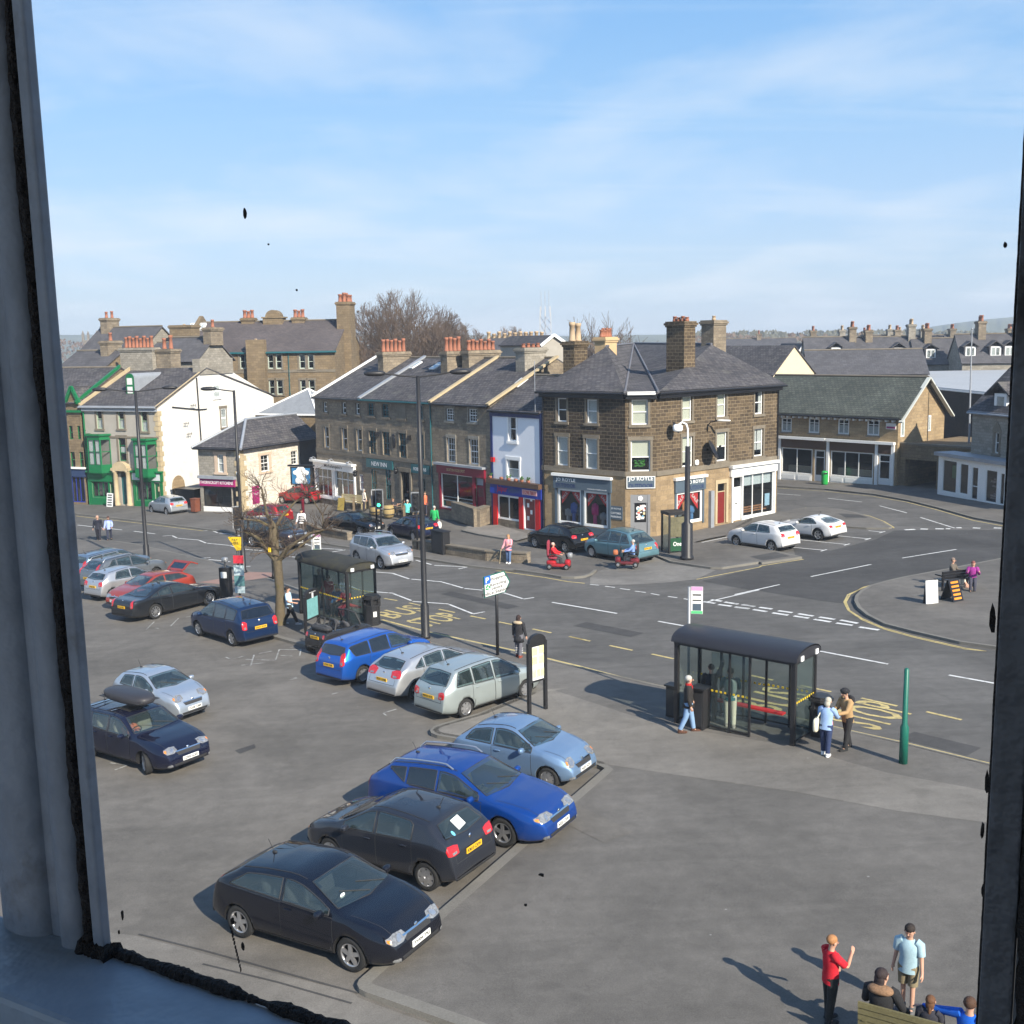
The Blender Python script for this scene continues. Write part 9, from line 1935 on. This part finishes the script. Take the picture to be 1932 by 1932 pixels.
 for i,(a,k)in enumerate(legs):
  sg=1-2*i;an=P0+L(0,.085*sg,-.03)+dv(a)*.42+dv(a-k)*.42;b=MB();b.blob(an+L(.055,.005*sg,-.055),(.14,.052,.045),p=2.6,seg=12,rings=8);b.blob(an+L(-.01,0,0),(.055,.05,.06));loc(b,'shoe',cloth(shoes))
 b=MB();ax=(hd,hs_,hu)
 b.ico(hc+hu*.048-hd*.028,(.098,.089,.096),ax,seg=14,rings=8)
 if hl>=1:b.ico(hc-hd*.062-hu*.04,(.060,.085,.12),ax)
 if hl>=2:b.ico(hc-hd*.075-hu*.15,(.055,.09 if hl<3 else .04,.15),ax)
 loc(b,'hair',pm('hair_%.2f_%.2f_%.2f'%hair,hair,rough=.8,var=.25,scale=20))
 b=MB();b.ico(hc+hd*.094-hu*.005,(.020,.012,.022),ax,seg=8,rings=5)
 for s in(1,-1):b.ico(hc+hs_*s*.084-hu*.0,(.018,.010,.028),ax,seg=8,rings=5)
 loc(b,'nose_and_ears',SKN);b=MB()
 for s in(1,-1):b.ico(hc+hd*.080+hs_*s*.032+hu*.022,(.010,.014,.008),ax,seg=8,rings=5)
 b.box(hc+hd*.080-hu*.050,(.012,.045,.010),ax);loc(b,'eyes_and_mouth',pm('dark_features',(.10,.04,.035),var=0))
 if extra:extra(root,loc,P0,u,hc,hands,J)
 return root,[root.matrix_world@v for v in hands]
WHH=(.42,.41,.38);JEAN=(.09,.15,.28);DK=(.02,.02,.024)
def wbag(label,hand,size,c,name='carrier_bag',D=None):
 t=thing(name,hand,label,'bag');b=MB();h=Vector(hand);X=D or RT;Y=Vector((-X.y,X.x,0)).normalized();b.blob(h-Zv*(size[2]*.62),(size[0]/2,size[1]/2,size[2]/2),(X,Y,Zv),p=3);b.build('sack',pm('bag_%.2f_%.2f'%c[:2],c,rough=.6,var=.15),t);b=MB()
 for s in(-1,1):b.tube([h-Zv*size[2]*.2+X*s*size[0]*.3,h+Zv*.02,h-Zv*size[2]*.2+X*s*size[0]*.1],.012,5)
 b.build('handle',pm('bag_%.2f_%.2f'%c[:2],c),t)
def ex_scarf(root,loc,P0,u,hc,hands,J):b=MB();b.lathe([(.075,-.03),(.09,0),(.075,.05)],J['nb']+Zv*.04,12,cap=False);b.box(J['nb']+Vector((.10,0,-.10)),(.03,.08,.2));loc(b,'scarf',cloth((.45,.02,.02)))
def ex_pack(root,loc,P0,u,hc,hands,J):b=MB();b.blob(J['che']+Vector((-.20,0,-.04)),(.11,.16,.24),p=3.5);loc(b,'rucksack',cloth((.12,.16,.16)))
def ex_tote(root,loc,P0,u,hc,hands,J):b=MB();b.blob(P0+Vector((-.06,.24,-.02)),(.19,.06,.21),p=4);b.tube([P0+Vector((-.14,.22,.15)),J['nb']+Vector((0,.13,-.02)),P0+Vector((.06,.24,.15))],.018,5);loc(b,'shoulder_bag',cloth((.66,.62,.48)))
def ex_cap(root,loc,P0,u,hc,hands,J):b=MB();b.ico(hc+Zv*.06,(.118,.108,.095));b.lathe([(.118,0),(.119,.03)],hc+Zv*.055,16,cap=False);loc(b,'cap',cloth(DK));b=MB();b.blob(J['nb']+Vector((-.13,0,-.0)),(.06,.13,.09));loc(b,'collar',cloth(DK))
def ex_hood(c):
 def f(root,loc,P0,u,hc,hands,J):b=MB();b.blob(J['nb']+Vector((-.08,0,.015)),(.10,.18,.075),p=2.2);loc(b,'fur_hood',pm('fur_%.2f'%c[0],c,rough=1,var=.5,scale=30,fine=80))
 return f
def ex_stripes(hs,c):
 def f(root,loc,P0,u,hc,hands,J):
  b=MB()
  for i in range(4):q=P0+u*(.02+.11*i);b.lathe([(.168,-.025),(.168,.025)],q,16,(Vector((.86,0,0)),Y3*1.08,Zv),cap=False)
  loc(b,'shirt_stripes',cloth(c))
 return f
def ex_leg(root,loc,P0,u,hc,hands,J):
 b=MB()
 for s in(1,-1):
  for k in range(3):b.lathe([(.074,-.02),(.074,.02)],P0+Vector((0,.085*s,-.55-.09*k)),12,cap=False)
 loc(b,'legging_bands',cloth((.5,.5,.5)))
def ex_stick(root,loc,P0,u,hc,hands,J):b=MB();b.tube([(hands[1].x+.04,hands[1].y,hands[1].z+.05),(hands[1].x+.14,hands[1].y-.04,.02)],.014,6);loc(b,'walking_stick',M['quoin'])
person('person with white hair, dark coat, red scarf and jeans walking past the smoked roof shelter',PV(16,268,885),95,1.74,((12,4),(-10,10)),((5,6,20),(-3,6,18)),top=(.022,.020,.019),bot=(.20,.32,.50),coat=.14,shoes=(.09,.04,.025),hair=WHH,extra=ex_scarf)
person('person with grey rucksack, teal jumper and cream trousers reading inside the bus shelter',PV(16,640,835),10,1.80,((3,2),(-5,4)),((25,10,75),(20,10,80)),top=(.02,.11,.13),bot=(.52,.50,.40),shoes=(.3,.28,.25),hair=(.06,.045,.035),nod=12,extra=ex_pack)
person('person in dark clothes raising an arm to the timetable inside the bus shelter',PV(16,470,775),5,1.75,arms=((5,8,20),(115,20,20)),top=(.03,.03,.033),hair=(.05,.035,.03))
person('person with white hair, pale blue jacket and cream shoulder bag beside the bus shelter',PV(16,1490,1092),35,1.62,((5,2),(-5,2)),((20,12,50),(30,10,60)),lean=8,nod=15,top=(.26,.38,.60),bot=(.025,.04,.10),shoes=(.75,.75,.73),hair=(.46,.42,.34),hl=1,extra=ex_tote)
_,hd2=person('person in tan jacket and black cap holding an orange carrier bag',PV(16,1678,1035),-110,1.76,((8,2),(-8,4)),((30,8,55),(25,6,45)),lean=6,nod=12,top=(.36,.23,.11),bot=(.02,.02,.022),shoes=(.02,.02,.02),hair=(.03,.03,.03),extra=ex_cap)
wbag('bright orange carrier bag hanging from the hands of the person in tan',hd2[1],(.36,.22,.52),(.75,.16,.06))
person('person in black parka with fur hood and striped leggings waiting at the kerb',PV(6,1535,1128),25,1.62,((3,2),(-6,3)),((4,8,10),(4,10,8)),top=(.020,.020,.024),coat=.30,bot=(.12,.12,.14),shoes=(.22,.05,.03),hair=(.035,.02,.018),hl=2,extra=lambda*a:(ex_hood((.42,.33,.22))(*a),ex_leg(*a)))
person('person in pink jacket and jeans with a walking stick on the far footway',PV(6,1465,502),205,1.60,((3,2),(-3,2)),((25,10,80),(8,14,20)),top=(.75,.32,.36),coat=.16,bot=JEAN,shoes=(.7,.7,.7),hair=(.35,.20,.09),hl=2,extra=ex_stick)
person('person with dark hair in pale blue T-shirt walking by the bare tree',PV(13,140,1365),92,1.74,((-12,14),(24,6)),((10,4,80),(6,5,70)),lean=-6,top=(.48,.66,.80),sleeve=.5,bot=(.03,.028,.028),shoes=(.5,.5,.5),hair=(.025,.018,.015))
G0_=G(5,203,402);person('person in black jacket and black trousers crossing the road at the left',G0_,165,1.78,((14,4),(-12,8)),((6,12,18),(-10,12,15)),top=(.02,.022,.035),bot=(.02,.02,.03),hair=(.45,.28,.2),group='pair crossing the road')
person('person in blue and white jacket crossing the road at the left',G(5,285,397),170,1.68,((-10,8),(12,4)),((20,14,40),(5,10,20)),top=(.34,.42,.72),bot=(.03,.035,.06),hair=(.06,.03,.025),hl=1,group='pair crossing the road')
_,hd2=person('person with white hair in green jumper walking away by the navy hatchback',PV(14,1655,925),15,1.75,((10,4),(-10,8)),((8,10,15),(-8,10,15)),top=(.02,.36,.10),bot=(.03,.035,.04),hair=WHH);wbag('white carrier bag held by the person in the green jumper',hd2[1],(.3,.18,.45),(.72,.72,.70))
person('person in black and white striped shirt seen right of the bare tree',PV(12,1520,1165),185,1.78,arms=((6,12,20),(6,12,20)),top=(.72,.70,.70),bot=(.10,.08,.07),hair=(.03,.02,.02),extra=ex_stripes(0,(.02,.02,.02)))
PB=PV(14,1290,720);SI='people seated before the inn'
person('person in turquoise shirt sitting with back turned before the inn door',PV(14,1290,735),20,1.72,((80,80),(80,80)),((30,10,60),(30,10,60)),lean=5,top=(.12,.58,.52),sleeve=.5,sit=.45,hair=WHH,group=SI);person('person in red top sitting before the inn, right of the turquoise shirt',PV(14,1385,700),-60,1.68,((80,80),(80,80)),((30,10,60),(30,10,60)),top=(.55,.06,.05),sit=.45,hair=(.3,.18,.1),group=SI);person('person in bright orange vest by the inn wall',PV(14,1530,700),200,1.74,top=(.80,.18,.08),bot=(.04,.04,.06),hair=(.1,.07,.05))
person('person with dark hair in black top standing in front of the inn doorway',PV(14,1305,660),190,1.72,top=(.03,.03,.03),hair=(.04,.03,.025));person('person with bare arms lounging on the low seat left of the inn door',PV(14,1130,690),110,1.7,((75,60),(70,60)),((40,30,60),(40,30,60)),lean=-18,top=(.03,.03,.035),sleeve=.5,sit=.4,hair=(.1,.06,.03),group=SI);person('person in cream coat standing by the barrels before the inn',PV(14,715,635),60,1.66,top=(.62,.54,.46),coat=.22,bot=(.05,.04,.05),hair=(.3,.3,.29),hl=1);person('person in brown jacket standing behind the cream coat before the inn',PV(14,790,590),210,1.72,top=(.26,.14,.05),bot=(.16,.12,.03),hair=(.2,.1,.04),hl=1)
LSH='people waiting in the mossy bus shelter'
person('person in red jacket standing in the mossy bus shelter',PV(13,790,1150),200,1.68,((2,2),(-2,2)),((15,14,40),(15,14,40)),top=(.48,.025,.04),bot=(.40,.22,.24),hair=(.04,.03,.03),group=LSH);person('person in dark coat standing at the back of the mossy bus shelter',PV(13,640,1050),170,1.76,top=(.03,.03,.032),coat=.2,hair=(.05,.04,.035),group=LSH);person('person in blue top sitting in the mossy bus shelter',PV(13,935,1200),200,1.62,((80,80),(78,78)),top=(.04,.12,.30),bot=(.02,.02,.025),sit=.5,hair=(.5,.4,.25),hl=1,group=LSH);person('person in dark red coat sitting at the right of the mossy bus shelter',PV(13,1080,1225),205,1.62,((80,80),(78,78)),((30,10,60),(30,10,60)),top=(.30,.02,.03),bot=(.30,.03,.05),sit=.5,hair=(.25,.16,.1),hl=1,group=LSH)
b1=G(10,1000,1230,h=KH);BO=Vector((0,0,0))
person('person with short fair hair in red polo shirt standing left of the bench',PV(10,632,1185),75,1.52,((2,1),(-3,3)),((12,6,30),(42,8,118)),nod=10,yaw=-8,top=(.50,.012,.025),sleeve=.5,bot=(.016,.018,.018),shoes=(.015,.015,.02),hair=(.36,.17,.07))
person('person with short dark hair in pale blue polo shirt and khaki shorts',PV(10,1150,1115),215,1.55,((3,2),(-3,2)),((4,8,14),(-6,9,12)),nod=14,top=(.32,.46,.52),sleeve=.5,bot=(.22,.18,.11),short=True,shoes=(.1,.1,.1),hair=(.025,.018,.014))
A_=G(10,825,1085,h=KH+.80);B_=G(10,1290,1200,h=KH+.80);Dn=(B_-A_);Dn.z=0;Dn.normalize();back=Vector((Dn.y,-Dn.x,0));zb0=lambda q:Vector((q.x,q.y,gz(q.x,q.y)+KH));azB=math.degrees(math.atan2(-Dn.x,-Dn.y));azF=math.degrees(math.atan2(-back.x,-back.y));LB=2.5
bench('weathered dark wooden bench seen from behind at the bottom right',zb0(A_+Dn*LB/2-back*.26),azB,LB,pm('mossy_wood',(.13,.115,.055),var=.35),True).scale=(1,1,.86)
sp=lambda u_,f_=.12:zb0(A_+Dn*u_-back*f_)
person('person with long dark hair and brown fur hood sitting on the bench, back turned',sp(.30,.22),azF,1.78,((82,80),(80,80)),((20,12,50),(10,22,40)),yaw=-30,top=(.016,.016,.018),bot=(.03,.03,.04),sit=.50,hair=(.028,.020,.018),hl=2,extra=ex_hood((.22,.13,.075)))
person('small person with brown ponytail sitting on the middle of the bench',sp(1.02,.22),azF,1.34,((82,80),(80,80)),top=(.03,.03,.04),sit=.46,hair=(.12,.055,.025),hl=3)
person('person in bright blue jacket resting an arm along the bench back',sp(1.60,.20),azF+14,1.70,((82,80),(80,80)),((8,74,4),(20,10,40)),lean=-6,yaw=10,top=(.006,.10,.50),bot=(.03,.03,.04),sit=.46,hair=(.07,.035,.02))
person('person in brown jacket and long cream skirt sitting on the island bench',PV(8,1450,290),130,1.66,((75,40),(78,45)),((30,10,60),(30,10,60)),top=(.12,.10,.08),bot=(.58,.56,.48),skirt=.6,sit=.46,hair=(.2,.15,.12),shoes=(.5,.3,.22));person('person in purple top sitting at the far end of the island bench',PV(8,1585,315),200,1.62,((70,70),(75,75)),((30,14,90),(30,14,90)),top=(.28,.03,.22),bot=(.05,.05,.07),sit=.48,hair=(.2,.07,.06),hl=1)
vr=[o for o in bpy.data.objects if o.get('label','').startswith('dark navy estate')][0];mw=vr.matrix_world
pt_=mw@Vector((.12,-.37,.18));person('person in orange top driving the dark navy roof box car',pt_,127,1.62,((80,40),(80,45)),((45,10,40),(45,10,40)),lean=-14,top=(.75,.20,.10),sleeve=.5,bot=(.2,.2,.22),sit=.36,hair=(.2,.1,.05),hl=1)
def scooter(label,p,az,c,basket,tall):
 t=thing('mobility_scooter',p,label,'mobility scooter','mobility scooters',rz=R(90-az));B_=lambda b,nm,mt,bv=0:b.build(nm,mt,t,local=True,bevel=bv);pc=paint('scooter_%.2f'%c[0],c[:3],c[3],c[4])
 b=MB();b.blob((0,0,.22),(.52,.26,.09),p=4);b.blob((-.34,0,.34),(.26,.25,.14),p=3.5);b.blob((.52,0,.34),(.16,.22,.20),p=3);B_(b,'body',pc)
 for x in(-.40,.50):
  for s in(1,-1):
   b=MB();b.lathe([(.07,-.05),(.14,-.05),(.15,0),(.14,.05),(.07,.05)],(x,.27*s,.15),16,(X3,Zv,Y3*s),cap=True);w_=B_(b,'wheel',M['tyre']);q_=MB();q_.lathe([(.08,.052),(.03,.062),(.001,.062)],(x,.27*s,.15),10,(X3,Zv,Y3*s),cap=False);q_.build('hub',M['rim'],w_,local=True)
 b=MB();b.box((-.28,0,.50),(.08,.08,.25));b.blob((-.25,0,.60),(.25,.25,.07),p=4);b.blob((-.50,0,.95+tall),(.07,.24,.36+tall),p=3.5);B_(b,'seat',M['trim']if not tall else cloth((.25,.03,.05)))
 b=MB();b.bar((.52,0,.45),(.36,0,.98),.07,.07);b.tube([(.36,-.26,1.0),(.33,0,1.02),(.36,.26,1.0)],.02,6);B_(b,'tiller',BLK);b=MB();b.blob((.64,0,.75),(.13,.18,.13),p=4);B_(b,'basket',basket)
 for s in(1,-1):b=MB();b.box((-.22,.28*s,.80),(.34,.06,.05));B_(b,'armrest',M['trim'])
 return t
ST=((75,70),(75,70));SA=((40,10,35),(40,10,35));P1=PV(6,1795,540);P2_=PV(7,930,462)
scooter('red mobility scooter with tall backrest and grey front basket, heading right',P1,105,(.40,.015,.02,.2,.35),GAL,.10);person('person in red jacket riding the red mobility scooter',P1-azv(105)*.26,105,1.60,ST,SA,top=(.65,.02,.03),bot=(.03,.03,.035),sit=.60,hair=(.6,.42,.34));scooter('maroon mobility scooter with orange brown basket, heading left',P2_,-80,(.14,.015,.02,.2,.35),pm('wicker_orange',(.42,.14,.06),var=.2),0);person('person with white hair in blue shirt riding the maroon mobility scooter',P2_-azv(-80)*.26,-80,1.68,ST,SA,top=(.20,.32,.62),bot=(.03,.03,.04),sit=.60,hair=WHH)
#  the window we look through: old painted sash in the room's wall
WA=119.0;WD=azv(WA);WN=Vector((-WD.y,WD.x,0))
DW=.34
FWn=Fac((WN*DW),WA)
def wu(z,x,y):
 return FWn.uz(z,x,y)
ug0,zg0=wu(0,213,1780);ug1,_=wu(0,1895,1300);zt_=zg0+1.45
GP=pm('grey_window_paint',(.225,.25,.29),rough=.5,var=.2,scale=9,fine=60,bump=.15,dirt=((.10,.09,.085),14.0,.60,.72,.7));PUT=pm('old_black_putty',(.018,.015,.014),rough=.85,var=.5,scale=40,fine=160,bump=.8);GPB=pm('blue_grey_sill_paint',(.22,.275,.34),rough=.42,var=.14,scale=6,fine=50,bump=.12,dirt=((.10,.10,.10),9.0,.62,.72,.6))
WH=Vector((FWn.pt(ug0,zg0).x,FWn.pt(ug0,zg0).y,zg0))
tw=thing('sash_window',FWn.pt((ug0+ug1)/2,zg0-.2),'old grey painted sash window frame with crumbling black putty, close to the camera','window frame')
def wb(b,u0,u1,z0,z1,o0,o1):fbox(b,FWn,u0,u1,z0,z1,o0,o1)
rs=random.Random(21)
def rough(name,line,rad,mt,n,jit=.35):
 """crumbling strip of putty along a line of (u, z, inwards)"""
 b=MB();(a,za,oa),(c,zc,oc)=line;pts=[];rr=[];w1=0
 for i in range(n+1):
  f=i/n;w1=w1*.9+rs.uniform(-1,1)*.16;pts.append(FWn.pt(a+(c-a)*f+w1*rad*jit,za+(zc-za)*f,oa+(oc-oa)*f));rr.append(rad*max(.35,.9+w1*.9+rs.uniform(-.05,.05)))
 b.tube(pts,rr,8);return b.build(name,mt,tw)
ux=lambda x,y=1700:wu(0,x,y)[0]
U=[ux(x)for x in(18,100,124,166,187,206)]
dU=ug0-U[5];U=[u+dU for u in U]
b=MB();wb(b,U[4],ug0,zg0,zt_,.0005,.006);b.build('glazing_bead',GP,tw,bevel=.0012)
def mould(b,u0,u1,o,z0,z1,k=.55):
 n=10;c=(u0+u1)/2;r=(u1-u0)/2;V=[FWn.pt(c-r*math.cos(math.pi*i/n),z_,o+r*k*math.sin(math.pi*i/n))for z_ in(z0,z1)for i in range(n+1)]
 b.add(V,[(i,i+1,n+2+i,n+1+i)for i in range(n)],0,True)
b=MB();wb(b,U[0]-.004,U[4]-.0002,zg0-.03,zt_,.0002,.002);mould(b,U[2],U[3],.002,zg0-.004,zt_,.8);mould(b,U[0],U[1],.002,zg0-.02,zt_,.5);b.build('left_stile',GP,tw)
rough('putty',(((U[3]+U[4])/2,zg0,.003),((U[3]+U[4])/2,zt_,.003)),(U[4]-U[3])*.55,PUT,500)
rough('putty',((U[4],zg0-.0025,.002),(ug1+.01,zg0-.0025,.003)),.0034,PUT,260,.45);rough('putty',((U[3],zg0-.003,.004),(ug0+.004,zg0-.003,.004)),.006,PUT,14)
b=MB();wb(b,U[0]-.35,ug1+.1,zg0-.060,zg0-.004,.0002,.050);b.build('bottom_rail',GPB,tw,bevel=.003)
b=MB();wb(b,U[0]-.6,ug1+.4,zg0-.110,zg0-.0605,-.025,.16);b.build('sill',GPB,tw,bevel=.004)
GPD=pm('dark_frame_paint',(.075,.08,.09),rough=.6,var=.35,scale=18,fine=90,bump=.3,dirt=((.02,.018,.016),16.0,.52,.62,.9))
b=MB();wb(b,ug1,ug1+.009,zg0,zt_,.0005,.007);b.build('glazing_bead',GPD,tw,bevel=.001);b=MB();wb(b,ug1+.0092,ug1+.12,zg0-.045,zt_,.0002,.004);mould(b,ug1+.022,ug1+.045,.004,zg0-.004,zt_,.6);mould(b,ug1+.05,ug1+.1,.004,zg0-.004,zt_,.5);b.build('right_stile',GP,tw)
rough('putty',((ug1+.0145,zg0,.005),(ug1+.0145,zt_,.005)),.0060,PUT,500);rough('putty',((ug1+.0,zg0,.001),(ug1+.0,zt_,.001)),.0012,PUT,500,1.0)
b=MB();wb(b,U[0]-.1,ug1+.12,zt_,zt_+.08,-.015,.045);b.build('top_rail',GP,tw)
wg_=bpy.data.materials.new('window_pane_glass');wg_.use_nodes=True;t=wg_.node_tree;t.nodes.clear();tr=N(t,'ShaderNodeBsdfTransparent');tr.inputs[0].default_value=(.985,.99,.99,1);o_=N(t,'ShaderNodeOutputMaterial');gl=N(t,'ShaderNodeBsdfGlossy');gl.inputs['Roughness'].default_value=0;fr=fres(t,1.12);mx=N(t,'ShaderNodeMixShader');LK(t,fr,0,mx,0);LK(t,tr,0,mx,1);LK(t,gl,0,mx,2);LK(t,mx,0,o_,0)
b=MB();b.poly([FWn.pt(ug0-.02,zg0-.01),FWn.pt(ug1+.01,zg0-.01),FWn.pt(ug1+.01,zt_),FWn.pt(ug0-.02,zt_)]);gp=b.build('pane',wg_,tw)
b=MB()
def speck(x,y,w_,h_,k=1.0):
 u,z_=wu(0,x,y);s=DW/2108*1.15;n=7;pts=[]
 for i in range(n):a=6.283*i/n;r=rs.uniform(.7,1.2);pts.append(FWn.pt(u+math.cos(a)*w_*s*r*.5,z_+math.sin(a)*h_*s*r*.5,+.0008))
 b.prism(pts,FWn.n*.0006)
for q in((478,407,8,22),(522,466,3,4),(575,553,3,5),(1028,1660,13,6),(998,1716,6,5),(1886,1190,10,48),(1872,1500,7,44),(1862,1590,7,28),(1862,1700,6,20),(1918,488,7,10),(462,1786,9,22),(443,1740,10,22),(235,1725,8,26),(228,1757,5,10)):speck(*q)
for i in range(12):f=i/11;speck(440+18*f,1752+78*f,5-3*f,11)
b.build('paint_specks',PUT,gp)
rm=thing('room_wall',FWn.pt(0,0),'stone building wall that holds the window at the camera','building');WS=M['schoolstone']
b=MB();zf_=-.6;zc_=14.0;u0,u1=ug0-.45,ug1+.12
b=MB();o0,o1=-.03,.12
fbox(b,FWn,u0-4,u0,zf_,zc_,o0,o1);fbox(b,FWn,u1,u1+4,zf_,zc_,o0,o1);fbox(b,FWn,u0,u1,zf_,zg0-.111,o0,o1);fbox(b,FWn,u0,u1,zt_+.081,zc_,o0,o1);b.build('wall',WS,rm)
b=MB();PL=pm('dim_room_plaster',(.62,.60,.56),rough=.9,var=.1);zz0,zz1=zg0-.95,zt_+.6
c8=[FWn.pt(u,z_,o)for o in(.125,4.2)for z_ in(zz0,zz1)for u in(u0-2.4,u1+2.4)]
b.add(c8,[(0,1,5,4),(2,6,7,3),(1,3,7,5)]);b.build('room_lining',PL,rm)
pr_=FWn.pt(*wu(0,1895,1300));ml_=WM[tw.name].inverted()@Matrix.Translation(pr_)@Matrix.Rotation(R(-.72),4,FWn.n)@Matrix.Translation(-pr_)@WM[tw.name]
for o in tw.children:
 if o.name in('glazing_bead.001','right_stile')or(o.name.startswith('putty')and sum((WM[tw.name]@v.co-FWn.P).dot(FWn.D)for v in o.data.vertices)/len(o.data.vertices)>ug1-.05):o.data.transform(ml_)
pv_=FWn.pt(ug0,zg0);mr_=Matrix.Translation(pv_)@Matrix.Rotation(R(.55),4,FWn.n)@Matrix.Translation(-pv_);tw.matrix_world=mr_@WM[tw.name]
bpy.context.view_layer.update()
